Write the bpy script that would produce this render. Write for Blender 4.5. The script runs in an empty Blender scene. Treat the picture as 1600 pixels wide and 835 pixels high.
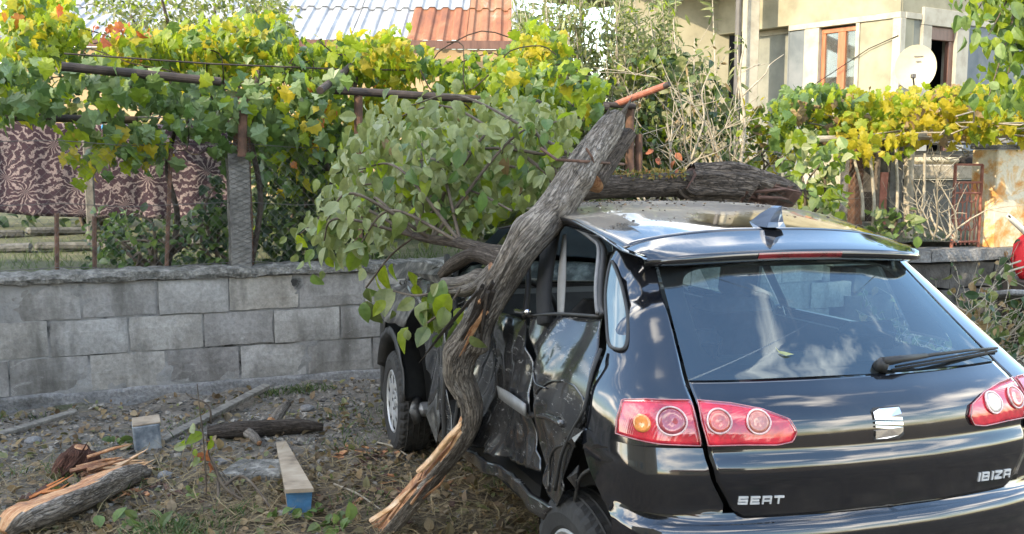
import bpy, math, random
import numpy as np
from mathutils import Vector, Matrix, Euler, noise, Quaternion
random.seed(7); rng = np.random.default_rng(7)
SC = bpy.context.scene
C = SC.collection
R = math.radians

# ------------------------------------------------------------------ camera
FPX, PITCH, CAMH = 1557.06, R(6.74), 1.672        # focal length in pixels of the 1600 wide frame
cam = bpy.data.cameras.new('camera'); camo = bpy.data.objects.new('camera', cam); C.objects.link(camo)
cam.sensor_width = 36.0; cam.lens = FPX / 1600 * 36.0; cam.clip_end = 2000; cam.clip_start = 0.05
camo.location = (0, 0, CAMH); camo.rotation_euler = (R(90) - PITCH, 0, 0)
SC.camera = camo

# ------------------------------------------------------------------ world, sun, exposure
SUN_EL = R(29)
SUN_H = Vector((-0.75, -0.66, 0)).normalized()
SUN_DIR = (SUN_H * math.cos(SUN_EL) + Vector((0, 0, math.sin(SUN_EL)))).normalized()
W = bpy.data.worlds.new('World'); SC.world = W; W.use_nodes = True
nt = W.node_tree; nt.nodes.clear()
wo = nt.nodes.new('ShaderNodeOutputWorld'); bg = nt.nodes.new('ShaderNodeBackground')
sky = nt.nodes.new('ShaderNodeTexSky'); sky.sky_type = 'NISHITA'; sky.sun_disc = False
sky.sun_elevation = SUN_EL; sky.sun_rotation = math.atan2(SUN_H.x, SUN_H.y) % (2 * math.pi)
sky.air_density = 1.4; sky.dust_density = 0.7; sky.ozone_density = 2.2
tc = nt.nodes.new('ShaderNodeTexCoord'); mp = nt.nodes.new('ShaderNodeMapping')
mp.inputs['Scale'].default_value = (1, 1, 1.9)
cn = nt.nodes.new('ShaderNodeTexNoise'); cn.inputs['Scale'].default_value = 2.3; cn.inputs['Detail'].default_value = 7
cn.inputs['Roughness'].default_value = 0.58
cr = nt.nodes.new('ShaderNodeValToRGB'); cr.color_ramp.elements[0].position = 0.50; cr.color_ramp.elements[1].position = 0.64
mx = nt.nodes.new('ShaderNodeMix'); mx.data_type = 'RGBA'; mx.inputs[7].default_value = (12.2, 11.3, 10.1, 1)
nt.links.new(tc.outputs['Generated'], mp.inputs[0]); nt.links.new(mp.outputs[0], cn.inputs['Vector'])
nt.links.new(cn.outputs[0], cr.inputs[0]); nt.links.new(cr.outputs[0], mx.inputs[0])
nt.links.new(sky.outputs[0], mx.inputs[6]); nt.links.new(mx.outputs[2], bg.inputs[0])
bg.inputs[1].default_value = 0.15
nt.links.new(bg.outputs[0], wo.inputs[0])
sl = bpy.data.lights.new('sun', 'SUN'); sl.energy = 2.0; sl.angle = R(0.6); sl.color = (1.0, 0.83, 0.58)
so = bpy.data.objects.new('sun', sl); C.objects.link(so); so.location = (-20, -20, 25)
so.rotation_euler = (-SUN_DIR).to_track_quat('-Z', 'Y').to_euler()
SC.view_settings.view_transform = 'Standard'; SC.view_settings.look = 'None'
SC.view_settings.exposure = 2.15; SC.view_settings.gamma = 1.0

# ------------------------------------------------------------------ measuring helpers (photo pixel -> place)
def ray(u, v):
    up = (417.5 - v) / FPX
    return np.array([(u - 800) / FPX, math.cos(PITCH) + math.sin(PITCH) * up, -math.sin(PITCH) + math.cos(PITCH) * up])
def at(u, v, Y):
    d = ray(u, v); k = Y / d[1]
    return Vector((d[0] * k, Y, CAMH + d[2] * k))
def gnd(u, v, z=0.0):
    d = ray(u, v); k = (z - CAMH) / d[2]
    return Vector((d[0] * k, d[1] * k, z))

# ------------------------------------------------------------------ object helpers
def mesh(name, verts, faces, mats=(), midx=None, smooth=False, uvs=None):
    me = bpy.data.meshes.new(name)
    me.from_pydata([tuple(map(float, v)) for v in verts], [], [tuple(map(int, f)) for f in faces])
    for m in (mats if isinstance(mats, (list, tuple)) else [mats]): me.materials.append(m)
    if midx is not None: me.polygons.foreach_set('material_index', list(midx))
    if smooth: me.polygons.foreach_set('use_smooth', [True] * len(me.polygons))
    if uvs is not None:
        ul = me.uv_layers.new(name='UVMap')
        li = np.zeros(len(me.loops), dtype=np.int32); me.loops.foreach_get('vertex_index', li)
        ul.data.foreach_set('uv', np.asarray(uvs, dtype=np.float32)[li].ravel())
    me.validate(); me.update()
    return me
def link(name, me, parent=None):
    o = bpy.data.objects.new(name, me); C.objects.link(o)
    if parent is not None: o.parent = parent
    return o
def tag(o, label=None, cat=None, group=None, kind=None):
    if label: o['label'] = label
    if cat: o['category'] = cat
    if group: o['group'] = group
    if kind: o['kind'] = kind
    return o
def thing(name, label, cat, loc=(0, 0, 0), group=None, rz=0):
    o = bpy.data.objects.new(name, None); C.objects.link(o); o.location = loc; o.rotation_euler = (0, 0, rz)
    o.empty_display_size = 0.1
    return tag(o, label, cat, group)
def rootloc(p):
    L = Vector((0, 0, 0))
    while p is not None: L = L + p.location; p = p.parent
    return L
class MB:
    """collects shapes in world space into one mesh"""
    def __init__(s): s.v = []; s.f = []; s.m = []; s.uv = []; s.cm = 0
    def add(s, vs, fs, m=None, uv=None):
        b = len(s.v); s.v += [tuple(x) for x in vs]; s.f += [tuple(i + b for i in f) for f in fs]
        s.m += [s.cm if m is None else m] * len(fs)
        s.uv += list(uv) if uv is not None else [(0, 0)] * len(vs)
        return s
    def box(s, c, size, rot=None, m=None, bev=0.0):
        hx, hy, hz = size[0] / 2, size[1] / 2, size[2] / 2
        if bev > 0:
            vs = []; b = min(bev, hx * .9, hy * .9, hz * .9)
            for sx in (-1, 1):
                for sy in (-1, 1):
                    for sz in (-1, 1):
                        vs += [(sx * hx, sy * (hy - b), sz * (hz - b)), (sx * (hx - b), sy * hy, sz * (hz - b)), (sx * (hx - b), sy * (hy - b), sz * hz)]
            I = lambda x, y, z, k: ((x * 4 + y * 2 + z) * 3 + k)
            fs = []
            for q in (0, 1):
                fs.append([I(q, 0, 0, 0), I(q, 1, 0, 0), I(q, 1, 1, 0), I(q, 0, 1, 0)][::1 if q else -1])
                fs.append([I(0, q, 0, 1), I(0, q, 1, 1), I(1, q, 1, 1), I(1, q, 0, 1)][::1 if q else -1])
                fs.append([I(0, 0, q, 2), I(1, 0, q, 2), I(1, 1, q, 2), I(0, 1, q, 2)][::1 if q else -1])
            for a in (0, 1):
                for b_ in (0, 1):
                    fs.append([I(a, b_, 0, 0), I(a, b_, 1, 0), I(a, b_, 1, 1), I(a, b_, 0, 1)])
                    fs.append([I(a, 0, b_, 0), I(a, 1, b_, 0), I(a, 1, b_, 2), I(a, 0, b_, 2)])
                    fs.append([I(0, a, b_, 1), I(1, a, b_, 1), I(1, a, b_, 2), I(0, a, b_, 2)])
                    for c_ in (0, 1): fs.append([I(a, b_, c_, 0), I(a, b_, c_, 1), I(a, b_, c_, 2)])
        else:
            vs = [(x * hx, y * hy, z * hz) for x in (-1, 1) for y in (-1, 1) for z in (-1, 1)]
            fs = [(0, 1, 3, 2), (4, 6, 7, 5), (0, 4, 5, 1), (2, 3, 7, 6), (0, 2, 6, 4), (1, 5, 7, 3)]
        M = Matrix.Identity(3) if rot is None else (Euler(rot).to_matrix() if not isinstance(rot, Matrix) else rot)
        c = Vector(c)
        return s.add([M @ Vector(p) + c for p in vs], fs, m)
    def tube(s, pts, r, n=8, m=None, cap=True):
        vs, fs, uv = tube(pts, r, n, cap)
        return s.add(vs, fs, m, uv)
    def build(s, name, mats, parent=None, smooth=False, kind=None, local=False):
        L = Vector((0, 0, 0)) if (parent is None or local) else rootloc(parent)
        vs = np.array(s.v, dtype=float).reshape(-1, 3) - np.array(L)
        o = link(name, mesh(name, vs, s.f, mats, s.m, smooth, s.uv), parent)
        if kind: o['kind'] = kind
        return o
def tube(pts, r, n=8, cap=True, disp=None):
    P = [Vector(p) for p in pts]; k = len(P)
    rs = [r] * k if isinstance(r, (int, float)) else (list(r) if len(r) == k else list(np.interp(np.linspace(0, 1, k), np.linspace(0, 1, len(r)), r)))
    vs, fs, uv = [], [], []
    up = None; L = 0
    for i in range(k):
        d = (P[min(i + 1, k - 1)] - P[max(i - 1, 0)]).normalized()
        if up is None:
            up = Vector((0, 0, 1)) if abs(d.z) < .9 else Vector((1, 0, 0))
        a = d.cross(up).normalized(); b = a.cross(d).normalized(); up = b
        if i: L += (P[i] - P[i - 1]).length
        for j in range(n):
            th = 2 * math.pi * j / n
            rr = rs[i] * (1 + (disp(th, L, rs[i]) if disp else 0))
            vs.append(P[i] + (a * math.cos(th) + b * math.sin(th)) * rr); uv.append((j / n, L))
    for i in range(k - 1):
        for j in range(n):
            fs.append((i * n + j, i * n + (j + 1) % n, (i + 1) * n + (j + 1) % n, (i + 1) * n + j))
    if cap:
        fs.append(tuple(range(n))[::-1]); fs.append(tuple((k - 1) * n + j for j in range(n)))
    return vs, fs, uv
def spline(pts, m=8):
    P = [np.array(p, float) for p in pts]; P = [2 * P[0] - P[1]] + P + [2 * P[-1] - P[-2]]; out = []
    for i in range(1, len(P) - 2):
        for t in np.linspace(0, 1, m, endpoint=False):
            a, b, c, d = P[i - 1], P[i], P[i + 1], P[i + 2]
            out.append(.5 * ((2 * b) + (c - a) * t + (2 * a - 5 * b + 4 * c - d) * t * t + (3 * b - a - 3 * c + d) * t ** 3))
    out.append(P[-2]); return out
def fbm(x, y, z=0., o=4): return noise.fractal(Vector((x, y, z)), 1.0, 2.0, o)
def gridfaces(nv, nu, close=False):
    f = []
    for i in range(nv - 1):
        for j in range(nu - (0 if close else 1)):
            f.append((i * nu + j, i * nu + (j + 1) % nu, (i + 1) * nu + (j + 1) % nu, (i + 1) * nu + j))
    return f

# ------------------------------------------------------------------ materials
def newmat(name):
    m = bpy.data.materials.new(name); m.use_nodes = True; n = m.node_tree.nodes; b = n['Principled BSDF']
    return m, m.node_tree, b
def N(nt, t, **kw):
    n = nt.nodes.new(t)
    for k, v in kw.items():
        if hasattr(n, k): setattr(n, k, v)
        else: n.inputs[k].default_value = v
    return n
def rgb(c): return (c[0], c[1], c[2], 1)
def ramp(nt, fac, stops, interp='LINEAR'):
    r = nt.nodes.new('ShaderNodeValToRGB'); r.color_ramp.interpolation = interp; e = r.color_ramp.elements
    while len(e) < len(stops): e.new(.5)
    for i, (p, c) in enumerate(stops): e[i].position = p; e[i].color = rgb(c)
    nt.links.new(fac, r.inputs[0]); return r.outputs[0]
def coords(nt, kind='Object', scale=(1, 1, 1)):
    t = nt.nodes.new('ShaderNodeTexCoord'); mpn = nt.nodes.new('ShaderNodeMapping'); mpn.inputs['Scale'].default_value = scale
    if kind == 'World':
        g = nt.nodes.new('ShaderNodeNewGeometry'); nt.links.new(g.outputs['Position'], mpn.inputs[0])
    else: nt.links.new(t.outputs[kind], mpn.inputs[0])
    return mpn.outputs[0]
def noisetex(nt, vec, scale, detail=6, rough=.6, dist=0):
    n = N(nt, 'ShaderNodeTexNoise'); n.inputs['Scale'].default_value = scale; n.inputs['Detail'].default_value = detail
    n.inputs['Roughness'].default_value = rough; n.inputs['Distortion'].default_value = dist
    nt.links.new(vec, n.inputs['Vector']); return n.outputs[0]
def bump(nt, b, h, strength=.4, dist=.01, chain=None):
    bn = N(nt, 'ShaderNodeBump'); bn.inputs['Strength'].default_value = strength; bn.inputs['Distance'].default_value = dist
    nt.links.new(h, bn.inputs['Height'])
    if chain is not None: nt.links.new(chain, bn.inputs['Normal'])
    nt.links.new(bn.outputs[0], b.inputs['Normal']); return bn.outputs[0]
def mixc(nt, fac, a, b, mode='MIX'):
    m = nt.nodes.new('ShaderNodeMix'); m.data_type = 'RGBA'; m.blend_type = mode
    for s, i in ((fac, 0), (a, 6), (b, 7)):
        if isinstance(s, (int, float)): m.inputs[i].default_value = s
        elif isinstance(s, tuple): m.inputs[i].default_value = rgb(s)
        else: nt.links.new(s, m.inputs[i])
    return m.outputs[2]
def math_(nt, op, a, b=None, c=None):
    m = nt.nodes.new('ShaderNodeMath'); m.operation = op
    for i, s in enumerate((a, b, c)):
        if s is None: continue
        if isinstance(s, (int, float)): m.inputs[i].default_value = s
        else: nt.links.new(s, m.inputs[i])
    return m.outputs[0]
def noisy(name, stops, scale=6, rough=.8, bs=.3, bd=.01, bscale=None, kind='World', stretch=(1, 1, 1), metal=0, detail=7, fine=None, spec=None):
    m, t, b = newmat(name)
    v = coords(t, kind, stretch); h = noisetex(t, v, scale, detail)
    col = ramp(t, h, stops)
    if fine:
        f = noisetex(t, v, fine[0], 4); col = mixc(t, fine[1], col, ramp(t, f, [(.3, (.35, .35, .35)), (.7, (1.4, 1.4, 1.4))]), 'MULTIPLY')
    t.links.new(col, b.inputs['Base Color']); b.inputs['Roughness'].default_value = rough; b.inputs['Metallic'].default_value = metal
    if spec is not None: b.inputs['Specular IOR Level'].default_value = spec
    if bs: bump(t, b, noisetex(t, v, bscale or scale * 4, 6), bs, bd)
    return m
def leafmat(name, cols, rough=.5, transl=.4, spot=None):
    """leaf colours differ from leaf to leaf, light passes through the blade"""
    m, t, b = newmat(name)
    g = N(t, 'ShaderNodeNewGeometry'); oi = N(t, 'ShaderNodeObjectInfo')
    r = math_(t, 'FRACT', math_(t, 'ADD', g.outputs['Random Per Island'], oi.outputs['Random']))
    n = len(cols)
    col = ramp(t, r, [(i / max(1, n - 1), c) for i, c in enumerate(cols)])
    nz = noisetex(t, coords(t, 'World'), 28, 3)
    col = mixc(t, .55, col, ramp(t, nz, [(.3, (.55, .6, .5)), (.7, (1.35, 1.3, 1.2))]), 'MULTIPLY')
    t.links.new(col, b.inputs['Base Color']); b.inputs['Roughness'].default_value = rough
    tr = N(t, 'ShaderNodeBsdfTranslucent'); 
    t.links.new(mixc(t, .5, col, (1.0, 1.0, .25), 'MULTIPLY'), tr.inputs[0])
    mxs = N(t, 'ShaderNodeMixShader'); mxs.inputs[0].default_value = transl
    t.links.new(b.outputs[0], mxs.inputs[1]); t.links.new(tr.outputs[0], mxs.inputs[2])
    t.links.new(mxs.outputs[0], t.nodes['Material Output'].inputs[0])
    return m
def plain(name, c, rough=.5, metal=0, coat=0, spec=None, emit=None):
    m, t, b = newmat(name); b.inputs['Base Color'].default_value = rgb(c); b.inputs['Roughness'].default_value = rough
    b.inputs['Metallic'].default_value = metal; b.inputs['Coat Weight'].default_value = coat; b.inputs['Coat Roughness'].default_value = .03
    v = coords(t, 'Object'); h = noisetex(t, v, 9, 5)
    t.links.new(mixc(t, .5, c, ramp(t, h, [(.3, tuple(x * .75 for x in c)), (.7, tuple(min(1, x * 1.2) for x in c))])), b.inputs['Base Color'])
    if spec is not None: b.inputs['Specular IOR Level'].default_value = spec
    return m
def barkmat(name, stops, rscale=7, lscale=2.2, bd=.02):
    """bark relief drawn out along the limb, from the tube's own round-and-along coordinates"""
    m, t, b = newmat(name)
    uv = N(t, 'ShaderNodeTexCoord'); sp = N(t, 'ShaderNodeSeparateXYZ'); t.links.new(uv.outputs['UV'], sp.inputs[0])
    a = math_(t, 'MULTIPLY', sp.outputs[0], 2 * math.pi)
    cb = N(t, 'ShaderNodeCombineXYZ')
    t.links.new(math_(t, 'MULTIPLY', math_(t, 'COSINE', a), rscale * .15), cb.inputs[0]); t.links.new(math_(t, 'MULTIPLY', math_(t, 'SINE', a), rscale * .15), cb.inputs[1])
    t.links.new(math_(t, 'MULTIPLY', sp.outputs[1], lscale), cb.inputs[2])
    h = noisetex(t, cb.outputs[0], 6, 8, .65, .6)
    vo = N(t, 'ShaderNodeTexVoronoi'); vo.feature = 'DISTANCE_TO_EDGE'; vo.inputs['Scale'].default_value = 7
    wn = N(t, 'ShaderNodeTexNoise'); wn.inputs['Scale'].default_value = 5; wn.inputs['Detail'].default_value = 5; t.links.new(cb.outputs[0], wn.inputs['Vector'])
    wv = N(t, 'ShaderNodeVectorMath', operation='MULTIPLY_ADD'); wv.inputs[1].default_value = (.35, .35, .5); t.links.new(wn.outputs[1], wv.inputs[0]); t.links.new(cb.outputs[0], wv.inputs[2]); t.links.new(wv.outputs[0], vo.inputs['Vector'])
    crack = ramp(t, vo.outputs['Distance'], [(0, (0, 0, 0)), (.13, (1, 1, 1))])
    col = ramp(t, h, stops)
    col = mixc(t, .6, col, mixc(t, .8, (1, 1, 1), crack), 'MULTIPLY')
    pat = noisetex(t, coords(t, 'World'), 4.5, 5, .6); col = mixc(t, .8, col, ramp(t, pat, [(.35, (.55, .52, .48)), (.52, (1, 1, 1)), (.68, (1.35, 1.33, 1.28))]), 'MULTIPLY')
    fine = noisetex(t, coords(t, 'World'), 60, 4)
    col = mixc(t, .5, col, ramp(t, fine, [(.3, (.6, .6, .6)), (.7, (1.3, 1.3, 1.3))]), 'MULTIPLY')
    t.links.new(col, b.inputs['Base Color']); b.inputs['Roughness'].default_value = .9; b.inputs['Specular IOR Level'].default_value = .25
    hh = math_(t, 'ADD', h, math_(t, 'MULTIPLY', crack, .5))
    bump(t, b, hh, .9, bd)
    return m
M = {}
# ------------------------------------------------------------------ shared materials
M['soil'] = None
def soil():
    m, t, b = newmat('soil')
    v = coords(t, 'World')
    big = noisetex(t, v, .9, 5, .6); med = noisetex(t, v, 5, 8, .65); fin = noisetex(t, v, 45, 6, .7)
    grey = ramp(t, med, [(.3, (.10, .088, .072)), (.55, (.185, .167, .142)), (.75, (.27, .248, .215))])
    brown = ramp(t, med, [(.3, (.06, .046, .033)), (.55, (.135, .106, .074)), (.75, (.23, .185, .13))])
    sp = N(t, 'ShaderNodeSeparateXYZ'); t.links.new(v, sp.inputs[0])
    # the bare gravel lies against the wall, the darker soil with old grass nearer the lane
    q = math_(t, 'ADD', math_(t, 'SUBTRACT', math_(t, 'MULTIPLY', sp.outputs[1], 1.0), math_(t, 'MULTIPLY', sp.outputs[0], .35)), math_(t, 'MULTIPLY', math_(t, 'SUBTRACT', big, .5), 3.0))
    mr = N(t, 'ShaderNodeMapRange'); mr.inputs[1].default_value = 4.8; mr.inputs[2].default_value = 6.2; t.links.new(q, mr.inputs[0])
    col = mixc(t, mr.outputs[0], brown, grey)
    moss = noisetex(t, v, 2.3, 6, .7)
    col = mixc(t, ramp(t, moss, [(.56, (0, 0, 0)), (.72, (.7, .7, .7))]), col, (.055, .075, .03))
    col = mixc(t, .8, col, ramp(t, fin, [(.3, (.5, .5, .5)), (.7, (1.4, 1.4, 1.4))]), 'MULTIPLY')
    t.links.new(col, b.inputs['Base Color']); b.inputs['Roughness'].default_value = .95; b.inputs['Specular IOR Level'].default_value = .2
    bump(t, b, fin, .9, .02); return m
M['soil'] = soil()
M['garden'] = noisy('garden_soil', [(.3, (.035, .045, .018)), (.5, (.075, .08, .035)), (.7, (.13, .12, .07))], 2.2, .95, .8, .03, 20)
def blockmat():
    m, t, b = newmat('concrete_block')
    v = coords(t, 'World'); oi = N(t, 'ShaderNodeObjectInfo')
    a = noisetex(t, v, 3.2, 7, .65, .4); f = noisetex(t, v, 38, 6, .7)
    col = ramp(t, a, [(.28, (.20, .19, .175)), (.48, (.31, .30, .28)), (.66, (.39, .38, .36)), (.78, (.47, .465, .45))])
    tint = ramp(t, oi.outputs['Random'], [(0, (.72, .71, .72)), (.5, (1, 1, 1)), (1, (1.12, 1.08, 1.02))])
    col = mixc(t, 1, col, tint, 'MULTIPLY')
    col = mixc(t, .7, col, ramp(t, f, [(.3, (.6, .6, .6)), (.7, (1.25, 1.25, 1.25))]), 'MULTIPLY')
    st = noisetex(t, coords(t, 'World', (2.2, 2.2, .5)), 2.4, 5, .6)
    col = mixc(t, ramp(t, st, [(.47, (0, 0, 0)), (.70, (.8, .8, .8))]), col, (.085, .08, .07))
    sm = noisetex(t, coords(t, 'World', (1.2, 1.2, 2.4)), 5, 8, .75, .8); col = mixc(t, ramp(t, sm, [(.60, (0, 0, 0)), (.72, (.75, .75, .75))]), col, (.48, .475, .46))
    t.links.new(col, b.inputs['Base Color']); b.inputs['Roughness'].default_value = .92; b.inputs['Specular IOR Level'].default_value = .2
    n1 = bump(t, b, f, .7, .006); return m
M['block'] = blockmat()
M['mortar'] = noisy('mortar', [(.34, (.035, .035, .033)), (.44, (.20, .197, .19)), (.75, (.33, .325, .31))], 5, .95, .8, .01, 40)
M['plinth'] = noisy('plinth_render', [(.3, (.10, .098, .095)), (.5, (.20, .198, .195)), (.7, (.28, .275, .27))], 3.5, .95, .9, .02, 24, fine=(50, .6))
M['cap'] = noisy('rubble_concrete', [(.3, (.05, .05, .045)), (.5, (.16, .155, .14)), (.72, (.34, .33, .30))], 16, .95, 1.0, .02, 40, fine=(70, .7))
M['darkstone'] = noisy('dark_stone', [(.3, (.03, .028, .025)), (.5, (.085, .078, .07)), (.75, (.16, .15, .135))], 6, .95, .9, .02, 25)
M['rust'] = noisy('rusty_iron', [(.3, (.045, .026, .018)), (.5, (.095, .050, .032)), (.7, (.16, .085, .055))], 14, .85, .4, .005, 50)
M['redrust'] = noisy('red_lead_paint', [(.3, (.18, .06, .04)), (.55, (.28, .10, .065)), (.75, (.36, .19, .14))], 16, .7, .3, .004, 50)
M['darkpipe'] = noisy('dark_old_pipe', [(.3, (.018, .013, .011)), (.55, (.042, .031, .026)), (.75, (.075, .056, .047))], 14, .75, .4, .005, 50)
M['wire'] = plain('galvanised_wire', (.13, .122, .115), .6, .5)
M['concpost'] = noisy('old_concrete_post', [(.3, (.075, .073, .066)), (.5, (.155, .15, .138)), (.75, (.25, .243, .225))], 10, .95, .7, .01, 50)
M['barkgrey'] = barkmat('grey_bark', [(.25, (.10, .085, .07)), (.5, (.29, .255, .215)), (.72, (.48, .44, .385))], 7, 2.2)
M['barkdark'] = barkmat('dark_bark', [(.25, (.040, .032, .026)), (.5, (.12, .098, .08)), (.75, (.23, .195, .165))], 7, 1.9)
M['twig'] = noisy('twig_bark', [(.3, (.055, .04, .03)), (.6, (.12, .095, .07)), (.8, (.2, .17, .13))], 20, .9, 0)
M['paletwig'] = noisy('pale_twig', [(.3, (.22, .19, .14)), (.6, (.36, .32, .25)), (.8, (.46, .42, .34))], 20, .9, 0)

# ------------------------------------------------------------------ ground
WA = Vector((-3.226, 6.125, 0)); WD = Vector((.91616, .40081, 0)); WN = Vector((.40081, -.91616, 0))   # wall line, facing the lane
WS = -.0125                                                                                         # fall of the wall along its run
def wp(s, off=0., z=0.): return WA + WD * s + WN * off + Vector((0, 0, z + WS * s))
def ws(u, v=400):
    d = ray(u, v); A = np.array([[WD.x, -d[0]], [WD.y, -d[1]]]); s, k = np.linalg.solve(A, [-WA.x, -WA.y]); return s, CAMH + k * d[2]
def gh(x, y):
    dist = (x - WA.x) * WN.x + (y - WA.y) * WN.y
    h = .022 * fbm(x * 1.1, y * 1.1, 3.1) + .014 * fbm(x * 5, y * 5, 1.7)
    h += .05 * max(0, 1 - max(0, dist) / .5) ** 2 * (1 + fbm(x * 3, y * 3, 8))
    return h - .012
def ground():
    xs = np.concatenate([[-400, -150, -60, -25, -12, -7], np.linspace(-4.6, 6.4, 170), [9, 14, 30, 80, 200, 400]])
    ys = np.concatenate([[-400, -150, -60, -25, -10, -3, 0, 1.5], np.linspace(3, 10.2, 120), [13, 20, 40, 100, 400]])
    vs = [(x, y, gh(x, y)) for y in ys for x in xs]
    o = link('ground', mesh('ground', vs, gridfaces(len(ys), len(xs)), M['soil'], smooth=True)); o['kind'] = 'structure'
ground()
def tz_(x, y): return .80 + .02 * fbm(x * .7, y * .7, 2) + .012 * fbm(x * 3, y * 3, 5) + min(.25, max(0, ((x - WA.x) * -WN.x + (y - WA.y) * -WN.y) - 4) * .03)
def terrace():
    ss = np.concatenate([[-60, -25, -10, -5], np.linspace(-2, 12, 60), [18, 30, 60]])
    ds = np.concatenate([[.22], np.linspace(.4, 7, 28), [9, 12, 18, 30, 60, 160, 400]])
    vs = []
    for d in ds:
        for s in ss:
            p = WA + WD * s - WN * d; vs.append((p.x, p.y, tz_(p.x, p.y) - .02 * max(0, 1 - d)))
    o = link('garden_ground', mesh('garden_ground', vs, gridfaces(len(ds), len(ss)), M['garden'], smooth=True)); o['kind'] = 'structure'
terrace()

# ------------------------------------------------------------------ retaining wall: one block, one object
wall = thing('retaining_wall', 'low grey concrete block wall with rubble coping behind the wrecked car', 'wall', wp(0))
def slabpart(name, s0, s1, z0, z1, off, depth, mat, jit=.004, seed=0, nu=6, nz=4, root=wall, rough=.004):
    """a block with chipped uneven edges and a slightly rounded face"""
    r = random.Random(seed); vs = []; L = rootloc(root)
    S = np.linspace(0, 1, nu); Z = np.linspace(0, 1, nz); ts = r.uniform(-.006, .006); tz = r.uniform(-.005, .005)
    for k, dd in ((0, 0), (1, depth)):
        for z in Z:
            for s in S:
                e = max(abs(s - .5), abs(z - .5)) * 2
                ch = .007 if (e > .999 and k == 0) else 0
                ss = s0 + (s1 - s0) * s + (r.uniform(-jit, jit) if e > .9 else 0); zz = z0 + (z1 - z0) * z + (r.uniform(-jit, jit) if e > .9 else 0)
                o = off - dd - ch + (ts * (s - .5) + tz * (z - .5) + r.uniform(-rough, rough) * .7 if k == 0 else 0)
                vs.append(wp(ss, o, zz) - L)
    n = nu * nz; fs = gridfaces(nz, nu); f2 = [tuple(i + n for i in f)[::-1] for f in fs]
    ring = [j for j in range(nu)] + [i * nu + nu - 1 for i in range(1, nz)] + [(nz - 1) * nu + j for j in range(nu - 2, -1, -1)] + [i * nu for i in range(nz - 2, 0, -1)]
    side = [(ring[i], ring[i] + n, ring[(i + 1) % len(ring)] + n, ring[(i + 1) % len(ring)]) for i in range(len(ring))]
    return link(name, mesh(name, vs, fs + f2 + side, mat), root)
def build_wall():
    b = MB()
    def core(s0, s1, z0, z1, off, d, m):
        c = (wp(s0, off - d / 2, (z0 + z1) / 2) + wp(s1, off - d / 2, (z0 + z1) / 2)) / 2
        b.box(c, (s1 - s0, d, z1 - z0), (0, 0, math.atan2(WD.y, WD.x)), m)
    # mortar core, a little behind the block faces
    vs = []
    nS, nZ = 420, 40
    for i in range(nZ):
        for j in range(nS):
            s = -3 + 9.6 * j / (nS - 1); z = .0 + .85 * i / (nZ - 1)
            vs.append(wp(s, -.002 + .014 * fbm(s * 2.2, z * 3.0, 2) + .006 * fbm(s * 16, z * 16, 4), z) - wall.location)
    link('mortar_core', mesh('mortar_core', vs, gridfaces(nZ, nS), M['mortar'], smooth=True), wall)
    core(-3, 6.6, -.1, .84, -.06, .14, 0); b.build('inner_core', M['mortar'], wall)
    rr = random.Random(3); k = 0
    for ci, (z0, z1, s00) in enumerate(((.125, .348, -2.75), (.362, .588, -2.50), (.602, .826, -2.76))):
        s = s00
        while s < 6.5:
            L = rr.uniform(.445, .470) if s > -.5 else .46
            g = rr.choice([.006, .008, .010, .014]); dz = rr.uniform(-.004, .004)
            slabpart('block', s, s + L - .004, z0 + dz, z1 + dz + rr.uniform(-.003, .003), .012 + rr.uniform(-.008, .01), .10, M['block'], .0035, k, rough=.003); k += 1
            s += L + g
    # rough plinth at the foot
    vs = []; nS, nZ = 220, 10
    for i in range(nZ):
        for j in range(nS):
            s = -3 + 9.6 * j / (nS - 1); q = i / (nZ - 1); z = -.06 + .178 * q
            vs.append(wp(s, .022 + .03 * fbm(s * 2.5, z * 6, 4) * (1 - q * .6) + .012 * fbm(s * 11, z * 14, 1) + (.02 * (1 - q)), z + .018 * fbm(s * 3, 7, 2) * q) - wall.location)
    for j in range(nS):
        s = -3 + 9.6 * j / (nS - 1); vs.append(wp(s, -.03, .125 + .0 * s) - wall.location)
    link('plinth', mesh('plinth', vs, gridfaces(nZ + 1, nS), M['plinth'], smooth=True), wall)
    # rubble coping
    prof = [(-.20, .80), (.016, .832), (.035, .836), (.042, .86), (.030, .885), (-.02, .897), (-.10, .90), (-.20, .895)]
    vs = []; nS = 420
    for (o, z) in prof:
        for j in range(nS):
            s = -3 + 9.6 * j / (nS - 1); a = .016 * noise.fractal(Vector((s * 14, o * 30, z * 40)), 1, 2, 4) + .012 * noise.noise(Vector((s * 4, 3, z * 9)))
            vs.append(wp(s, o + a * (.8 if o > -.15 else 0), z + a * .9) - wall.location)
    link('coping', mesh('coping', vs, gridfaces(len(prof), nS)[::-1], M['cap']), wall)
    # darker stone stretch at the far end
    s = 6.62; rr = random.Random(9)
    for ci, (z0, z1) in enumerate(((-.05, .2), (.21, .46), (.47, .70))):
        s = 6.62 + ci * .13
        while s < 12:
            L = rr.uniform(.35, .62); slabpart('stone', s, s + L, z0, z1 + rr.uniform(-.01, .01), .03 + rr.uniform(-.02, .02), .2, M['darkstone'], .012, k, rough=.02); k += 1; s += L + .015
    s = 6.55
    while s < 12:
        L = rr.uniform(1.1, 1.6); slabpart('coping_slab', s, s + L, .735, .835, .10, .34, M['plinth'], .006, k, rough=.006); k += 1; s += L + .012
build_wall()

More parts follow.
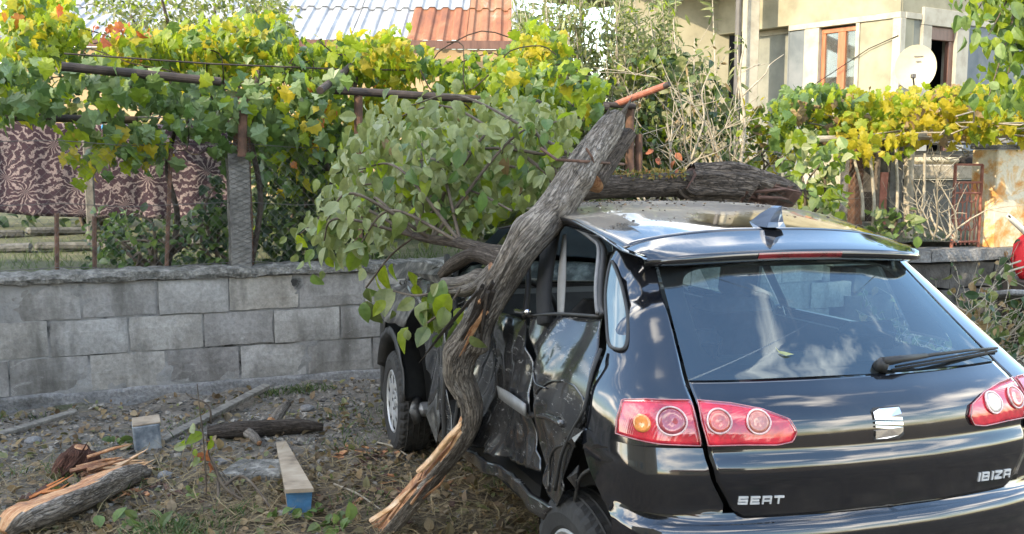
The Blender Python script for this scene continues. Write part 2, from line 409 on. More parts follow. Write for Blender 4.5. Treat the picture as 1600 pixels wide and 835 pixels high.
# ------------------------------------------------------------------ wire fence, trellis
def zat(u, v, off=0.):
    s, z = ws(u, v); return s, z
fence = thing('chain_link_fence', 'rusty chain link fence with a wire wrapped concrete post on the block wall', 'fence', wp(0, -.1, .85))
def build_fence():
    b = MB()
    def post(u, v0, v1, w, mat, name, tilt=0, d=.10):
        s, z0 = ws(u, v0); _, z1 = ws(u, v1); z0 -= WS * s; z1 -= WS * s
        q = MB(); lo = wp(s, -d, z0 - .06); hi = wp(s + tilt, -d, z1)
        n = 7; pts = [lo.lerp(hi, i / (n - 1)) + Vector((random.uniform(-.006, .006), 0, 0)) for i in range(n)]
        vs = []; 
        for p in pts:
            for sx, sy in ((-1, -1), (1, -1), (1, 1), (-1, 1)):
                vs.append(p + WD * (sx * w / 2) + WN * (-sy * w / 2))
        fs = gridfaces(n, 4, True) + [(0, 1, 2, 3)[::-1], tuple((n - 1) * 4 + i for i in range(4))]
        q.add(vs, fs); return q.build(name, M[mat], fence)
    post(380, 418, 240, .135, 'concpost', 'post')
    post(397, 418, 150, .05, 'rust', 'stake', d=.16)
    post(376, 250, 150, .055, 'rust', 'stake', d=.13)
    post(1388, 372, 270, .085, 'redrust', 'stake', d=.12)
    post(1413, 372, 222, .15, 'concpost', 'post', d=.2)
    post(1365, 372, 200, .09, 'rust', 'stake', d=.25)
    # slim iron stakes and the zigzag mesh
    for (u, v0, v1, dx) in ((262, 418, 232, .04), (88 + 0, 418, 335, 0), (148, 418, 340, 0)):
        s, z0 = ws(u, v0); s2, z1 = ws(u + dx * 200, v1)
        MB().tube([wp(s, -.13, z0 - WS * s - .05), wp(s2, -.13, z1 - WS * s2)], .014, 6).build('stake', M['rust'], fence)
    wv = MB(); zb, zt = .90, 1.72; H = zt - zb; P = .062
    for (sa, sb) in ((-2.2, 2.3), (5.7, 8.3)):
        n = int((sb - sa + H) / P)
        for i in range(n):
            for sg in (1, -1):
                a0 = sa - H + i * P if sg > 0 else sa + i * P
                pts = []
                for q in range(9):
                    z = H * q / 8; s = a0 + z if sg > 0 else a0 + H - z
                    if sa <= s <= sb: pts.append(wp(s, -.095 + .012 * math.sin(s * 3 + z * 4) + sg * .002, zb + z))
                if len(pts) > 1: wv.tube(pts, .0010, 3, cap=False)
        for z in (zb + .01, zb + .42, zt): wv.tube([wp(sa + (sb - sa) * k / 12, -.095, z + .015 * math.sin(k * 2.1)) for k in range(13)], .0026, 4, cap=False)
    o = wv.build('wire_mesh', M['wire'], fence); o['kind'] = 'stuff'
    # wire wrapped round the post
build_fence()
def wrapped():
    s, _ = ws(380, 418); w = MB(); c = wp(s, -.1, .9)
    for i in range(26):
        for sg in (1, -1):
            pts = []
            for q in range(15):
                th = q / 14 * math.pi * 1.0; z = i * .034 + sg * (q - 7) * .0095
                x = math.cos(th) * .078; y = math.sin(th) * .078
                x = max(-.071, min(.071, x * 1.35)); y = min(.071, y * 1.35)
                pts.append(c + WD * x + WN * y + Vector((0, 0, z)))
            w.tube(pts, .0014, 3, cap=False)
    o = w.build('wire_wrap', M['wire'], fence); o['kind'] = 'stuff'
wrapped()

trellis = thing('vine_trellis', 'old iron pipe trellis carrying the grape vine along the wall', 'trellis', wp(1.5, -.1, .9))
def pipe(pts, r, mat, name='pipe', root=trellis, n=12):
    m = MB(); m.tube(pts, r, n); return m.build(name, M[mat], root, smooth=False)
pipe([at(96, 104, 6.35), at(345, 128, 6.75)], .029, 'darkpipe')
pipe([at(505, 140, 6.9), at(770, 157, 7.3), at(950, 168, 7.6)], .028, 'darkpipe')
pipe([at(-30, 182, 6.6), at(215, 188, 7.0)], .026, 'darkpipe')
pipe([at(500, 142, 6.7), at(548, 104, 7.4)], .026, 'darkpipe')
pipe([at(300, 192, 7.4), at(545, 206, 7.8)], .018, 'darkpipe')
pipe([at(100, 84, 6.5), at(330, 100, 6.9), at(520, 108, 7.3), at(640, 110, 7.6)], .006, 'darkpipe', 'wire', n=5)
pipe([at(380, 160, 6.72), at(378, 245, 6.72)], .03, 'rust', 'post')
# the torn loose corner with its red lead pipe
pipe([at(938, 163, 7.75), at(992, 166, 7.85)], .022, 'darkpipe')
pipe([at(963, 163, 7.82), at(1042, 133, 7.5)], .026, 'redrust', 'red_pipe')
pipe([at(1038, 135, 7.5), at(1046, 131.5, 7.47)], .020, 'darkpipe', 'pipe_mouth')
pipe([at(984, 166, 7.9), at(984, 300, 7.9)], .035, 'rust', 'post')
pipe([at(998, 210, 7.95), at(998, 300, 7.95)], .03, 'rust', 'post')
pipe([at(560, 150, 7.0), at(560, 405, 7.0)], .03, 'rust', 'post')

# ------------------------------------------------------------------ corner pillar and iron gate on the right
M['limewash'] = None
def lime():
    m, t, b = newmat('stained_limewash'); v = coords(t, 'World'); h = noisetex(t, v, 4.5, 7, .65, .5)
    col = ramp(t, h, [(.45, (.62, .56, .43)), (.53, (.60, .40, .19)), (.61, (.56, .25, .07))])
    col = mixc(t, .5, col, ramp(t, noisetex(t, v, 40, 5), [(.3, (.7, .7, .7)), (.7, (1.2, 1.2, 1.2))]), 'MULTIPLY')
    t.links.new(col, b.inputs['Base Color']); b.inputs['Roughness'].default_value = .9; bump(t, b, noisetex(t, v, 40, 5), .5, .008); return m
M['limewash'] = lime()
gp = thing('gate_pillar', 'square gate pillar with stained orange and cream plaster beside the iron gate', 'pillar', wp(8.62, -.16, .83))
rzW = math.atan2(WD.y, WD.x)
s0, zt = ws(1572, 222)
MB().box(wp(8.80, -.16, .83 + .475), (.42, .30, .95), (0, 0, rzW), 0, .012).build('shaft', M['limewash'], gp)
MB().box(wp(8.80, -.16, .83 + .975), (.46, .34, .045), (0, 0, rzW), 0, .012).build('cap', M['plinth'], gp)
ig = thing('iron_gate', 'rusty wrought iron gate panel with ornamental bars next to the orange pillar', 'gate', wp(8.2, -.12, .84))
def iron_gate():
    sL, _ = ws(1507, 300); sR, _ = ws(1549, 300); zb, zt2 = .86, 1.63
    P = lambda s, z, o=-.12: wp(s, o, z)
    fr = MB()
    for s in (sL, sR): fr.tube([P(s, zb - .03), P(s, zt2)], .016, 6)
    for z in (zb + .03, zb + .5, zt2 - .17, zt2): fr.tube([P(sL, z), P(sR, z)], .012, 6)
    fr.build('frame', M['redrust'], ig)
    n = 6
    for i in range(1, n):
        s = sL + (sR - sL) * i / n
        z1 = zt2 - .17
        bend = .022 * (1 if i % 2 else -1)
        MB().tube(spline([P(s, zb), P(s, zb + .14), P(s + bend, zb + .2), P(s, zb + .27), P(s, zb + .42), P(s + bend, zb + .5), P(s, zb + .57), P(s, z1)], 4), .0075, 5).build('bar', M['redrust'], ig)
    for cz in (zb + .2, zb + .47):
        for i in (2, 4):
            s = sL + (sR - sL) * i / n
            MB().tube([P(s + .05 * math.cos(a), cz + .065 * math.sin(a)) for a in np.linspace(0, 6.28, 15)], .006, 5).build('scroll', M['redrust'], ig)
iron_gate()
# slim metal post, white rag
rf = thing('shelter_rail', 'bleached timber rail carrying the yellow vine over the far fence', 'rail', wp(7.2, -.15, 1.85))
MB().tube([at(1270, 218, 8.8), at(1430, 214, 9.15), at(1550, 212, 9.45), at(1640, 208, 9.7)], .03, 8).build('rail', M['paletwig'], rf)
MB().tube([at(1300, 212, 9.2), at(1460, 208, 9.6), at(1640, 204, 10)], .022, 8).build('rail', M['paletwig'], rf)
MB().tube([at(1372, 216, 9.0), at(1366, 372, 9.0)], .032, 8).build('support', M['twig'], rf)
MB().tube([at(1424, 215, 9.12), at(1421, 250, 9.12), at(1418, 372, 9.12)], .045, 8).build('support', M['paletwig'], rf)

# ------------------------------------------------------------------ house on the right
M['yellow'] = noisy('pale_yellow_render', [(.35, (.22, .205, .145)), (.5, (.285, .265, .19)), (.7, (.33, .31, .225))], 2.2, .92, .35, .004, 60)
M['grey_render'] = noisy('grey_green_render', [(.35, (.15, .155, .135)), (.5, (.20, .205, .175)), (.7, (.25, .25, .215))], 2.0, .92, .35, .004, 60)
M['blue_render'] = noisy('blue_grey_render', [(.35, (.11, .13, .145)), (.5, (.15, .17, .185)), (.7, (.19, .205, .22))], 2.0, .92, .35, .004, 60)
M['whitetrim'] = noisy('white_trim', [(.35, (.31, .285, .23)), (.5, (.38, .355, .29)), (.7, (.43, .405, .34))], 5, .85, .3, .004, 40)
M['orangewood'] = noisy('varnished_frame', [(.3, (.26, .085, .035)), (.5, (.36, .13, .06)), (.7, (.44, .18, .09))], 5, .45, .2, .003, 30, stretch=(4, 4, .6))
M['brownwood'] = noisy('dark_brown_frame', [(.3, (.085, .04, .03)), (.6, (.14, .07, .05)), (.8, (.19, .1, .075))], 5, .5, .2, .003, 30, stretch=(4, 4, .6))
M['dark'] = plain('shade_black', (.012, .010, .010), .9)  # near-black, paints in the shade of unlit interiors and openings
def glassmat(name, tint=(.7, .75, .75), ior=1.5, rough=.02, clear=.75):
    m = bpy.data.materials.new(name); m.use_nodes = True; t = m.node_tree; t.nodes.clear()
    o = N(t, 'ShaderNodeOutputMaterial'); tr = N(t, 'ShaderNodeBsdfTransparent'); gl = N(t, 'ShaderNodeBsdfGlossy'); fr = N(t, 'ShaderNodeFresnel')
    tr.inputs[0].default_value = rgb(tint); gl.inputs['Roughness'].default_value = rough; gl.inputs[0].default_value = (.82, .95, 1, 1); fr.inputs[0].default_value = ior  # bluish gloss colour puts the blue of the sky into reflections
    di = N(t, 'ShaderNodeBsdfDiffuse'); dn = noisetex(t, coords(t, 'World'), 6, 6); di.inputs[0].default_value = (.4, .39, .37, 1)
    md = N(t, 'ShaderNodeMixShader'); t.links.new(math_(t, 'MULTIPLY', dn, 1 - clear), md.inputs[0]); t.links.new(tr.outputs[0], md.inputs[1]); t.links.new(di.outputs[0], md.inputs[2])
    mxs = N(t, 'ShaderNodeMixShader'); t.links.new(fr.outputs[0], mxs.inputs[0]); t.links.new(md.outputs[0], mxs.inputs[1]); t.links.new(gl.outputs[0], mxs.inputs[2])
    t.links.new(mxs.outputs[0], o.inputs[0]); return m
M['glass'] = glassmat('window_glass')
def house():
    cor = at(1406, 60, 15.0); cx, cy = cor.x, cor.y; gz = 1.0
    L = Vector((-.56, .83, 0)).normalized(); Rr = Vector((.83, .56, 0)).normalized()
    nL = Vector((-.83, -.56, 0)).normalized(); nR = Vector((.56, -.83, 0)).normalized()
    h = thing('house', 'pale yellow and grey rendered house with white trim and a recessed balcony', 'house', (cx, cy, gz))
    rl = math.atan2(L.y, L.x); rr_ = math.atan2(Rr.y, Rr.x)
    P = lambda a, b, z: Vector((cx, cy, z)) + L * a + Rr * b
    def zA(u, v, a=0, b=0):      # height of a photo point on the facade
        p = P(a, b, 0); k = math.hypot(p.x, p.y) ; d = ray(u, v); return CAMH + d[2] * (p.y / d[1])
    def solveL(u):
        d = ray(u, 100); A = np.array([[L.x, -d[0]], [L.y, -d[1]]]); return np.linalg.solve(A, [-cx, -cy])[0]
    def solveR(u):
        d = ray(u, 100); A = np.array([[Rr.x, -d[0]], [Rr.y, -d[1]]]); return np.linalg.solve(A, [-cx, -cy])[0]
    def boxL(a0, a1, z0, z1, out, dep, name, mat, parent=h):      # on left facade, outer face stands 'out' proud
        m = MB(); c = P((a0 + a1) / 2, 0, (z0 + z1) / 2) + nL * (out - dep / 2)
        m.box(c, (abs(a1 - a0), dep, z1 - z0), (0, 0, rl), 0, .006); return m.build(name, M[mat], parent)
    def boxR(b0, b1, z0, z1, out, dep, name, mat, parent=h):
        m = MB(); c = P(0, (b0 + b1) / 2, (z0 + z1) / 2) + nR * (out - dep / 2)
        m.box(c, (abs(b1 - b0), dep, z1 - z0), (0, 0, rr_), 0, .006); return m.build(name, M[mat], parent)
    zt = 5.9
    zl = zA(1406, 18)         # underside of white lintel band
    zlb = zl - .09
    aw0, aw1, af0, ag = solveL(1342), solveL(1279), solveL(1258), solveL(1232)
    # left facade pieces: corner panel, window frame column, grey panel behind the recess
    D = .34
    boxL(.0, aw0, gz - 1, zlb, 0, D, 'wall', 'yellow')
    boxL(0, 4.8, zl, zt, .012, D, 'wall', 'yellow')
    boxL(-.014, ag, zlb, zl, .03, D, 'lintel_band', 'whitetrim')
    boxL(.0, .11, gz - .9, zlb - .003, .03, .12, 'corner_trim', 'whitetrim')
    boxL(aw0, aw0 + .07, gz - .9, zlb - .003, .022, .2, 'window_trim', 'whitetrim')
    boxL(aw1, af0 + .02, gz - .9, zlb - .003, .022, .3, 'window_trim', 'whitetrim')
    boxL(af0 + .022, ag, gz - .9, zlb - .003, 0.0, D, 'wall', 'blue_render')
    zwb = zA(1310, 175, aw0)
    boxL(aw0 + .072, aw1 - .002, gz - .9, zwb, -.002, .3, 'wall', 'yellow')
    # balcony door window with varnished frame
    wd = MB(); wz0, wz1 = zwb + .004, zlb - .03; a0, a1 = aw0 + .075, aw1 - .005; mid = a0 + (a1 - a0) * .40
    def fr(m, x0, x1, z0, z1, o=-.05, d=.07):
        m.box(P((x0 + x1) / 2, 0, (z0 + z1) / 2) + nL * (o - d / 2), (x1 - x0, d, z1 - z0), (0, 0, rl), 0, .006)
    win = MB(); fr(win, a0, a1, wz1 - .07, wz1); fr(win, a0, a1, wz0, wz0 + .07); fr(win, a1 - .07, a1, wz0 + .072, wz1 - .072); fr(win, mid - .05, mid + .09, wz0 + .072, wz1 - .072, -.04); fr(win, a0, a0 + .03, wz0 + .072, wz1 - .072)
    wo_ = win.build('window', M['orangewood'], h)
    for (x0, x1) in ((a0 + .03, mid - .05), (mid + .09, a1 - .07)):
        g = MB(); fr(g, x0, x1, wz0 + .07, wz1 - .07, -.075, .012); g.build('pane', M['glass'], wo_)
    cur = MB(); fr(cur, a0 + .02, a0 + (mid - a0) * .95, wz0, wz1 - .05, -.2, .03); cur.build('curtain', M['whitetrim'], wo_)
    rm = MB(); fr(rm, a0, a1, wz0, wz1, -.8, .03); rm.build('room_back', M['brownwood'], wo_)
    # recess to the left, with projecting upper floor and drain pipe
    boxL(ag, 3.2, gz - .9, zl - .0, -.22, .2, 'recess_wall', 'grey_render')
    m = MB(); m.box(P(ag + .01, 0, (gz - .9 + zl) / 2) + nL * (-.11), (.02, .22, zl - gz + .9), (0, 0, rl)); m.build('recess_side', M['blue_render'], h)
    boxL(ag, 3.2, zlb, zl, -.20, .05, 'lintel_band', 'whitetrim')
    a2 = solveL(1176)
    m = MB(); m.box(P(a2 + 2.0, 0, 4.6) + nL * .75, (4.2, 1.5, .16), (0, 0, rl), 0, .01); m.build('balcony_slab', M['yellow'], h)
    # wall that comes forward at the far left
    pl = at(1163, 100, 16.7)
    m = MB(); m.box(Vector((pl.x - .95, pl.y + 1.6, 3.0)), (2.0, .4, 6.0), (0, 0, R(-4)), 0, .01); m.build('side_wall', M['yellow'], h)
    m = MB(); m.box(Vector((pl.x + .09, pl.y, 3.0)), (.17, .3, 6.0), (0, 0, R(10)), 0, .008); m.build('pilaster', M['whitetrim'], h)
    m = MB(); dp = at(1153, 60, 16.4); m.tube([Vector((dp.x, dp.y, 1)), Vector((dp.x, dp.y, 6.5))], .05, 10); m.build('drain_pipe', M['wire'], h)
    # right facade: panel, open door with white surround, blue grey wall
    b0, b1, b2, b3 = solveR(1436), solveR(1450), solveR(1488), solveR(1507)
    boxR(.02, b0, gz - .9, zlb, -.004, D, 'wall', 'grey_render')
    boxR(.02, 5.5, zl, zt, .008, D, 'wall', 'yellow')
    boxR(-.028, .10, gz - .9, zlb - .003, .026, .12, 'corner_trim', 'whitetrim')
    boxR(.104, b0, zlb, zl, .026, .2, 'lintel_band', 'whitetrim')
    boxR(b0, b3 + .02, zl - .16, zl + .1, .05, .25, 'door_lintel', 'whitetrim')
    boxR(b0, b1, gz - .9, zl - .163, .045, .25, 'door_jamb', 'whitetrim')
    boxR(b2 + .02, b3 + .02, gz - .9, zl - .163, .045, .25, 'door_jamb', 'whitetrim')
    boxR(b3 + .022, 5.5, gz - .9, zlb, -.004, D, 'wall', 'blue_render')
    boxR(b3 + .022, 5.5, zlb, zl, .022, .1, 'lintel_band', 'whitetrim')
    dr = MB()
    def fr2(m, x0, x1, z0, z1, o=-.05, d=.07): m.box(P(0, (x0 + x1) / 2, (z0 + z1) / 2) + nR * (o - d / 2), (x1 - x0, d, z1 - z0), (0, 0, rr_), 0, .006)
    fr2(dr, b1, b2 + .02, zl - .36, zl - .166, .0); fr2(dr, b2 - .10, b2 + .02, gz, zl - .363, -.01)
    dr.build('door', M['brownwood'], h)
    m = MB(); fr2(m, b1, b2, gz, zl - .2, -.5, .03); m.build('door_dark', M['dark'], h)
    # lower storey seen under the vine
    zs = zA(1480, 262)
    boxR(.3, 5.5, gz - .3, zs, .9, .9, 'terrace_block', 'grey_render')
    boxR(.2, 5.5, zs, zs + .12, .95, 1.0, 'terrace_slab', 'plinth')
    # roof slab over all
    m = MB(); m.box(P(2.2, 2.4, 6.0), (7.4, 8.0, .2), (0, 0, rl), 0, .02); m.build('roof', M['plinth'], h)
    m = MB(); m.box(P(2.7, 3.3, 3.4), (3.9, 4.2, 4.6), (0, 0, rl)); m.build('inner_core', M['dark'], h)
    # wires on the facade
    MB().tube([P(af0, -.02, zl - 1.1) + nL * .03, P(.5, 0, zl - .5) + nL * .04, P(0, 0, zl - .35) + nL * .04], .007, 4).build('cable', M['dark'], h)
    # satellite dish, on an arm from the corner
    ds = thing('satellite_dish', 'round cream satellite dish mounted at the house corner', 'satellite dish', at(1430, 106, 14.2))
    c = at(1431, 107, 14.1); q = Vector((-.42, -.90, .18)).normalized()
    u_ = q.cross(Vector((0, 0, 1))).normalized(); v_ = u_.cross(q).normalized()
    vs = []; nr, na = 7, 36
    for k in range(2):
        for i in range(nr):
            for j in range(na):
                r = i / (nr - 1); a = 2 * math.pi * j / na
                vs.append(c + u_ * (.27 * r * math.cos(a)) + v_ * (.32 * r * math.sin(a)) + q * (.05 * r * r - (.012 if k else 0)))
    fs = gridfaces(nr, na, True); n_ = nr * na; fs += [tuple(i + n_ for i in f)[::-1] for f in fs]
    fs += [((nr - 1) * na + j, (nr - 1) * na + (j + 1) % na, n_ + (nr - 1) * na + (j + 1) % na, n_ + (nr - 1) * na + j) for j in range(na)]
    MB().add(vs, fs).build('reflector', M['cream'], ds, smooth=False)
    MB().tube([c - q * .02, c - q * .25 + Vector((0, 0, -.05)), P(0, .05, c.z - .2) + nR * .0], .022, 8).build('mount', M['wire'], ds)
    MB().tube([c - v_ * .3, c - v_ * .25 + q * .42], .012, 6).build('feed_arm', M['wire'], ds)
    tag(MB().box(c - v_ * .22 + q * .44, (.06, .06, .06), None, 0, .01).build('receiver', M['wire'], ds))
    for zz, w in ((.16, .12), (.09, .07)):
        MB().box(c + v_ * zz + q * .028 + u_ * -.03, (w, .004, .012), (0, 0, math.atan2(u_.y, u_.x))).build('mark', M['wire'], ds)
M['cream'] = noisy('cream_enamel', [(.35, (.32, .285, .19)), (.6, (.37, .33, .23)), (.8, (.41, .37, .27))], 4, .5, .0)
house()

# ------------------------------------------------------------------ shed with a patched sheet roof
M['zinc'] = noisy('zinc_sheet', [(.3, (.20, .21, .225)), (.5, (.29, .30, .31)), (.62, (.38, .385, .385)), (.74, (.30, .22, .16))], 2.5, .45, .25, .004, 30, metal=.35)
def rustsheet():
    m, t, b = newmat('rusted_sheet'); v = coords(t, 'World', (1, .35, .35)); h = noisetex(t, v, 2.6, 8, .7, .6)
    oi = N(t, 'ShaderNodeObjectInfo')
    col = ramp(t, math_(t, 'ADD', h, math_(t, 'MULTIPLY', math_(t, 'SUBTRACT', oi.outputs['Random'], .5), .16)), [(.34, (.26, .22, .18)), (.42, (.25, .125, .06)), (.56, (.22, .075, .028)), (.72, (.13, .045, .02))])
    t.links.new(col, b.inputs['Base Color']); b.inputs['Roughness'].default_value = .75; bump(t, b, noisetex(t, v, 30, 5), .3, .004); return m
M['rustsheet'] = rustsheet()
M['shedwall'] = noisy('ochre_shed_render', [(.35, (.36, .26, .14)), (.6, (.42, .31, .18)), (.8, (.46, .35, .22))], 2, .9, .3, .005, 40)
def shed():
    Y0 = 15.0
    eL, eR = at(395, 66, Y0), at(802, 72, Y0 + .5); ez = (eL.z + eR.z) / 2
    h = thing('shed', 'low ochre shed under a corrugated roof of zinc and rusted sheets', 'shed', ((eL.x + eR.x) / 2, Y0 + 1.5, 1.0))
    X0, X1 = -7.6, eR.x
    run, rise = 2.9, 1.35
    def sheet(x0, x1, k0, k1, mat, lift):
        n = int(round((x1 - x0) / .02)); vs = []; rows = 5
        for lay in (0, 1):
            for i in range(rows):
                k = k0 + (k1 - k0) * i / (rows - 1)
                for j in range(n + 1):
                    x = x0 + (x1 - x0) * j / n; ph = (x / .215) % 1
                    c = .042 * (1 / (1 + math.exp(-(abs(ph - .5) - .22) * 40)))
                    yy = Y0 - .30 + .5 * (x - X0) / (X1 - X0)
                    vs.append((x, yy + run * k, ez + rise * k + c + lift + .004 * noise.noise(Vector((x * 2, k * 5, 3))) - (.008 if lay else 0)))
        f = gridfaces(rows, n + 1); q = rows * (n + 1); f2 = [tuple(a + q for a in g)[::-1] for g in f]
        e = [(j, q + j, q + j + 1, j + 1) for j in range(n)]
        me = mesh('roof_sheet', [Vector(v) - h.location for v in vs], f + f2 + e, M[mat]); return link('roof_sheet', me, h)
    split = at(640, 40, Y0).x; W_ = .86; x = X0; i = 0
    while x < X1 - .05:
        x1 = min(x + W_, X1); mat = 'zinc'
        if x1 > split + .2: mat = 'rustsheet'
        if split - .3 < x < split and False: mat = 'zinc'
        sheet(x, x1 + .03, 0, .52, mat, .012 * (i % 2)); sheet(x, x1 + .03, .48, 1.0, 'zinc' if x1 < split + 1.3 else 'rustsheet', .024 + .012 * (i % 2)); x = x1; i += 1
    m = MB(); m.box(((X0 + X1) / 2, Y0 - .22, ez - .04), (X1 - X0, .05, .12), (0, 0, math.atan2(.5, X1 - X0))); m.build('fascia', M['brownwood'], h)
    m = MB(); m.box(((X0 + X1) / 2, Y0 + 1.7, ez / 2 + .3), (X1 - X0 - .5, 3.2, ez - .75), (0, 0, math.atan2(.5, X1 - X0))); m.build('wall', M['shedwall'], h)
    p = at(575, 86, Y0); m = MB(); m.box((p.x, p.y + .0, ez - .25), (.16, .1, .35)); m.build('bracket', M['brownwood'], h)
    p0 = Vector((X1 + .02, Y0 + .2, ez + .06)); m = MB(); m.tube([p0, p0 + Vector((0, run, rise))], .05, 8); m.build('verge_trim', M['zinc'], h)
shed()
# ------------------------------------------------------------------ crashed car
CX, CY, CZ, YAW, CP, CRL = .8983, 3.4640, .0031, .3324, -.0218, .0173
car = thing('car', 'crashed black hatchback with crushed left side beneath the leaning trunk', 'car')
car.location = (CX, CY, CZ); car.rotation_mode = 'YXZ'; car.rotation_euler = (CRL, -CP, YAW + math.pi / 2)
def c2w(X):
    X = np.asarray(X, float).reshape(-1, 3)
    x = X[:, 0] * math.cos(CP) - X[:, 2] * math.sin(CP); z = X[:, 0] * math.sin(CP) + X[:, 2] * math.cos(CP); y = X[:, 1]
    y, z = y * math.cos(CRL) - z * math.sin(CRL), y * math.sin(CRL) + z * math.cos(CRL)
    c, s = math.cos(YAW), math.sin(YAW)
    return np.c_[CX - s * x - c * y, CY + c * x - s * y, z + CZ]
def w2c(p):
    p = np.array(p, float) - [CX, CY, CZ]; c, s = math.cos(YAW), math.sin(YAW)
    x = -s * p[0] + c * p[1]; y = -c * p[0] - s * p[1]; z = p[2]
    y, z = y * math.cos(CRL) + z * math.sin(CRL), -y * math.sin(CRL) + z * math.cos(CRL)
    return np.array([x * math.cos(CP) + z * math.sin(CP), y, -x * math.sin(CP) + z * math.cos(CP)])
def w2p(Wd):
    Wd = np.asarray(Wd).reshape(-1, 3) - [0, 0, CAMH]
    d = Wd[:, 1] * math.cos(PITCH) - Wd[:, 2] * math.sin(PITCH); u = Wd[:, 2] * math.cos(PITCH) + Wd[:, 1] * math.sin(PITCH)
    return np.c_[800 + FPX * Wd[:, 0] / d, 417.5 - FPX * u / d]
def pchip(pts):
    P = np.array(pts, float); x, y = P[:, 0], P[:, 1]; h = np.diff(x); dl = np.diff(y) / h; n = len(x); d = np.zeros(n)
    for i in range(1, n - 1):
        if dl[i - 1] * dl[i] > 0:
            w1, w2 = 2 * h[i] + h[i - 1], h[i] + 2 * h[i - 1]; d[i] = (w1 + w2) / (w1 / dl[i - 1] + w2 / dl[i])
    d[0], d[-1] = dl[0], dl[-1]
    def f(q):
        q = np.clip(np.asarray(q, float), x[0], x[-1]); i = np.clip(np.searchsorted(x, q) - 1, 0, n - 2); t = (q - x[i]) / h[i]
        return y[i] * (1 + 2 * t) * (1 - t) ** 2 + h[i] * d[i] * t * (1 - t) ** 2 + y[i + 1] * t * t * (3 - 2 * t) + h[i] * d[i + 1] * t * t * (t - 1)
    return f
XR = pchip([(.15, -.60), (.3, -.68), (.40, -.70), (.48, -.706), (.54, -.708), (.57, -.703), (.588, -.690), (.600, -.664), (.66, -.668), (.72, -.672), (.752, -.669), (.772, -.660), (.79, -.6505), (.81, -.6485), (.84, -.645),
            (.87, -.637), (.90, -.618), (.93, -.588), (.965, -.538), (1.0, -.495), (1.29, -.155), (1.345, -.10), (1.42, -.02)])
WZ = pchip([(.15, .70), (.2, .74), (.3, .80), (.45, .835), (.6, .84), (.75, .84), (.85, .83), (.92, .815), (.98, .79), (1.04, .755), (1.11, .715), (1.2, .665), (1.3, .602), (1.36, .56), (1.42, .50)])
_pl = spline([(0, 0), (.004, .2), (.018, .38), (.04, .56), (.073, .73), (.115, .86), (.17, .925), (.25, .958), (.4, .98), (.7, .995), (1.1, 1.0), (1.7, 1.0), (2.3, 1.0), (2.9, .985), (3.4, .95)], 40)
_pl = np.array(_pl); PT = np.r_[0, np.cumsum(np.hypot(np.diff(_pl[:, 0]), .8 * np.diff(_pl[:, 1])))]
def Braw(t, z):
    t = np.asarray(t, float); a = np.abs(t); dx = np.interp(a, PT, _pl[:, 0]); yn = np.interp(a, PT, _pl[:, 1])
    return np.stack([XR(z) + dx, WZ(z) * yn * np.sign(np.where(t == 0, 1, t)), np.asarray(z, float) + 0 * t], -1)
def Bn(t, z):
    e = .004; a = Braw(t + e, z) - Braw(t - e, z); b = Braw(t, z + e) - Braw(t, z - e)
    n = np.cross(b, a); n = n / np.linalg.norm(n, axis=-1, keepdims=True)
    return n      # outward
def B(t, z, off=0.): 
    t = np.asarray(t, float); z = np.asarray(z, float) + 0 * t
    return Braw(t, z) + Bn(t, z) * np.asarray(off)[..., None] if np.ndim(off) else Braw(t, z) + Bn(t, z) * off
_tt = np.linspace(-1.4, 4.2, 900)
_zz = np.linspace(.16, 1.40, 320)
_T, _Z = np.meshgrid(_tt, _zz); _UV = w2p(c2w(Braw(_T, _Z).reshape(-1, 3))).reshape(_T.shape + (2,))
_FN = Bn(_T, _Z); _WP = c2w(Braw(_T, _Z).reshape(-1, 3)).reshape(_T.shape + (3,)); _WP2 = c2w((Braw(_T, _Z) + _FN * .01).reshape(-1, 3)).reshape(_WP.shape)
_FACE = ((_WP2 - _WP) * (np.array([0, 0, CAMH]) - _WP)).sum(-1) > 0
def tz(u, v):
    d = np.hypot(_UV[..., 0] - u, _UV[..., 1] - v) + np.where(_FACE, 0, 1e4); i = np.unravel_index(np.argmin(d), d.shape); return (_T[i], _Z[i])
def tzs(L): return [tz(*p) for p in L]
def resample(L, n):
    P = np.array(L, float); s = np.r_[0, np.cumsum(np.hypot(*(np.diff(P, axis=0) * [1, 1.2]).T))]; q = np.linspace(0, s[-1], n)
    return np.stack([np.interp(q, s, P[:, 0]), np.interp(q, s, P[:, 1])], -1)
def coons(bot, right, top, left, nu, nv):
    b, t = resample(bot, nu), resample(top, nu); l, r = resample(left, nv), resample(right, nv)
    U = np.linspace(0, 1, nu)[None, :, None]; V = np.linspace(0, 1, nv)[:, None, None]
    g = (1 - V) * b[None] + V * t[None] + (1 - U) * l[:, None] + U * r[:, None] - ((1 - U) * (1 - V) * b[0] + U * (1 - V) * b[-1] + (1 - U) * V * t[0] + U * V * t[-1])
    return g
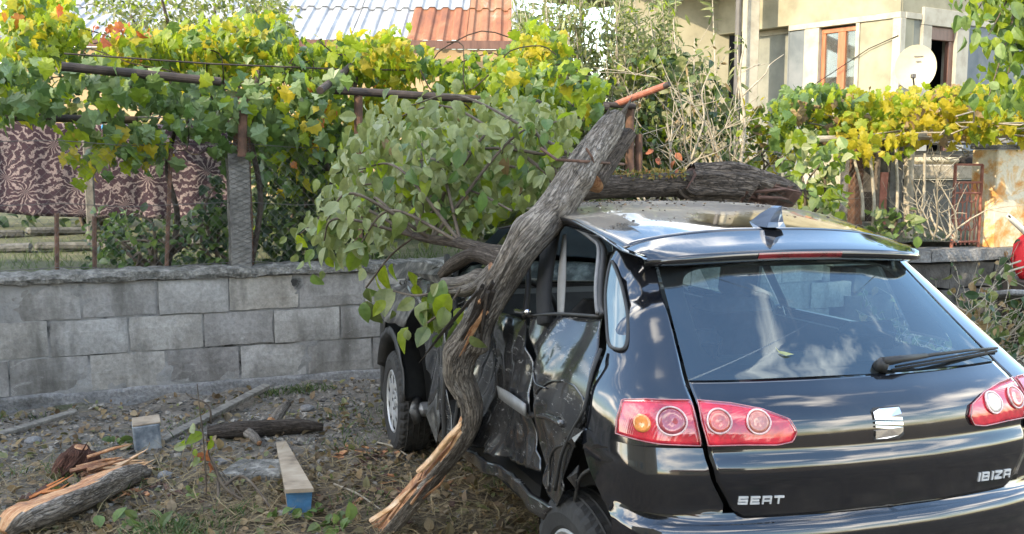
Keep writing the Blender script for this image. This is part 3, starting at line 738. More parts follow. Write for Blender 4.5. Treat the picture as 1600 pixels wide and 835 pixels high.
def dmg(P):
    """inward crush of the struck left side, in metres (x, z in car space)"""
    out = np.zeros(P.shape[:-1]); xs, ys, zs = P[..., 0], P[..., 1], P[..., 2]
    def g(x, z, sx, sz, d): return d * np.exp(-((xs - x) / sx) ** 2 - ((zs - z) / sz) ** 2)
    zone = np.clip((xs + .12) / .25, 0, 1) * np.clip((2.5 - xs) / .4, 0, 1)
    out += g(.95, .75, .55, .30, .085) + g(.12, .60, .16, .13, .06) + g(.32, .86, .10, .10, .045) + g(.55, .45, .18, .16, .05) + g(1.75, .75, .25, .3, .12)
    rid = np.zeros(out.shape)
    for i in np.ndindex(out.shape):
        x, z = xs[i], zs[i]
        n1 = noise.noise(Vector((x * 3.4, z * 2.2 + x * 1.1, 7.7))); n2 = noise.noise(Vector((x * 9.5 + z * 4, z * 6.5, 2.2))); n3 = noise.noise(Vector((x * 23, z * 14, 4.2)))
        rid[i] = .034 * (1 - abs(n1) * 2.6) + .011 * (1 - abs(n2) * 2.2) + .0022 * n3
    return (out + rid * .9) * zone * np.clip((ys - .3) / .3, 0, 1)
def sheetmesh(P, th=.0, inward=None):
    nv, nu = P.shape[:2]; vs = P.reshape(-1, 3); return vs, gridfaces(nv, nu)
def cpart(name, P, mat, parent=None, smooth=True, flip=False, solid=.004):
    vs, fs = sheetmesh(P)
    if flip: fs = [f[::-1] for f in fs]
    o = link(name, mesh(name, vs, fs, M[mat] if isinstance(mat, str) else mat, smooth=smooth), parent or car)
    if solid:
        md = o.modifiers.new('thickness', 'SOLIDIFY'); md.thickness = solid; md.offset = -1
    return o
def cmb(mb, name, mat, parent=None, smooth=False): return mb.build(name, M[mat] if isinstance(mat, str) else mat, parent or car, smooth, local=True)

# materials of the car
def paint(name, scuffed=False):
    m, t, b = newmat(name); v = coords(t, 'Object')
    d = noisetex(t, v, 2.6, 7, .65); f = noisetex(t, v, 90, 3)
    col = mixc(t, ramp(t, d, [(.42, (0, 0, 0)), (.8, (.30, .30, .30))]), (.005, .006, .009), (.055, .05, .044))
    rough = ramp(t, d, [(.4, (.06, .06, .06)), (.75, (.18, .18, .18))])
    if scuffed:
        s1 = noisetex(t, coords(t, 'Object', (1.2, 1, 3.5)), 7, 9, .75, 1.4); s2 = noisetex(t, coords(t, 'Object', (1.0, 1, 4)), 26, 6, .7, .8)
        k = ramp(t, math_(t, 'ADD', math_(t, 'MULTIPLY', s1, .75), math_(t, 'MULTIPLY', s2, .35)), [(.60, (0, 0, 0)), (.655, (.30, .30, .30)), (.74, (.9, .9, .9))])
        col = mixc(t, k, mixc(t, .16, col, (.10, .098, .095)), (.33, .32, .30)); rough = mixc(t, k, ramp(t, d, [(.4, (.10, .10, .10)), (.75, (.30, .30, .30))]), (.55, .55, .55))
    t.links.new(col, b.inputs['Base Color']); t.links.new(rough, b.inputs['Roughness'])
    b.inputs['Specular IOR Level'].default_value = .55; b.inputs['Coat Weight'].default_value = .35 if scuffed else .9; b.inputs['Coat Roughness'].default_value = .045 if not scuffed else .12
    b.inputs['Coat IOR'].default_value = 1.6
    wv = noisetex(t, v, 7, 3); bump(t, b, wv, .03, .01); return m
M['paint'] = paint('black_paint'); M['scuffed'] = paint('scuffed_black_paint', True)
def roofmat():
    m, t, b = newmat('dusty_black_roof'); v = coords(t, 'Object'); h = noisetex(t, v, 3.2, 8, .65, .4)
    sp = N(t, 'ShaderNodeSeparateXYZ'); t.links.new(v, sp.inputs[0])
    mr = N(t, 'ShaderNodeMapRange'); mr.inputs[1].default_value = .10; mr.inputs[2].default_value = .55
    t.links.new(math_(t, 'ADD', sp.outputs[0], math_(t, 'MULTIPLY', math_(t, 'SUBTRACT', h, .5), .55)), mr.inputs[0])
    k = math_(t, 'MULTIPLY', mr.outputs[0], ramp(t, h, [(.3, (.35, .35, .35)), (.6, (.9, .9, .9))]))
    f = noisetex(t, v, 60, 4); k = math_(t, 'MULTIPLY', k, ramp(t, f, [(.3, (.6, .6, .6)), (.6, (1, 1, 1))]))
    col = mixc(t, k, (.008, .009, .012), (.30, .255, .19)); t.links.new(col, b.inputs['Base Color'])
    t.links.new(ramp(t, k, [(0, (.08, .08, .08)), (.5, (.7, .7, .7))]), b.inputs['Roughness'])
    cw = math_(t, 'SUBTRACT', .95, k); t.links.new(cw, b.inputs['Coat Weight']); b.inputs['Coat Roughness'].default_value = .03; b.inputs['Coat IOR'].default_value = 1.65
    return m
M['roofpaint'] = roofmat()
M['crumpled'] = noisy('torn_dusty_metal', [(.36, (.014, .014, .014)), (.50, (.055, .053, .05)), (.60, (.15, .145, .135)), (.74, (.34, .33, .31))], 9, .55, .5, .008, 40, metal=.25, kind='Object')
M['blackplastic'] = noisy('black_plastic', [(.35, (.012, .012, .012)), (.65, (.026, .025, .024)), (.8, (.05, .048, .045))], 12, .6, .2, .003, 80, kind='Object')
M['rubber'] = noisy('tyre_rubber', [(.35, (.016, .016, .016)), (.6, (.030, .029, .028)), (.8, (.06, .056, .05))], 10, .85, .4, .004, 60, kind='Object')
M['hubsilver'] = noisy('hubcap_silver', [(.35, (.34, .345, .35)), (.6, (.46, .465, .47)), (.8, (.55, .55, .55))], 7, .42, .1, .002, 60, kind='Object', metal=.35)
M['chrome'] = plain('chrome', (.72, .72, .74), .16, 1.0)
M['lettersilver'] = plain('letter_silver', (.62, .62, .62), .4, .25)
M['silvertrim'] = noisy('scratched_silver_strip', [(.35, (.17, .17, .17)), (.6, (.26, .26, .26)), (.8, (.4, .4, .4))], 9, .5, .2, .003, 50, kind='Object', metal=.3)
M['cloth'] = noisy('seat_cloth', [(.35, (.020, .021, .023)), (.6, (.035, .036, .04)), (.8, (.05, .05, .055))], 25, .95, .3, .004, 90, kind='Object')
M['trim'] = noisy('beige_pillar_trim', [(.35, (.14, .135, .125)), (.6, (.19, .185, .17)), (.8, (.23, .225, .21))], 6, .8, .1, .003, 60, kind='Object')
M['interior'] = noisy('dark_interior', [(.35, (.014, .014, .015)), (.65, (.03, .03, .032)), (.8, (.045, .045, .045))], 8, .85, .2, .004, 60, kind='Object')
M['carglass'] = glassmat('tinted_rear_glass', (.50, .70, .75), 2.15, .02, .93)
M['sideglass'] = glassmat('side_glass', (.62, .72, .72), 1.6, .015, .93)
M['windscreen'] = glassmat('windscreen_glass', (.75, .82, .80), 1.5, .015, .93)
def lampmat(name, c, rough=.10, em=0):
    m, t, b = newmat(name); v = coords(t, 'Object'); w_ = N(t, 'ShaderNodeTexWave'); w_.inputs['Scale'].default_value = 55; w_.inputs['Distortion'].default_value = .5; t.links.new(v, w_.inputs[0])
    n = noisetex(t, v, 14, 3)
    t.links.new(mixc(t, 1, c, ramp(t, n, [(.3, (.5, .5, .5)), (.7, (1.3, 1.4, 1.3))]), 'MULTIPLY'), b.inputs['Base Color'])
    b.inputs['Roughness'].default_value = rough; b.inputs['Coat Weight'].default_value = 1; b.inputs['Coat Roughness'].default_value = .02; b.inputs['Coat IOR'].default_value = 1.6
    bump(t, b, w_.outputs[0], .12, .003); return m
M['lampred'] = lampmat('red_lens', (.62, .022, .045)); M['lamppink'] = lampmat('pink_red_lens', (.70, .10, .11)); M['lamporange'] = lampmat('orange_lens', (.70, .24, .06))
M['lampclear'] = lampmat('clear_lens', (.55, .46, .42)); M['lamprim'] = lampmat('lens_rim', (.72, .45, .45), .2); M['lampdark'] = lampmat('dark_red_lens', (.16, .010, .014))
M['lampedge'] = lampmat('lens_edge', (.42, .13, .15), .25)

# seams measured from the photograph
SEAM = tzs([(1021, 386), (1034, 440), (1054, 520), (1071, 585), (1086, 632), (1100, 697), (1117, 752), (1134, 787)])
SEAMz = np.array([p[1] for p in SEAM])[::-1]; SEAMt = np.array([p[0] for p in SEAM])[::-1]
def tseam(z): return np.interp(z, SEAMz, SEAMt)

def quarter(mirror=False):
    left = tzs([(908, 702), (911, 665), (924, 600), (944, 548), (948, 500), (950, 440), (952, 374)])
    right = [(tseam(z) + .006, z) for z in np.linspace(tz(1098, 697)[1], SEAMz[-1], 14)]
    bot = tzs([(908, 702), (935, 700), (965, 699)]) + [right[0]]; top = [left[-1], right[-1]]
    g = coons(bot, right, top, left, 40, 46); t, z = g[..., 0], g[..., 1]
    P = B(t, z)
    if not mirror:
        n = Bn(t, z); d = np.zeros(t.shape)
        for i in np.ndindex(t.shape):
            k = max(0, min(1, (P[i][0] + .33) / .20)); x, zz = P[i][0], P[i][2]
            d[i] = k * (.020 * (1 - 2.2 * abs(noise.noise(Vector((x * 7, zz * 5, 4.1))))) + .03 * max(0, (1.0 - zz)) * k)
        P = P - n * d[..., None]
    else: P = P * [1, -1, 1]
    cpart('quarter_panel', P, 'paint', flip=mirror)
quarter(); quarter(True)
def bumper():
    z1 = tz(1098, 699)[1] - .004
    zs = np.r_[np.linspace(.24, .55, 10), np.linspace(.56, .60, 6), np.linspace(.62, z1, 8)]
    _ar = tzs([(955, 835), (948, 795), (934, 765), (921, 735), (912, 703)]); _az = [p[1] for p in _ar]; _at = [p[0] for p in _ar]
    vs, fs = [], []
    # side pieces left and right up to the lamps, centre below the hatch
    for sgn in (1, -1):
        g = []
        for z in zs:
            t0 = tseam(z) + .008 if z > .603 else 0
            ta = float(np.interp(z, _az, _at))
            row = B(np.linspace(t0, ta, 44), np.full(44, z)) * [1, sgn, 1]
            g.append(row)
        P = np.array(g); v, f = sheetmesh(P); b = len(vs)
        vs += [tuple(p) for p in v]; fs += [tuple(i + b for i in (q if sgn > 0 else q[::-1])) for q in f]
    o = link('rear_bumper', mesh('rear_bumper', vs, fs, M['paint'], smooth=True), car)
    # shelf that closes the bumper under the hatch
    P = np.array([[B(t, .600)[0] if False else np.array(B(np.array(t), np.array(.600))) + [dx, 0, 0] for t in np.linspace(-.62, .62, 40)] for dx in (0, .03, .07)])
    cpart('bumper_shelf', P, 'blackplastic', solid=0)
bumper()
def hatch():
    zs = np.r_[np.linspace(.604, .80, 26), np.linspace(.81, .972, 26)]; g = []
    for z in zs:
        ts = tseam(z) - .006
        e = max(0, 1 - (z - .604) / .05)
        g.append(B(np.linspace(-ts + .05 * e * e, ts - .05 * e * e, 72), np.full(72, z)))
    cpart('tailgate', np.array(g), 'paint', flip=True)
hatch()
tailgate = [o for o in car.children if o.name == 'tailgate'][0]
M['frit'] = plain('black_frit', (.008, .009, .010), .6)
def rearwindow():
    z0, z1 = .974, 1.300
    na = 96
    def sq(a, e):    # rounded rectangle
        c, s = math.cos(a), math.sin(a); return np.sign(c) * abs(c) ** e, np.sign(s) * abs(s) ** e
    def pt(x, y, off=0):
        z = z0 + (z1 - z0) * (y * .5 + .5); t = (tseam(z) - .006) * x; return B(np.array(t), np.array(z), off)
    outer = []; inner = []; ilow = []
    for i in range(na):
        a = 2 * math.pi * i / na
        x, y = sq(a, .13); outer.append((max(-1, min(1, x * 1.08)), max(-1, min(1, y * 1.08))))
        x, y = sq(a, .32); inner.append((x * (.885 - .0 * y), y * .86 + .07))
    vs = [pt(*p) for p in outer] + [pt(x * .5 + X * .5, y * .5 + Y * .5) for (x, y), (X, Y) in zip(outer, inner)] + [pt(*p) for p in inner] + [pt(x * .995, y * .995, -.010) for x, y in inner]
    vs = [tuple(np.array(pt(*p, -.004))) for p in outer] + [pt(x * .5 + X * .5, y * .5 + Y * .5, -.004) for (x, y), (X, Y) in zip(outer, inner)] + [pt(*p, -.005) for p in inner] + [pt(x * .985, y * .985, -.016) for x, y in inner]
    o = link('window_frame', mesh('window_frame', vs, gridfaces(4, na, True), M['frit'], smooth=True), car)
    vs, fs = [], []; nr = 9
    for k in range(nr):
        for (x, y) in outer:
            q = k / (nr - 1) * 1.0; vs.append(pt(x * q, y * q, 0.0))
    link('rear_window', mesh('rear_window', vs, gridfaces(nr, na, True), M['carglass'], smooth=True), car)
rearwindow()
def roofZ(x, y):
    zc = pchip([(-.25, 1.33), (-.10, 1.368), (.05, 1.398), (.3, 1.435), (.5, 1.458), (.75, 1.470), (1.0, 1.463), (1.25, 1.43), (1.4, 1.40)])(x)
    return zc - (.045 - .018 * min(1, max(0, x / .4))) * (abs(y) / .56) ** 2.6 - (.012 - .006 * min(1, max(0, x / .4))) * (abs(y) / .56) ** 10
def roofW(x): return pchip([(-.25, .525), (0, .563), (.4, .575), (.9, .565), (1.3, .53)])(x)
def roof():
    xs = np.linspace(.0, 1.32, 40); g = []
    for x in xs:
        w = roofW(x); row = []
        for k in np.linspace(-1, 1, 41):
            y = w * k; z = roofZ(x, y); d = 0
            d = .012 * math.exp(-((x - .62) / .25) ** 2 - ((y - .52) / .16) ** 2) + .006 * noise.noise(Vector((x * 5, y * 4, 2))) * max(0, k)
            row.append((x - .02 * (1 - abs(k) ** 3), y, z - d))
        g.append(row)
    cpart('roof', np.array(g), 'roofpaint', flip=True, solid=.006)
    # rails under the roof edge
    for sg in (1, -1):
        g = []
        for x in np.linspace(-.135 if sg > 0 else -.03, 1.3, 44):
            w = float(roofW(x)); z = float(roofZ(x, w)); d = .010 * math.exp(-((x - .62) / .25) ** 2) if sg > 0 else 0
            zb = float(np.interp(x, [-.15, 0, .2, .5, .8, 1.3], [1.318, 1.328, 1.355, 1.385, 1.385, 1.33])) - d * .4; yb = max(float(np.interp(zb, _zz, WZ(_zz))) + .004, w * .995); zt_ = z - d
            row = [(x, sg * (w - .004), zt_ - .006), (x, sg * (w + .003), zt_ - .001), (x, sg * (w + .009), zt_ - .005), (x, sg * (w * .55 + yb * .45 + .008), zt_ * .6 + zb * .4), (x, sg * yb, zb), (x, sg * (yb - .012), zb - .008), (x, sg * (yb - .04), zb)]
            g.append(row)
        cpart('roof_rail', np.array(g), 'paint', flip=sg < 0, solid=0)
    # spoiler above the rear window
    g = []
    for k in np.linspace(-1, 1, 49):
        w = .548 * k; wf = .562 * k; e = abs(k) ** 6
        zt = float(roofZ(-.006, wf))
        te = -.185 + .012 * k * k + .05 * abs(k) ** 10; tzv = 1.331 - .020 * k * k - .012 * e
        row = [(-.006 - .02 * (1 - abs(k) ** 3), wf, zt), (-.06, wf * .995, zt * .62 + tzv * .38 + .006), (-.12, w * .99, zt * .30 + tzv * .70 + .005), (te + .012, w, tzv + .002), (te, w, tzv - .004),
               (te + .007, w, tzv - .014 - .016 * (1 - e)), (te + .03, w * .985, tzv - .022 - .018 * (1 - e)), (-.11, w * .96, 1.296 - .01 * k * k), (-.05, w * .96, 1.30)]
        g.append(row)
    sp = cpart('spoiler', np.array(g), 'paint', solid=0)
    for e in (0, -1):
        vs = [tuple(p) for p in g[e]]; f = tuple(range(len(vs))); link('spoiler_end', mesh('spoiler_end', vs, [f if e else f[::-1]], M['paint']), sp)
    g = []
    for k in np.linspace(-.30, .30, 24):
        w = .548 * k; te = -.185 + .012 * k * k; tzv = 1.331 - .020 * k * k; q = .25 - (k / .3) ** 2 * .25 + .0
        g.append([(te + .0015, w, tzv - .0065), (te - .0010, w, tzv - .0085), (te + .0025, w, tzv - .0190), (te + .006, w, tzv - .0285), (te + .012, w, tzv - .031)])
    cpart('brake_light', np.array(g), 'lampdark', sp, solid=0)
    # aerial fin
    c = np.array([.05, 0, 0]); fb = MB(); zb = float(roofZ(.07, 0)) - .003
    ring = lambda x0, x1, w, z: [(x0, -w, z), (x1, -w * .55, z), (x1 + .012, 0, z), (x1, w * .55, z), (x0, w, z), (x0 - .012, 0, z)]
    R_ = [ring(-.035, .135, .038, zb), ring(-.032, .10, .030, zb + .018), ring(-.040, .055, .018, zb + .045), ring(-.050, .0, .008, zb + .068), ring(-.052, -.02, .003, zb + .075)]
    vs = [p for r in R_ for p in r]; fs = gridfaces(5, 6, True) + [tuple(24 + i for i in range(6))]
    fb.add(vs, fs); cmb(fb, 'aerial_fin', 'finpaint')
M['finpaint'] = plain('fin_paint', (.10, .13, .19), .22, 0, 1)
roof()

def crumbs():
    m = MB(); rr = random.Random(5)
    for _ in range(300):
        x = rr.choice([rr.uniform(.45, 1.15), rr.gauss(.75, .12), rr.uniform(.1, 1.1)]); y = rr.choice([rr.uniform(-.5, .52), rr.gauss(.3, .16)])
        if abs(y) > .53: continue
        s = rr.choice([.002, .003, .004, .006, .008]); m.box((x, y, float(roofZ(x, y)) + .003), (s * rr.uniform(.8, 2.2), s, s * .5), (rr.uniform(-.3, .3), rr.uniform(-.3, .3), rr.uniform(0, 3)), rr.choice([0, 0, 1]))
    vs = c2w(np.array(m.v)); o = link('bark_crumbs', mesh('bark_crumbs', vs, m.f, [M['darkcrumb'], M['tancrumb']], m.m)); o['kind'] = 'stuff'
M['darkcrumb'] = plain('bark_crumb', (.05, .038, .03), .9); M['tancrumb'] = plain('wood_crumb', (.24, .17, .11), .9)
crumbs()
# -------- left flank, crushed
def flank(name, bot, right, top, left, mat, nu=34, nv=34, extra=0., k=1., solid=.004, off=0.):
    g = coons(tzs(bot), tzs(right), tzs(top), tzs(left), nu, nv); t, z = g[..., 0], g[..., 1]; P = B(t, z)
    d = dmg(P) * k + extra
    return cpart(name, B(t, z, -d + off), mat, solid=solid, flip=False)
rd = flank('rear_door', [(838, 755), (850, 774), (868, 792)], [(868, 792), (878, 750), (896, 700), (911, 655), (919, 610), (934, 548), (938, 494)], [(813, 489), (870, 491), (938, 494)],
      [(838, 755), (832, 735), (817, 650), (812, 600), (814, 550), (813, 489)], 'scuffed', 56, 56)
fd = flank('front_door', [(724, 702), (775, 730), (826, 739)], [(826, 739), (804, 655), (800, 600), (802, 550), (804, 488)], [(700, 470), (750, 478), (806, 488)],
      [(724, 702), (706, 640), (702, 560), (700, 470)], 'scuffed', 56, 50)
flank('sill', [(716, 716), (780, 758), (848, 812)], [(848, 812), (852, 803), (858, 794)], [(722, 703), (782, 742), (858, 794)], [(716, 716), (719, 710), (722, 703)], 'scuffed', 40, 8, k=.35, solid=.02)
flank('front_wing', [(678, 682), (695, 700), (712, 706)], [(712, 706), (694, 620), (690, 540), (692, 436)], [(636, 438), (662, 434), (692, 436)], [(678, 682), (664, 640), (655, 580), (645, 500), (636, 438)], 'scuffed', 36, 60, k=.5, off=.012)
M['gap'] = plain('dark_gap', (.006, .006, .006), .9)  # near-black colour carries the shade of panel gaps and inner hollows
# torn edge behind the rear door, hanging shreds of metal and trim
def side3(L, off): 
    out = []
    for u, v in L:
        t, z = tz(u, v); p = B(np.array(t), np.array(z)); d = float(dmg(p[None, :])[0]); out.append(B(np.array(t), np.array(z), off - d * .8))
    return out
def ctube(name, L, r, mat, off=.0, n=8, parent=None, sm=5):
    m = MB(); m.tube(spline(side3(L, off), sm), r, n); return cmb(m, name, mat, parent, True)
ctube('weatherstrip', [(700, 402), (694, 470), (690, 560), (690, 620), (697, 690)], .016, 'rubber', .025)
ctube('weatherstrip', [(712, 398), (704, 470), (702, 560), (701, 640), (706, 690)], .012, 'rubber', .015)
MOULD = 1
ctube('moulding', [(812, 650), (850, 652), (880, 664)], .012, 'scuffed', .002, parent=rd)
ctube('handle', [(798, 482), (812, 485), (826, 488)], .011, 'chrome', .022, parent=fd)
# bent lip of the dented rear door: the round pressing mark
def roundmark():
    L = [(870 + 44 * math.cos(a) * (1 if math.cos(a) > 0 else .95), 640 + 46 * math.sin(a)) for a in np.linspace(-2.6, 1.3, 22)]
    ctube('crease', L, .0035, 'scuffed', .001, 6, rd, 2)
    ctube('crease', [(815, 560), (830, 580), (836, 600), (850, 606)], .003, 'scuffed', .002, 6, rd)
    ctube('crease', [(905, 655), (890, 690), (866, 700), (850, 720), (852, 770)], .005, 'scuffed', .001, 6, rd)
    ctube('crease', [(905, 660), (912, 640), (920, 615)], .004, 'scuffed', .004, 6, rd)
roundmark()
# torn strip and shreds hanging by the rear wheel
ctube('torn_strip', [(943, 548), (928, 590), (918, 640), (903, 668), (884, 710), (872, 765)], .006, 'blackplastic', .012)
for L, r, mt in (([(905, 700), (912, 730), (925, 762)], .008, 'crumpled'), ([(880, 790), (888, 750), (906, 735)], .007, 'crumpled'), ([(897, 665), (915, 672), (904, 700)], .012, 'crumpled')):
    ctube('torn_shred', L, r, mt, -.04, 6)
# window frame of the rear door and the small fixed light behind it
ctube('window_frame', [(884, 347), (905, 356), (925, 368), (937, 384), (938, 400), (936, 440), (938, 480), (943, 495)], .013, 'silvertrim2' if False else 'blackplastic', .004, parent=rd)
M['greyrubber'] = noisy('grey_rubber', [(.35, (.09, .088, .088)), (.6, (.15, .147, .145)), (.8, (.2, .2, .2))], 9, .6, .1, .003, 50, kind='Object')
ctube('window_seal', [(886, 352), (906, 361), (924, 373), (934, 388), (931, 440), (933, 475), (938, 492)], .008, 'greyrubber', .014, parent=rd)
ctube('belt_seal', [(815, 488), (870, 490), (937, 495)], .006, 'blackplastic', .004, parent=rd)
def stripq(name, Lo, Li, mat, off, parent=None, th=.02):
    a, b = side3(Lo, off), side3(Li, off); a, b = spline(a, 4), spline(b, 4); return cpart(name, np.array([a, b]), mat, parent, solid=th)
stripq('centre_pillar', [(832, 500), (836, 440), (852, 345), (868, 332)], [(852, 500), (856, 440), (869, 352), (884, 340)], 'gap', -.01)
stripq('pillar_trim', [(858, 490), (863, 430), (873, 362)], [(871, 490), (873, 430), (880, 362)], 'trim', -.02, None, .004)
stripq('front_pillar', [(702, 470), (730, 430), (800, 352), (860, 318)], [(722, 470), (748, 432), (812, 358), (868, 326)], 'paint', -.02)
ctube('window_frame', [(806, 488), (816, 440), (826, 400), (846, 356)], .012, 'blackplastic', .0, parent=fd)
def qglass():
    L = [(951, 432), (955, 411), (962, 420), (972, 450), (980, 490), (983, 520), (978, 543), (964, 547), (953, 538), (948, 500), (948, 462)]
    c = tz(963, 485); ring = [tz(*p) for p in L]
    ring = [tuple(p) for p in np.array(spline(ring + [ring[0]], 4))[:-1]]
    for nm, k, off, mt in (('quarter_glass', 1.0, .004, 'quarterglass'), ('glass_seal', 1.0, .0, 'blackplastic')):
        if nm == 'glass_seal':
            m = MB(); m.tube([B(np.array(t), np.array(z), .004) for t, z in ring + ring[:1]], .006, 6, cap=False); cmb(m, nm, mt, None, True); continue
        vs = [B(np.array(c[0]), np.array(c[1]), off)]
        for q in (.5, 1): vs += [B(np.array(c[0] + (t - c[0]) * q), np.array(c[1] + (z - c[1]) * q), off) for t, z in ring]
        n = len(ring); fs = [(0, 1 + (i + 1) % n, 1 + i) for i in range(n)] + [(1 + i, 1 + (i + 1) % n, 1 + n + (i + 1) % n, 1 + n + i) for i in range(n)]
        link(nm, mesh(nm, vs, fs, M[mt], smooth=True), car)
M['quarterglass'] = plain('sky_tint_glass', (.13, .18, .19), .10, 0, 1)  # opaque pane, teal sky reflection painted into the base colour
qglass()
stripq('moulding', [(752, 604), (778, 616), (806, 633)], [(753, 624), (778, 637), (806, 653)], 'silvertrim', .008, fd, .005)
def shard(L, mat='crumpled', off=.01):
    pts = side3(L, off); c = sum(np.array(p) for p in pts) / len(pts); n = len(pts); vs = [c + np.array([0, .012, 0])] + [np.array(p) + np.array([0, .008 * ((-1) ** i), 0]) for i, p in enumerate(pts)]
    o = link('torn_sheet', mesh('torn_sheet', vs, [(0, 1 + i, 1 + (i + 1) % n) for i in range(n)], M[mat]), car); md = o.modifiers.new('t', 'SOLIDIFY'); md.thickness = .004
for L in ([(907, 668), (914, 672), (908, 690), (901, 698), (897, 688)], [(896, 745), (906, 728), (912, 738), (902, 762)]): shard(L, 'scuffed')
for L in ([(642, 436), (660, 470), (664, 520), (655, 500), (646, 460)], [(662, 560), (672, 610), (690, 660), (684, 690), (668, 650)], [(650, 430), (690, 418), (715, 432), (690, 446)], [(612, 424), (648, 414), (690, 416), (660, 436), (625, 440)]): shard(L, 'crumpled', .035)

# -------- dark inner shell, floor, wheel houses
def shell():
    m = MB()
    m.box((1.2, 0, .30), (3.2, 1.30, .12)); m.box((.95, .57, .62), (1.9, .03, .62)); m.box((.95, -.70, .62), (1.9, .03, .62))
    m.box((-.1, .45, .62), (.75, .03, .55)); m.box((-.1, -.45, .62), (.75, .03, .55)); m.box((-.42, 0, .55), (.06, 1.0, .45)); m.box((2.15, 0, .62), (.06, 1.3, .6)); m.box((2.7, 0, .5), (.8, .8, .3))
    cmb(m, 'inner_shell', 'gap')
    for sg in (1, -1):
        for x0, zc, r0 in ((-.0, .30, .38), (2.46, .30, .37)):
            g = []
            for a in np.linspace(-.25, math.pi + .25, 18): g.append([(x0 + r0 * math.cos(a), sg * y, zc + r0 * math.sin(a)) for y in (.50, .62, .715)])
            cpart('wheel_house', np.array(g), 'gap', solid=0)
shell()
def box3(name, c, s, mat, bev=.04, rot=None, parent=None):
    m = MB(); m.box(c, s, rot, 0, bev); return cmb(m, name, mat, parent)
def cushion(name, c, s, rot, mat='cloth', parent=None):
    o = box3(name, (0, 0, 0), s, mat, min(s) * .42, None, parent); o.location = c; o.rotation_euler = rot
    md = o.modifiers.new('round', 'SUBSURF'); md.levels = 2; md.render_levels = 2
    for p in o.data.polygons: p.use_smooth = True
    return o
for y in (.22, -.36):
    st = cushion('front_seat', (.86, y, .74), (.14, .42, .66), (0, R(-14), 0)); cushion('seat_base', (1.15, y, .42), (.5, .48, .16), (0, R(-8), 0))
    cushion('headrest', (.76, y, 1.15), (.10, .20, .22), (0, R(-10), 0))
    for k in (-.06, .06):
        m = MB(); m.tube([(.79, y + k, 1.0), (.765, y + k, 1.1)], .008, 6); cmb(m, 'headrest_post', 'chrome')
cushion('rear_bench', (.02, 0, .70), (.16, 1.16, .56), (0, R(-20), 0)); cushion('bench_base', (.30, 0, .40), (.5, 1.16, .16), (0, 0, 0))
for y in (.36, -.36): cushion('headrest', (-.08, y, 1.0), (.09, .25, .13), (0, R(-14), 0))
box3('parcel_shelf', (-.25, 0, .945), (.42, 1.18, .03), 'interior', .012)
box3('dashboard', (1.86, 0, .84), (.42, 1.28, .26), 'interior', .09)
m = MB(); cst = np.array([1.56, .36, .88]); m.tube([tuple(cst + np.array([.06 * math.sin(a) * .5, .18 * math.cos(a), .17 * math.sin(a)])) for a in np.linspace(0, 2 * math.pi, 28)], .014, 8, cap=False); cmb(m, 'steering_wheel', 'interior', None, True)
# hatch pillars inside, headliner
P = np.array([[(x, y, float(roofZ(x, y)) - .035) for y in np.linspace(-.52, .52, 9)] for x in np.linspace(-.05, 1.25, 9)]); cpart('headliner', P, 'trim', solid=0)
# -------- right side, undamaged
def rightside():
    def q(name, x0, x1, z0, z1, mat, off=0., sol=.004, nu=14, nv=18):
        g = []
        for z in np.linspace(z0, z1, nv):
            tb = np.interp(np.linspace(x0, x1, nu) - XR(z), _pl[:, 0], PT); g.append(B(tb, np.full(nu, z), off) * [1, -1, 1])
        return cpart(name, np.array(g), mat, flip=True, solid=sol)
    q('rear_door', .34, 1.08, .30, .955, 'paint'); q('front_door', 1.09, 2.08, .30, .955, 'paint'); q('sill', .34, 2.08, .20, .295, 'paint')
    q('rear_window_pane', .20, 1.03, .96, 1.30, 'sideglass', -.01, .0); q('front_window_pane', 1.10, 1.75, .96, 1.30, 'sideglass', -.01, 0)
    q('centre_pillar', 1.03, 1.10, .957, 1.31, 'blackplastic', -.004); q('corner_pillar', -.02, .20, .957, 1.31, 'paint', -.002)
    q('front_wing', 2.09, 2.16, .25, .95, 'paint'); q('front_wing_top', 2.16, 3.1, .66, .93, 'paint')
rightside()
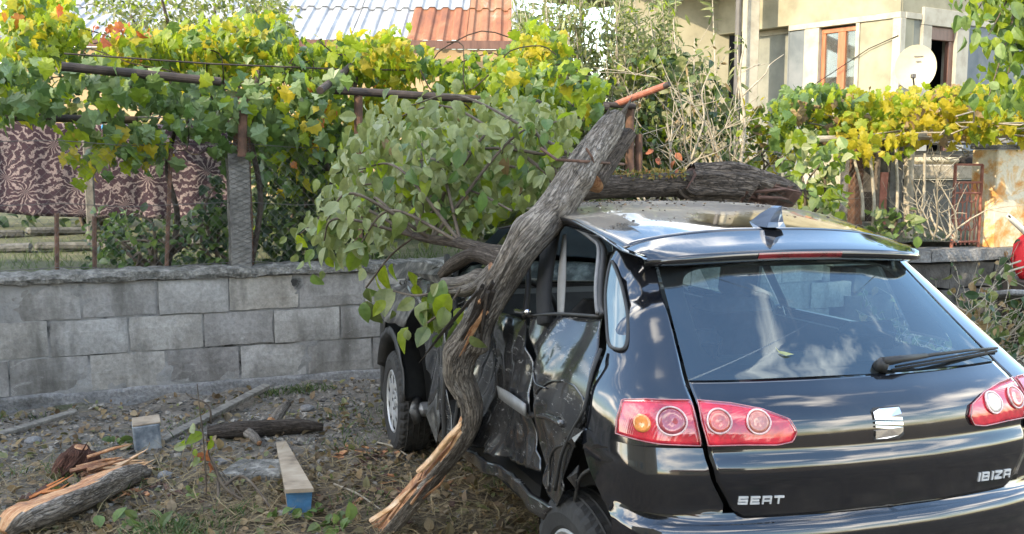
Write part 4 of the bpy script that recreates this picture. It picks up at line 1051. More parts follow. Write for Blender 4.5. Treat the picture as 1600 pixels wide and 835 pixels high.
# -------- bonnet, windscreen, front end
def front():
    g = []
    for x in np.linspace(2.0, 3.18, 34):
        row = []
        for k in np.linspace(-1, 1, 34):
            y = k * (.74 - .10 * max(0, x - 2.4)); z = 1.0 - .085 * (x - 2.0) - .13 * max(0, x - 2.75) ** 1.5 * 2 - .03 * k * k
            c = max(0, min(1, (k + .1) / .8)); z += c * (.055 * (1 - 2 * abs(noise.noise(Vector((x * 4.5, y * 5, 3.3))))) + .02 * noise.noise(Vector((x * 14, y * 12, 1))))
            row.append((x - .06 * c, y, z))
        g.append(row)
    cpart('bonnet', np.array(g), 'crumpled', flip=True, solid=.01)
    g = []
    for k in np.linspace(0, 1, 12):
        x = 1.30 + .78 * k; zc = 1.40 - .43 * k; w = .53 + .16 * k; g.append([(x + .09 * (1 - q * q), q * w, zc - .03 * q * q) for q in np.linspace(-1, 1, 18)])
    cpart('windscreen', np.array(g), 'windscreen', flip=True, solid=0)
    for sg in (-1,):
        m = MB(); m.tube([(1.28, sg * .55, 1.38), (1.7, sg * .64, 1.17), (2.1, sg * .72, .96)], .03, 8); cmb(m, 'front_pillar', 'paint', None, True)
    # front bumper wrapping the nose
    g = []
    for z in np.linspace(.20, .72, 12):
        row = []
        for a in np.linspace(-1, 1, 44):
            y = .80 * math.sin(a * math.pi / 2 * .98) * (1 if abs(a) < 1 else 1); x = 2.86 + .46 * max(0, math.cos(a * math.pi / 2)) ** .55 - .04 * ((z - .45) / .3) ** 2
            c = max(0, a - .5) * 2; row.append((x - .05 * c * (1 + noise.noise(Vector((x * 5, z * 7, 1)))), y, z))
        g.append(row)
    cpart('front_bumper', np.array(g), 'blackplastic', flip=False, solid=.012)
    # broken arch liner over the front wheel
    g = []
    for a in np.linspace(R(20), R(172), 26):
        r = .335; j = .018 * noise.noise(Vector((a * 4, 2, 1)))
        g.append([(2.46 + (r + .05 + j) * math.cos(a), .835 + j, .32 + (r + .06 + j) * math.sin(a)), (2.46 + (r + .02) * math.cos(a), .842 + j, .32 + (r + .02) * math.sin(a)), (2.46 + r * math.cos(a), .80, .31 + r * math.sin(a)), (2.46 + r * math.cos(a), .60, .31 + r * math.sin(a))])
    cpart('arch_liner', np.array(g), 'blackplastic', solid=.006)
    # upper wing edge above the wheel: crumpled sheet in black and bare metal
    g = []
    for x in np.linspace(2.12, 2.95, 26):
        g.append([(x, .70 + .13 * k + .02 * noise.noise(Vector((x * 6, k * 5, 3))), .97 - .07 * (x - 2) - .20 * k ** 2 + .03 * noise.noise(Vector((x * 7, k * 4, 9)))) for k in np.linspace(0, 1, 10)])
    cpart('wing_edge', np.array(g), 'crumpled', flip=True, solid=.005)
    box3('suspension_arm', (2.05, .70, .33), (.12, .16, .06), 'silvertrim', .02); 
    m = MB(); m.tube([(2.12, .76, .36), (2.02, .80, .33), (2.0, .78, .27)], .028, 8); cmb(m, 'broken_bracket', 'crumpled', None, True)
    pass
front()
# -------- wheels
def wheel(x, y, z, sg, steer=0, camber=0, cap=True):
    w = bpy.data.objects.new('wheel', None); C.objects.link(w); w.parent = car; w.location = (x, y, z); w.rotation_euler = (camber, 0, steer)
    prof = [(.175, -.078), (.19, -.088), (.235, -.095), (.268, -.086), (.283, -.070), (.288, -.045), (.289, 0), (.288, .045), (.283, .070), (.268, .086), (.235, .095), (.19, .088), (.175, .078)]
    n = 108; vs, fs = [], []
    for j in range(n):
        a = 2 * math.pi * j / n
        for i, (r, o) in enumerate(prof):
            rr = r
            if i in (3, 4, 8, 9): rr -= .007 if j % 3 == 0 else 0
            if i in (5, 7): rr -= .006 if j % 3 == 1 else 0
            vs.append((rr * math.cos(a), o * sg, rr * math.sin(a)))
    m_ = len(prof); fs = [(j * m_ + i, j * m_ + i + 1, ((j + 1) % n) * m_ + i + 1, ((j + 1) % n) * m_ + i) for j in range(n) for i in range(m_ - 1)]
    link('tyre', mesh('tyre', vs, fs, M['rubber']), w)
    # grooves run round the tread as raised ribs
    rb = MB()
    for o in (-.047, -.016, .016, .047):
        for k in range(2):
            rb.tube([(.2905 * math.cos(a), o, .2905 * math.sin(a)) for a in np.linspace(math.pi * k, math.pi * (k + 1), 40)], .0045, 4, cap=False)
    cmb(rb, 'tread_rib', 'rubber', w)
    if cap:
        rings = [(.0, .072), (.025, .074), (.03, .070), (.062, .068), (.075, .074), (.105, .080), (.145, .080), (.160, .078), (.170, .086), (.178, .082), (.182, .07)]
        na = 90; vs = []; fs = []
        for (r, o) in rings:
            for j in range(na):
                a = 2 * math.pi * j / na; vs.append((r * math.cos(a), sg * o, r * math.sin(a)))
        for i in range(len(rings) - 1):
            for j in range(na):
                ph = j % 10
                if i in (5,) and ph in (3, 4, 5, 6): continue
                if i == 6 and ph in (2, 3, 4, 5, 6, 7): continue
                fs.append((i * na + j, i * na + (j + 1) % na, (i + 1) * na + (j + 1) % na, (i + 1) * na + j))
        o = link('hubcap', mesh('hubcap', vs, fs, M['hubsilver'], smooth=False), w); md = o.modifiers.new('t', 'SOLIDIFY'); md.thickness = .004
        for j in range(5):
            a = 2 * math.pi * j / 5; m = MB(); c = (.047 * math.cos(a), sg * .072, .047 * math.sin(a)); m.tube([(c[0], sg * .066, c[2]), (c[0], sg * .077, c[2])], .009, 8); cmb(m, 'wheel_bolt', 'silvertrim', w)
    m = MB(); m.tube([(0, sg * -.06, 0), (0, sg * .052, 0)], .182, 40); cmb(m, 'rim', 'gap', w)
    return w
wheel(2.46, .738, .288, 1, R(-2)); wheel(2.46, -.72, .288, -1); wheel(-.12, .70, .258, 1, R(4), R(-6)); wheel(0, -.72, .288, -1)

# -------- rear lamps
def lamp(mirror):
    sg = -1 if mirror else 1
    lp = bpy.data.objects.new('tail_lamp', None); C.objects.link(lp); lp.parent = car
    def patch(name, bot, right, top, left, mat, off, nu=24, nv=12, parent=lp):
        g = coons(tzs(bot), tzs(right), tzs(top), tzs(left), nu, nv); P = B(g[..., 0], g[..., 1], off) * [1, sg, 1]
        return cpart(name, P, mat, parent, flip=mirror, solid=.006)
    OUT = dict(bot=[(965, 677), (990, 686), (1030, 693), (1094, 696)], right=[(1094, 696), (1088, 665), (1079, 629)], top=[(973, 627), (1010, 626), (1079, 629)], left=[(965, 677), (967, 655), (973, 627)])
    INN = dict(bot=[(1104, 696), (1160, 696), (1215, 694), (1236, 689)], right=[(1236, 689), (1242, 674), (1232, 657)], top=[(1087, 629), (1140, 632), (1190, 640), (1232, 657)], left=[(1104, 696), (1096, 660), (1087, 629)])
    patch('lens', mat='lampred', off=.006, **OUT); patch('lens', mat='lampred', off=.006, **INN)
    # pale moulded rim round both lenses
    for D in (OUT, INN):
        loop = D['bot'] + D['right'][1:] + D['top'][::-1][1:] + D['left'][::-1][1:]
        pts = [B(np.array(t), np.array(z), .0095) * [1, sg, 1] for t, z in resample(tzs(loop), 64)]
        m = MB(); m.tube(pts, .0022, 5, cap=False); cmb(m, 'lens_edge', 'lampedge', lp, True)
    def disc(u, v, ru, rv, mat, rim=True, h=.010, name='reflector'):
        t0, z0 = tz(u, v); vs = []; na = 32
        t1 = tz(u + ru, v)[0]; z1 = tz(u, v - rv)[1]; dt = abs(t1 - t0); dz = abs(z1 - z0)
        for q, o in ((0, h - .002), (.35, h + .002), (.7, h + .004), (.92, h + .003), (1.0, h - .004)):
            for j in range(na):
                a = 2 * math.pi * j / na; vs.append(B(np.array(t0 + dt * q * math.cos(a)), np.array(z0 + dz * q * math.sin(a)), o) * [1, sg, 1])
        link(name, mesh(name, vs, gridfaces(5, na, True), M[mat], smooth=True), lp)
        if rim:
            m = MB(); m.tube([B(np.array(t0 + dt * 1.08 * math.cos(a)), np.array(z0 + dz * 1.08 * math.sin(a)), h + .001) * [1, sg, 1] for a in np.linspace(0, 2 * math.pi, 33)], .0034, 5, cap=False); cmb(m, 'ring', 'lamprim', lp, True)
    disc(1004, 663, 14, 14, 'lamporange', False); disc(1050, 661, 19, 19, 'lampdark2', True)
    disc(1121, 661, 19, 19, 'lamppink2', True); disc(1182, 662, 18, 18, 'lampclear' if mirror else 'lamppink3', True)
M['lampdark2'] = lampmat('smoky_red_lens', (.36, .06, .08)); M['lamppink2'] = lampmat('warm_red_lens', (.66, .13, .10)); M['lamppink3'] = lampmat('brown_red_lens', (.50, .17, .13))
lamp(False); lamp(True)
# -------- badge, lettering, wiper
def onrear(u, v):
    t, z = tz(u, v); return t, z
def relief(name, polys, T, off, th, mat, parent):
    """flat shapes bent on to the tailgate; polys in local x (towards the right of the car), y up"""
    vs, fs = [], []
    for pl in polys:
        n = len(pl); b = len(vs)
        for o in (off + th, off - .001):
            for (x, y) in pl:
                t, z = T(x, y); vs.append(tuple(B(np.array(t), np.array(z), o)))
        fs.append(tuple(b + i for i in range(n))); 
        for i in range(n): fs.append((b + i, b + n + i, b + n + (i + 1) % n, b + (i + 1) % n))
    o = link(name, mesh(name, vs, fs, M[mat]), parent); return o
def lettering():
    t0, z0 = tz(1388, 661)
    zt_, zb_ = tz(1388, 637)[1], tz(1388, 685)[1]; hz = (zt_ - zb_) / 2; zc = (zt_ + zb_) / 2
    # image x grows towards negative t
    tw = (tz(1366, 661)[0] - tz(1410, 661)[0]) / 2; tc_ = (tz(1366, 661)[0] + tz(1410, 661)[0]) / 2
    T = lambda x, y: (tc_ - x * tw, zc + y * hz)
    relief('badge_plate', [[(-1.06, -1.0), (-1.0, -1.06), (.75, -1.06), (1.06, -.8), (1.06, 1.0), (1.0, 1.06), (-.8, 1.06), (-1.06, .85)]], T, .0005, .001, 'blackplastic', tailgate)
    relief('badge', [[(-.95, .32), (.95, .14), (.95, .34), (.1, .43), (.95, .56), (.92, .95), (-.48, .94), (-.95, .78)],
                     [(-.95, .05), (.95, -.18), (.95, .02), (-.95, .20)],
                     [(-.95, -.19), (.05, -.34), (-.95, -.40), (-.98, -.95), (-.2, -.97), (.6, -.83), (.92, -.6), (.95, -.30), (-.02, -.17), (-.95, -.07)]], T, .002, .0045, 'chrome', tailgate)
    def word(letters, u0, v0, u1, v1, h):
        ta, za = tz(u0, v0); tb, zb = tz(u1, v1); zt2 = tz(u0, v0 - h)[1]; H = zt2 - za; n = len(letters); wd_ = [.42 if L is I_ else 1.0 for L in letters]; tot = sum(wd_); cum = [sum(wd_[:k]) / tot for k in range(n)]; adv = 1.0 / tot
        for i, L in enumerate(letters):
            T = lambda x, y, i=i: (ta + (tb - ta) * (cum[i] + (.04 + x * .78 + y * .05) * adv), za + (zb - za) * (cum[i] + x * .8 * adv) + y * H)
            relief('letter', L, T, .001, .003, 'lettersilver', tailgate)
    w = .24; q = .17
    bar = lambda x0, y0, x1, y1: [(x0, y0), (x1, y0), (x1, y1), (x0, y1)]
    S = [bar(0, 1 - w, 1, 1), bar(0, .5, q, 1 - w), bar(0, .5 - w / 2, 1, .5 + w / 2), bar(1 - q, w, 1, .5), bar(0, 0, 1, w)]
    E_ = [bar(0, 0, q, 1), bar(q, 1 - w, 1, 1), bar(q, .5 - w / 2, .92, .5 + w / 2), bar(q, 0, 1, w)]
    A_ = [bar(0, 1 - w, 1, 1), bar(0, 0, q, 1 - w), bar(1 - q, 0, 1, 1 - w), bar(q, .32, 1 - q, .32 + w * .8)]
    T_ = [bar(0, 1 - w, 1.05, 1), bar(.5 - q / 2, 0, .5 + q / 2, 1 - w)]
    I_ = [bar(.08, 0, .08 + q * 1.3, 1)]
    B_ = [bar(0, 0, q, 1), bar(q, 1 - w * .8, .95, 1), bar(q, .5 - w * .4, 1, .5 + w * .4), bar(q, 0, 1, w * .8), bar(1 - q, w * .8, 1, .5 - w * .4), bar(.95 - q, .5 + w * .4, .95, 1 - w * .8)]
    Z_ = [bar(0, 1 - w, 1, 1), bar(0, 0, 1, w), [(0, w), (.25, w), (1, 1 - w), (.75, 1 - w)]]
    word([S, E_, A_, T_], 1151, 788, 1227, 787, 13)
    word([I_, B_, I_, Z_, A_], 1525, 753, 1579, 746, 13)
lettering()
def wiper():
    def p(u, v, o): t, z = tz(u, v); return B(np.array(t), np.array(z), o)
    wp_ = bpy.data.objects.new('wiper', None); C.objects.link(wp_); wp_.parent = car
    m = MB(); m.tube([p(1376, 574, .0), p(1376, 574, .03)], [.024, .017], 12); m.tube([p(1376, 574, .026), p(1400, 572, .034), p(1440, 566, .032)], [.015, .012, .008], 8); cmb(m, 'pivot', 'blackplastic', wp_, True)
    m = MB(); m.tube([p(1395, 573, .03), p(1450, 565, .034), p(1505, 556, .028), p(1555, 549, .014)], [.008, .006, .0045, .004], 6); cmb(m, 'arm', 'blackplastic', wp_, True)
    m = MB(); m.tube([p(1392, 580, .006), p(1470, 569, .010), p(1555, 551, .006)], .0045, 5); m.tube([p(1395, 577, .014), p(1470, 566, .018), p(1552, 549, .012)], .0035, 5); cmb(m, 'blade', 'rubber', wp_, True)
wiper()
def doorline():
    # keyhole sticker strip on the far rear screen and dead leaf on the glass
    def p(u, v, o): t, z = tz(u, v); return B(np.array(t), np.array(z), o)
    lf = [p(1211, 544, .003), p(1217, 551, .006), p(1226, 552, .008), p(1240, 555, .003), p(1228, 557, .004), p(1217, 554, .003)]
    o = link('fallen_leaf', mesh('fallen_leaf', c2w(lf), [(0, 1, 5), (1, 2, 4, 5), (2, 3, 4)], M['paleleaf']))
    tag(o, 'small pale green leaf lying on the rear window glass', 'leaf')
M['paleleaf'] = leafmat('pale_leaf', [(.30, .34, .16), (.36, .39, .20)], .5, .2)
doorline()
# ------------------------------------------------------------------ unseen lane houses behind the viewer: tall one added for shade, low one mirrored
M['facade'] = noisy('old_ochre_facade', [(.35, (.30, .25, .17)), (.6, (.38, .32, .23)), (.8, (.42, .36, .27))], 1.2, .9, .3, .01, 30)
M['tileroof'] = noisy('tile_roof', [(.3, (.16, .06, .035)), (.6, (.24, .09, .05)), (.8, (.3, .13, .08))], 5, .85, .4, .01, 30)
def lane_house(label, x0, x1, y, dep, zt, rz, pitched, name='house'):
    c = Vector(((x0 + x1) / 2, y, 0)); h = thing(name, label, 'house', c, None, rz)
    w = x1 - x0
    def bx(nm, cc, s, mat, bev=.02):
        m = MB(); m.box(cc, s, None, 0, bev); return m.build(nm, M[mat], h, local=True)
    bx('wall', (0, -dep / 2, zt / 2), (w, dep, zt), 'facade')
    if pitched:
        vs = [(-w / 2 - .4, .5, zt), (w / 2 + .4, .5, zt), (w / 2 + .4, -dep / 2, zt + dep * .28), (-w / 2 - .4, -dep / 2, zt + dep * .28), (w / 2 + .4, -dep - .5, zt), (-w / 2 - .4, -dep - .5, zt)]
        link('roof', mesh('roof', vs, [(0, 1, 2, 3), (3, 2, 4, 5), (0, 3, 5), (1, 4, 2), (0, 5, 4, 1)], M['tileroof']), h)
    else: bx('roof', (0, -dep / 2, zt + .1), (w + .3, dep + .3, .2), 'plinth')
    n = int(w / 3); fl = int(zt / 3)
    for f in range(fl):
        for i in range(n):
            xx = -w / 2 + (i + .5) * w / n; fr = bx('window', (xx, .0, 1.7 + f * 3), (1.3, .12, 1.4), 'whitetrim', .02)
            m = MB(); m.box((xx, .055, 1.7 + f * 3), (1.1, .03, 1.2), None, 0, .005); m.build('pane', M['glass'], fr, local=True)
    return h
lane_house('unseen tall ochre house added across the lane to shade the wrecked car', -21, -2.6, -3.0, 8, 9.9, R(5.7), False)  # added out of view, height set to keep the car in shade
lane_house('lower ochre house with tiled roof further along the lane', 4, 15, -21, 8, 4.2, R(-14), True)

# ------------------------------------------------------------------ foliage helpers
def leafshape(kind):
    if kind == 'vine':
        pol = [(0, 0), (.17, -.10), (.40, .02), (.34, .17), (.56, .30), (.40, .46), (.36, .62), (.20, .66), (0, 1.0)]
        out = pol + [(-x, y) for x, y in pol[::-1][1:-1]]
        vs = [(0, .38, .05)] + [(x * .95, y, -.16 * abs(x) - .05 * (y - .4) ** 2) for x, y in out]
        n = len(out); fs = [(0, 1 + i, 1 + (i + 1) % n) for i in range(n)]
        return np.array(vs), fs
    if kind == 'oval':
        ys = [0, .12, .35, .6, .82, 1.0]; ws_ = [0.02, .20, .34, .33, .20, 0.01]; vs = []
        for y, w in zip(ys, ws_): vs += [(-w, y, .10 * w - .10 * y * y), (0, y, -.06 - .10 * y * y + .06), (w, y, .10 * w - .10 * y * y)]
        fs = []
        for i in range(5):
            for k in (0, 1): fs.append((i * 3 + k, i * 3 + k + 1, i * 3 + k + 4, i * 3 + k + 3))
        vs = [(x, y, z + (.10 if abs(x) > .03 else 0) * abs(x) * 2) for x, y, z in vs]
        return np.array(vs), fs
    if kind == 'narrow':
        ys = [0, .3, .65, 1.0]; ws_ = [.01, .12, .11, .005]; vs = []
        for y, w in zip(ys, ws_): vs += [(-w, y, .04 - .12 * y * y), (0, y, -.12 * y * y), (w, y, .04 - .12 * y * y)]
        fs = [(i * 3 + k, i * 3 + k + 1, i * 3 + k + 4, i * 3 + k + 3) for i in range(3) for k in (0, 1)]
        return np.array(vs), fs
    if kind == 'small':
        vs = [(0, 0, 0), (-.26, .45, .05), (0, .5, 0), (.26, .45, .05), (0, 1, -.08)]
        return np.array(vs), [(0, 2, 1), (0, 3, 2), (1, 2, 4), (2, 3, 4)]
LS = {k: leafshape(k) for k in ('vine', 'oval', 'narrow', 'small')}
_lm = {}
def leafmesh(kind, mat, var):
    key = (kind, mat, var)
    if key not in _lm:
        v, f = LS[kind]; r = random.Random(hash(key) % 999 if False else var * 7 + len(mat)); v = v.copy()
        b = r.uniform(-.5, .5); c = r.uniform(-.5, .9)
        v[:, 2] += b * v[:, 0] * v[:, 1] + c * v[:, 0] ** 2 - r.uniform(0, .5) * v[:, 1] ** 2; v[:, 0] *= r.uniform(.85, 1.12)
        _lm[key] = mesh('leaf', v, f, M[mat])
    return _lm[key]
def basis(tip, nrm):
    y = tip / np.linalg.norm(tip, axis=1, keepdims=True); x = np.cross(y, nrm); x /= np.linalg.norm(x, axis=1, keepdims=True) + 1e-9; z = np.cross(x, y)
    return np.stack([x, y, z], -1)
def foliage(root, kind, pts, size, mats, wts, n_ind=0, tip=(0, 0, -1), tj=.6, nrm=(0, -.5, .6), nj=.7, name='foliage', piece='leaf', byname=None):
    pts = np.array(pts, float); n = len(pts)
    if n == 0: return
    sz = rng.uniform(size[0], size[1], n) * rng.choice([.5, .7, .9, 1, 1, 1.2], n); mi = rng.choice(len(mats), n, p=np.array(wts) / sum(wts)) if byname is None else byname(pts)
    T_ = np.array(tip, float) + rng.normal(0, tj, (n, 3)); N_ = np.array(nrm, float) + rng.normal(0, nj, (n, 3)); Bs = basis(T_, N_)
    L = np.array(rootloc(root)); order = np.argsort(pts[:, 1] - sz * 2)
    ind = order[:n_ind]; rest = order[n_ind:]
    for q, i in enumerate(ind):
        o = bpy.data.objects.new(piece, leafmesh(kind, mats[mi[i]], q % 4)); C.objects.link(o); o.parent = root
        Mx = Matrix([list(Bs[i][r] * sz[i]) + [pts[i][r] - L[r]] for r in range(3)] + [[0, 0, 0, 1]]); o.matrix_basis = Mx
    if len(rest):
        v, f = LS[kind]; k = len(v); V = np.repeat(v[None], len(rest), 0).copy()
        cu = rng.uniform(-.5, .9, (len(rest), 1)); V[:, :, 2] += cu * V[:, :, 0] ** 2 * 1.2 - rng.uniform(0, .55, (len(rest), 1)) * V[:, :, 1] ** 2
        Wv = np.einsum('nij,nkj->nki', Bs[rest], V * sz[rest][:, None, None]) + (pts[rest] - L)[:, None, :]
        nf = len(f); F = []
        for q in range(len(rest)): F += [tuple(a + q * k for a in g) for g in f]
        me = bpy.data.meshes.new(name); me.from_pydata(Wv.reshape(-1, 3).tolist(), [], F)
        for m in mats: me.materials.append(M[m])
        me.polygons.foreach_set('material_index', np.repeat(mi[rest], nf).astype(np.int32)); me.update()
        o = link(name, me, root); o['kind'] = 'stuff'
def inpoly(p, poly):
    x, y = p; c = False; j = len(poly) - 1
    for i in range(len(poly)):
        xi, yi = poly[i]; xj, yj = poly[j]
        if (yi > y) != (yj > y) and x < (xj - xi) * (y - yi) / (yj - yi) + xi: c = not c
        j = i
    return c
def polysamp(poly, n, Y0, Y1, ns=3.0, thr=-.05, seed=0, slope=0.):
    r = random.Random(seed); us = [p[0] for p in poly]; vs = [p[1] for p in poly]; out = []; g = 0
    while len(out) < n and g < n * 40:
        g += 1; u = r.uniform(min(us), max(us)); v = r.uniform(min(vs), max(vs))
        if not inpoly((u + r.gauss(0, 9), v + r.gauss(0, 9)), poly): continue
        p = at(u, v, r.uniform(Y0, Y1) + slope * (u - us[0]) / 1000)
        if noise.noise(Vector(p) * ns + Vector((seed * 3.1, 0, 0))) + .5 * noise.noise(Vector(p) * ns * 2.7) > thr: out.append(tuple(p))
    return out
def twigs(root, name, n, starts, length, r0, mat, up=(0, 0, 1), spread=.5, bend=.25, seg=6, side=2, joined=True, seed=1, out=None):
    rr = random.Random(seed); m = MB()
    for i in range(n):
        p = Vector(starts[i % len(starts)]) + Vector((rr.gauss(0, .04), rr.gauss(0, .04), rr.gauss(0, .02))); d = (Vector(up) + Vector((rr.gauss(0, spread), rr.gauss(0, spread), rr.gauss(0, spread * .6)))).normalized()
        L = length * rr.uniform(.55, 1.2); pts = [p.copy()]
        for k in range(seg):
            d = (d + Vector((rr.gauss(0, bend), rr.gauss(0, bend), rr.gauss(0, bend))) * .5 + Vector(up) * .05).normalized(); p = p + d * L / seg; pts.append(p.copy())
            if k > 0 and side:
                for _ in range(side):
                    if rr.random() < .6:
                        e = (d + Vector((rr.gauss(0, .7), rr.gauss(0, .7), rr.gauss(0, .5)))).normalized(); l2 = L * rr.uniform(.12, .38)
                        q = [p.copy(), p + e * l2 * .5, p + e * l2 + Vector((rr.gauss(0, .02), rr.gauss(0, .02), rr.gauss(0, .02)))]
                        m.tube(q, [r0 * .5 * (1 - k / seg * .6), r0 * .2], 4, cap=False)
                        if out is not None: out.append(tuple(q[1])); out.append(tuple(q[2]))
            if out is not None and k > 0: out.append(tuple(p))
        m.tube(pts, [r0 * (1 - .8 * k / seg) for k in range(seg + 1)], 5, cap=False)
    o = m.build(name, M[mat], root, True)
    return o
M['vgreen'] = leafmat('vine_green', [(.065, .13, .035), (.105, .185, .05), (.14, .215, .06), (.085, .155, .05)], .45, .35)
M['vblue'] = leafmat('vine_shade_green', [(.085, .15, .06), (.12, .185, .075), (.15, .22, .10)], .42, .3)  # cooler green puts the shade on the lower front leaves into colour
M['vlime'] = leafmat('vine_lime', [(.24, .33, .025), (.32, .39, .03), (.19, .28, .03)], .45, .6)
M['vyellow'] = leafmat('vine_yellow', [(.44, .40, .03), (.52, .42, .035), (.38, .37, .04)], .5, .6)
M['vorange'] = leafmat('vine_orange', [(.40, .18, .03), (.42, .10, .035), (.30, .09, .04)], .5, .45)
M['pear'] = leafmat('wilted_leaf', [(.11, .15, .05), (.19, .23, .085), (.27, .30, .145), (.145, .19, .06), (.23, .27, .11), (.18, .215, .07)], .45, .3)
M['pearlight'] = leafmat('pale_wilted_leaf', [(.26, .29, .16), (.24, .28, .13), (.30, .32, .17)], .5, .35)
M['olive'] = leafmat('olive_leaf', [(.14, .17, .07), (.21, .23, .11), (.27, .28, .14), (.17, .20, .09)], .5, .45)
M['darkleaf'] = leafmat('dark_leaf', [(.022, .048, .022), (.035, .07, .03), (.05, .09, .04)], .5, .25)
M['midleaf'] = leafmat('mid_leaf', [(.06, .10, .03), (.10, .145, .045), (.14, .18, .06)], .5, .35)
M['freshleaf'] = leafmat('fresh_leaf', [(.12, .20, .05), (.17, .25, .08), (.20, .27, .10)], .45, .4)
M['tanleaf'] = leafmat('tan_leaf', [(.24, .16, .08), (.30, .22, .12), (.20, .13, .07)], .7, .25)

# ------------------------------------------------------------------ zebra patterned blanket on its line
def zebra():
    m, t, b = newmat('zebra_print'); v = coords(t, 'Object')
    vo = N(t, 'ShaderNodeTexVoronoi'); vo.inputs['Scale'].default_value = 3.0; vo.inputs['Randomness'].default_value = 1.0
    flat = N(t, 'ShaderNodeVectorMath', operation='MULTIPLY'); flat.inputs[1].default_value = (1, 0, 1); t.links.new(v, flat.inputs[0]); t.links.new(flat.outputs[0], vo.inputs['Vector'])
    df = N(t, 'ShaderNodeVectorMath', operation='SUBTRACT'); sc = N(t, 'ShaderNodeVectorMath', operation='SCALE'); sc.inputs[3].default_value = 1.0
    t.links.new(flat.outputs[0], df.inputs[0]); t.links.new(vo.outputs['Position'], df.inputs[1])
    sp = N(t, 'ShaderNodeSeparateXYZ'); t.links.new(df.outputs[0], sp.inputs[0])
    an = math_(t, 'ARCTAN2', sp.outputs[2], sp.outputs[0]); nz = noisetex(t, flat.outputs[0], 9, 5)
    w_ = math_(t, 'SINE', math_(t, 'ADD', math_(t, 'MULTIPLY', an, 13), math_(t, 'MULTIPLY', nz, 26)))
    big = noisetex(t, flat.outputs[0], 2, 3)
    lt = mixc(t, big, (.24, .19, .205), (.34, .285, .29)); dk = mixc(t, big, (.05, .032, .046), (.08, .055, .07))
    col = mixc(t, ramp(t, w_, [(.40, (0, 0, 0)), (.62, (1, 1, 1))]), dk, lt); t.links.new(col, b.inputs['Base Color']); b.inputs['Roughness'].default_value = .95; b.inputs['Specular IOR Level'].default_value = .1
    return m
M['zebra'] = zebra()
def blanket():
    a, b_ = at(-40, 178, 9.0), at(362, 200, 9.8); al, bl = at(-40, 328, 9.0), at(362, 352, 9.8)
    t = thing('blanket', 'zebra patterned brown and cream blanket hung on a washing line in the garden', 'blanket', (a.x, a.y, al.z))
    L = t.location; g = []; nu, nv = 110, 22
    for k in range(nv):
        for i in range(nu):
            q = i / (nu - 1); h = k / (nv - 1); top = a.lerp(b_, q); bot = al.lerp(bl, q)
            p = top.lerp(bot, h) + Vector((0, 0, -.02 * math.sin(q * math.pi * 2.1) * 1 - .03 * math.sin(q * math.pi) * (1 - h)))
            f = (.018 * math.sin(q * 30 + 1.5 * math.sin(q * 9)) + .03 * noise.noise(Vector((q * 14, h * 2, 4)))) * (.35 + .65 * h)
            g.append(p + Vector((.12 * f, -f, 0)) - L)
    o = link('cloth', mesh('cloth', g, gridfaces(nv, nu), M['zebra'], smooth=True), t); md = o.modifiers.new('t', 'SOLIDIFY'); md.thickness = .012
    MB().tube([a.lerp(b_, q / 12) + Vector((0, .0, .012 - .05 * math.sin(q / 12 * math.pi * 2.1))) for q in range(-3, 16)], .006, 5).build('line', M['wire'], t)
    pk = at(158, 195, 9.1); pk2 = at(160, 335, 9.2)
    post = thing('line_post', 'thin pale timber post holding the washing line by the blanket', 'post', (pk2.x, pk2.y - .25, .8))
    MB().box(((pk2.x), pk2.y - .25, 1.3), (.075, .075, 1.1), (0, 0, .3), 0, .008).build('shaft', M['concpost'], post)
    bb = at(173, 200, 8.9); c = thing('plastic_clip', 'small bright blue plastic cover on the washing line', 'clip', bb)
    MB().box(bb, (.16, .03, .045), (0, .1, .1), 0, .01).build('cover', M['bluep'], c)
M['bluep'] = plain('blue_plastic', (.03, .22, .52), .4)
blanket()
M['kerbstone'] = noisy('old_kerb_stone', [(.3, (.05, .052, .045)), (.5, (.12, .118, .105)), (.75, (.22, .215, .195))], 7, .95, .9, .02, 30)
# stone edgings of the garden beds
def edging(u0, v0, u1, v1, h, nm, label):
    a, b_ = gnd(u0, v0, .82), gnd(u1, v1, .82); t = thing('garden_edging', label, 'edging', a); n = int((b_ - a).length / .5); rr = random.Random(u0 + v0)
    for i in range(n):
        c = a.lerp(b_, (i + .5) / n); MB().box(c + Vector((0, 0, h * .3)), ((b_ - a).length / n - .02, .14 * rr.uniform(.8, 1.2), h * rr.uniform(.7, 1.3)), (rr.uniform(-.1, .1), rr.uniform(-.06, .06), math.atan2(b_.y - a.y, b_.x - a.x) + rr.uniform(-.08, .08)), 0, .02).build('kerb_stone', M['kerbstone'], t)
edging(-60, 394, 360, 380, .06, 'a', 'row of pale kerb stones nearest the block wall'); edging(-80, 372, 150, 362, .07, 'b', 'second row of grey kerb stones below the hanging blanket')

def farwoods():
    pts = []; r = random.Random(91)
    for k in range(46):
        cx_, cy_, h = r.uniform(-46, 44), r.uniform(30, 42), r.uniform(3.2, 6.0)
        for _ in range(130):
            a, b_, c = r.gauss(0, 1), r.gauss(0, 1), r.gauss(0, 1); pts.append((cx_ + a * 1.5, cy_ + b_ * 1.2, .8 + h * .55 + c * h * .24))
    o0 = set(bpy.data.objects); foliage(None, 'oval', pts, (.45, .8), ['midleaf', 'darkleaf', 'olive'], [3, 2, 2], 0, tj=1.0, nrm=(-.3, -.6, .5), name='far_woods')
farwoods()
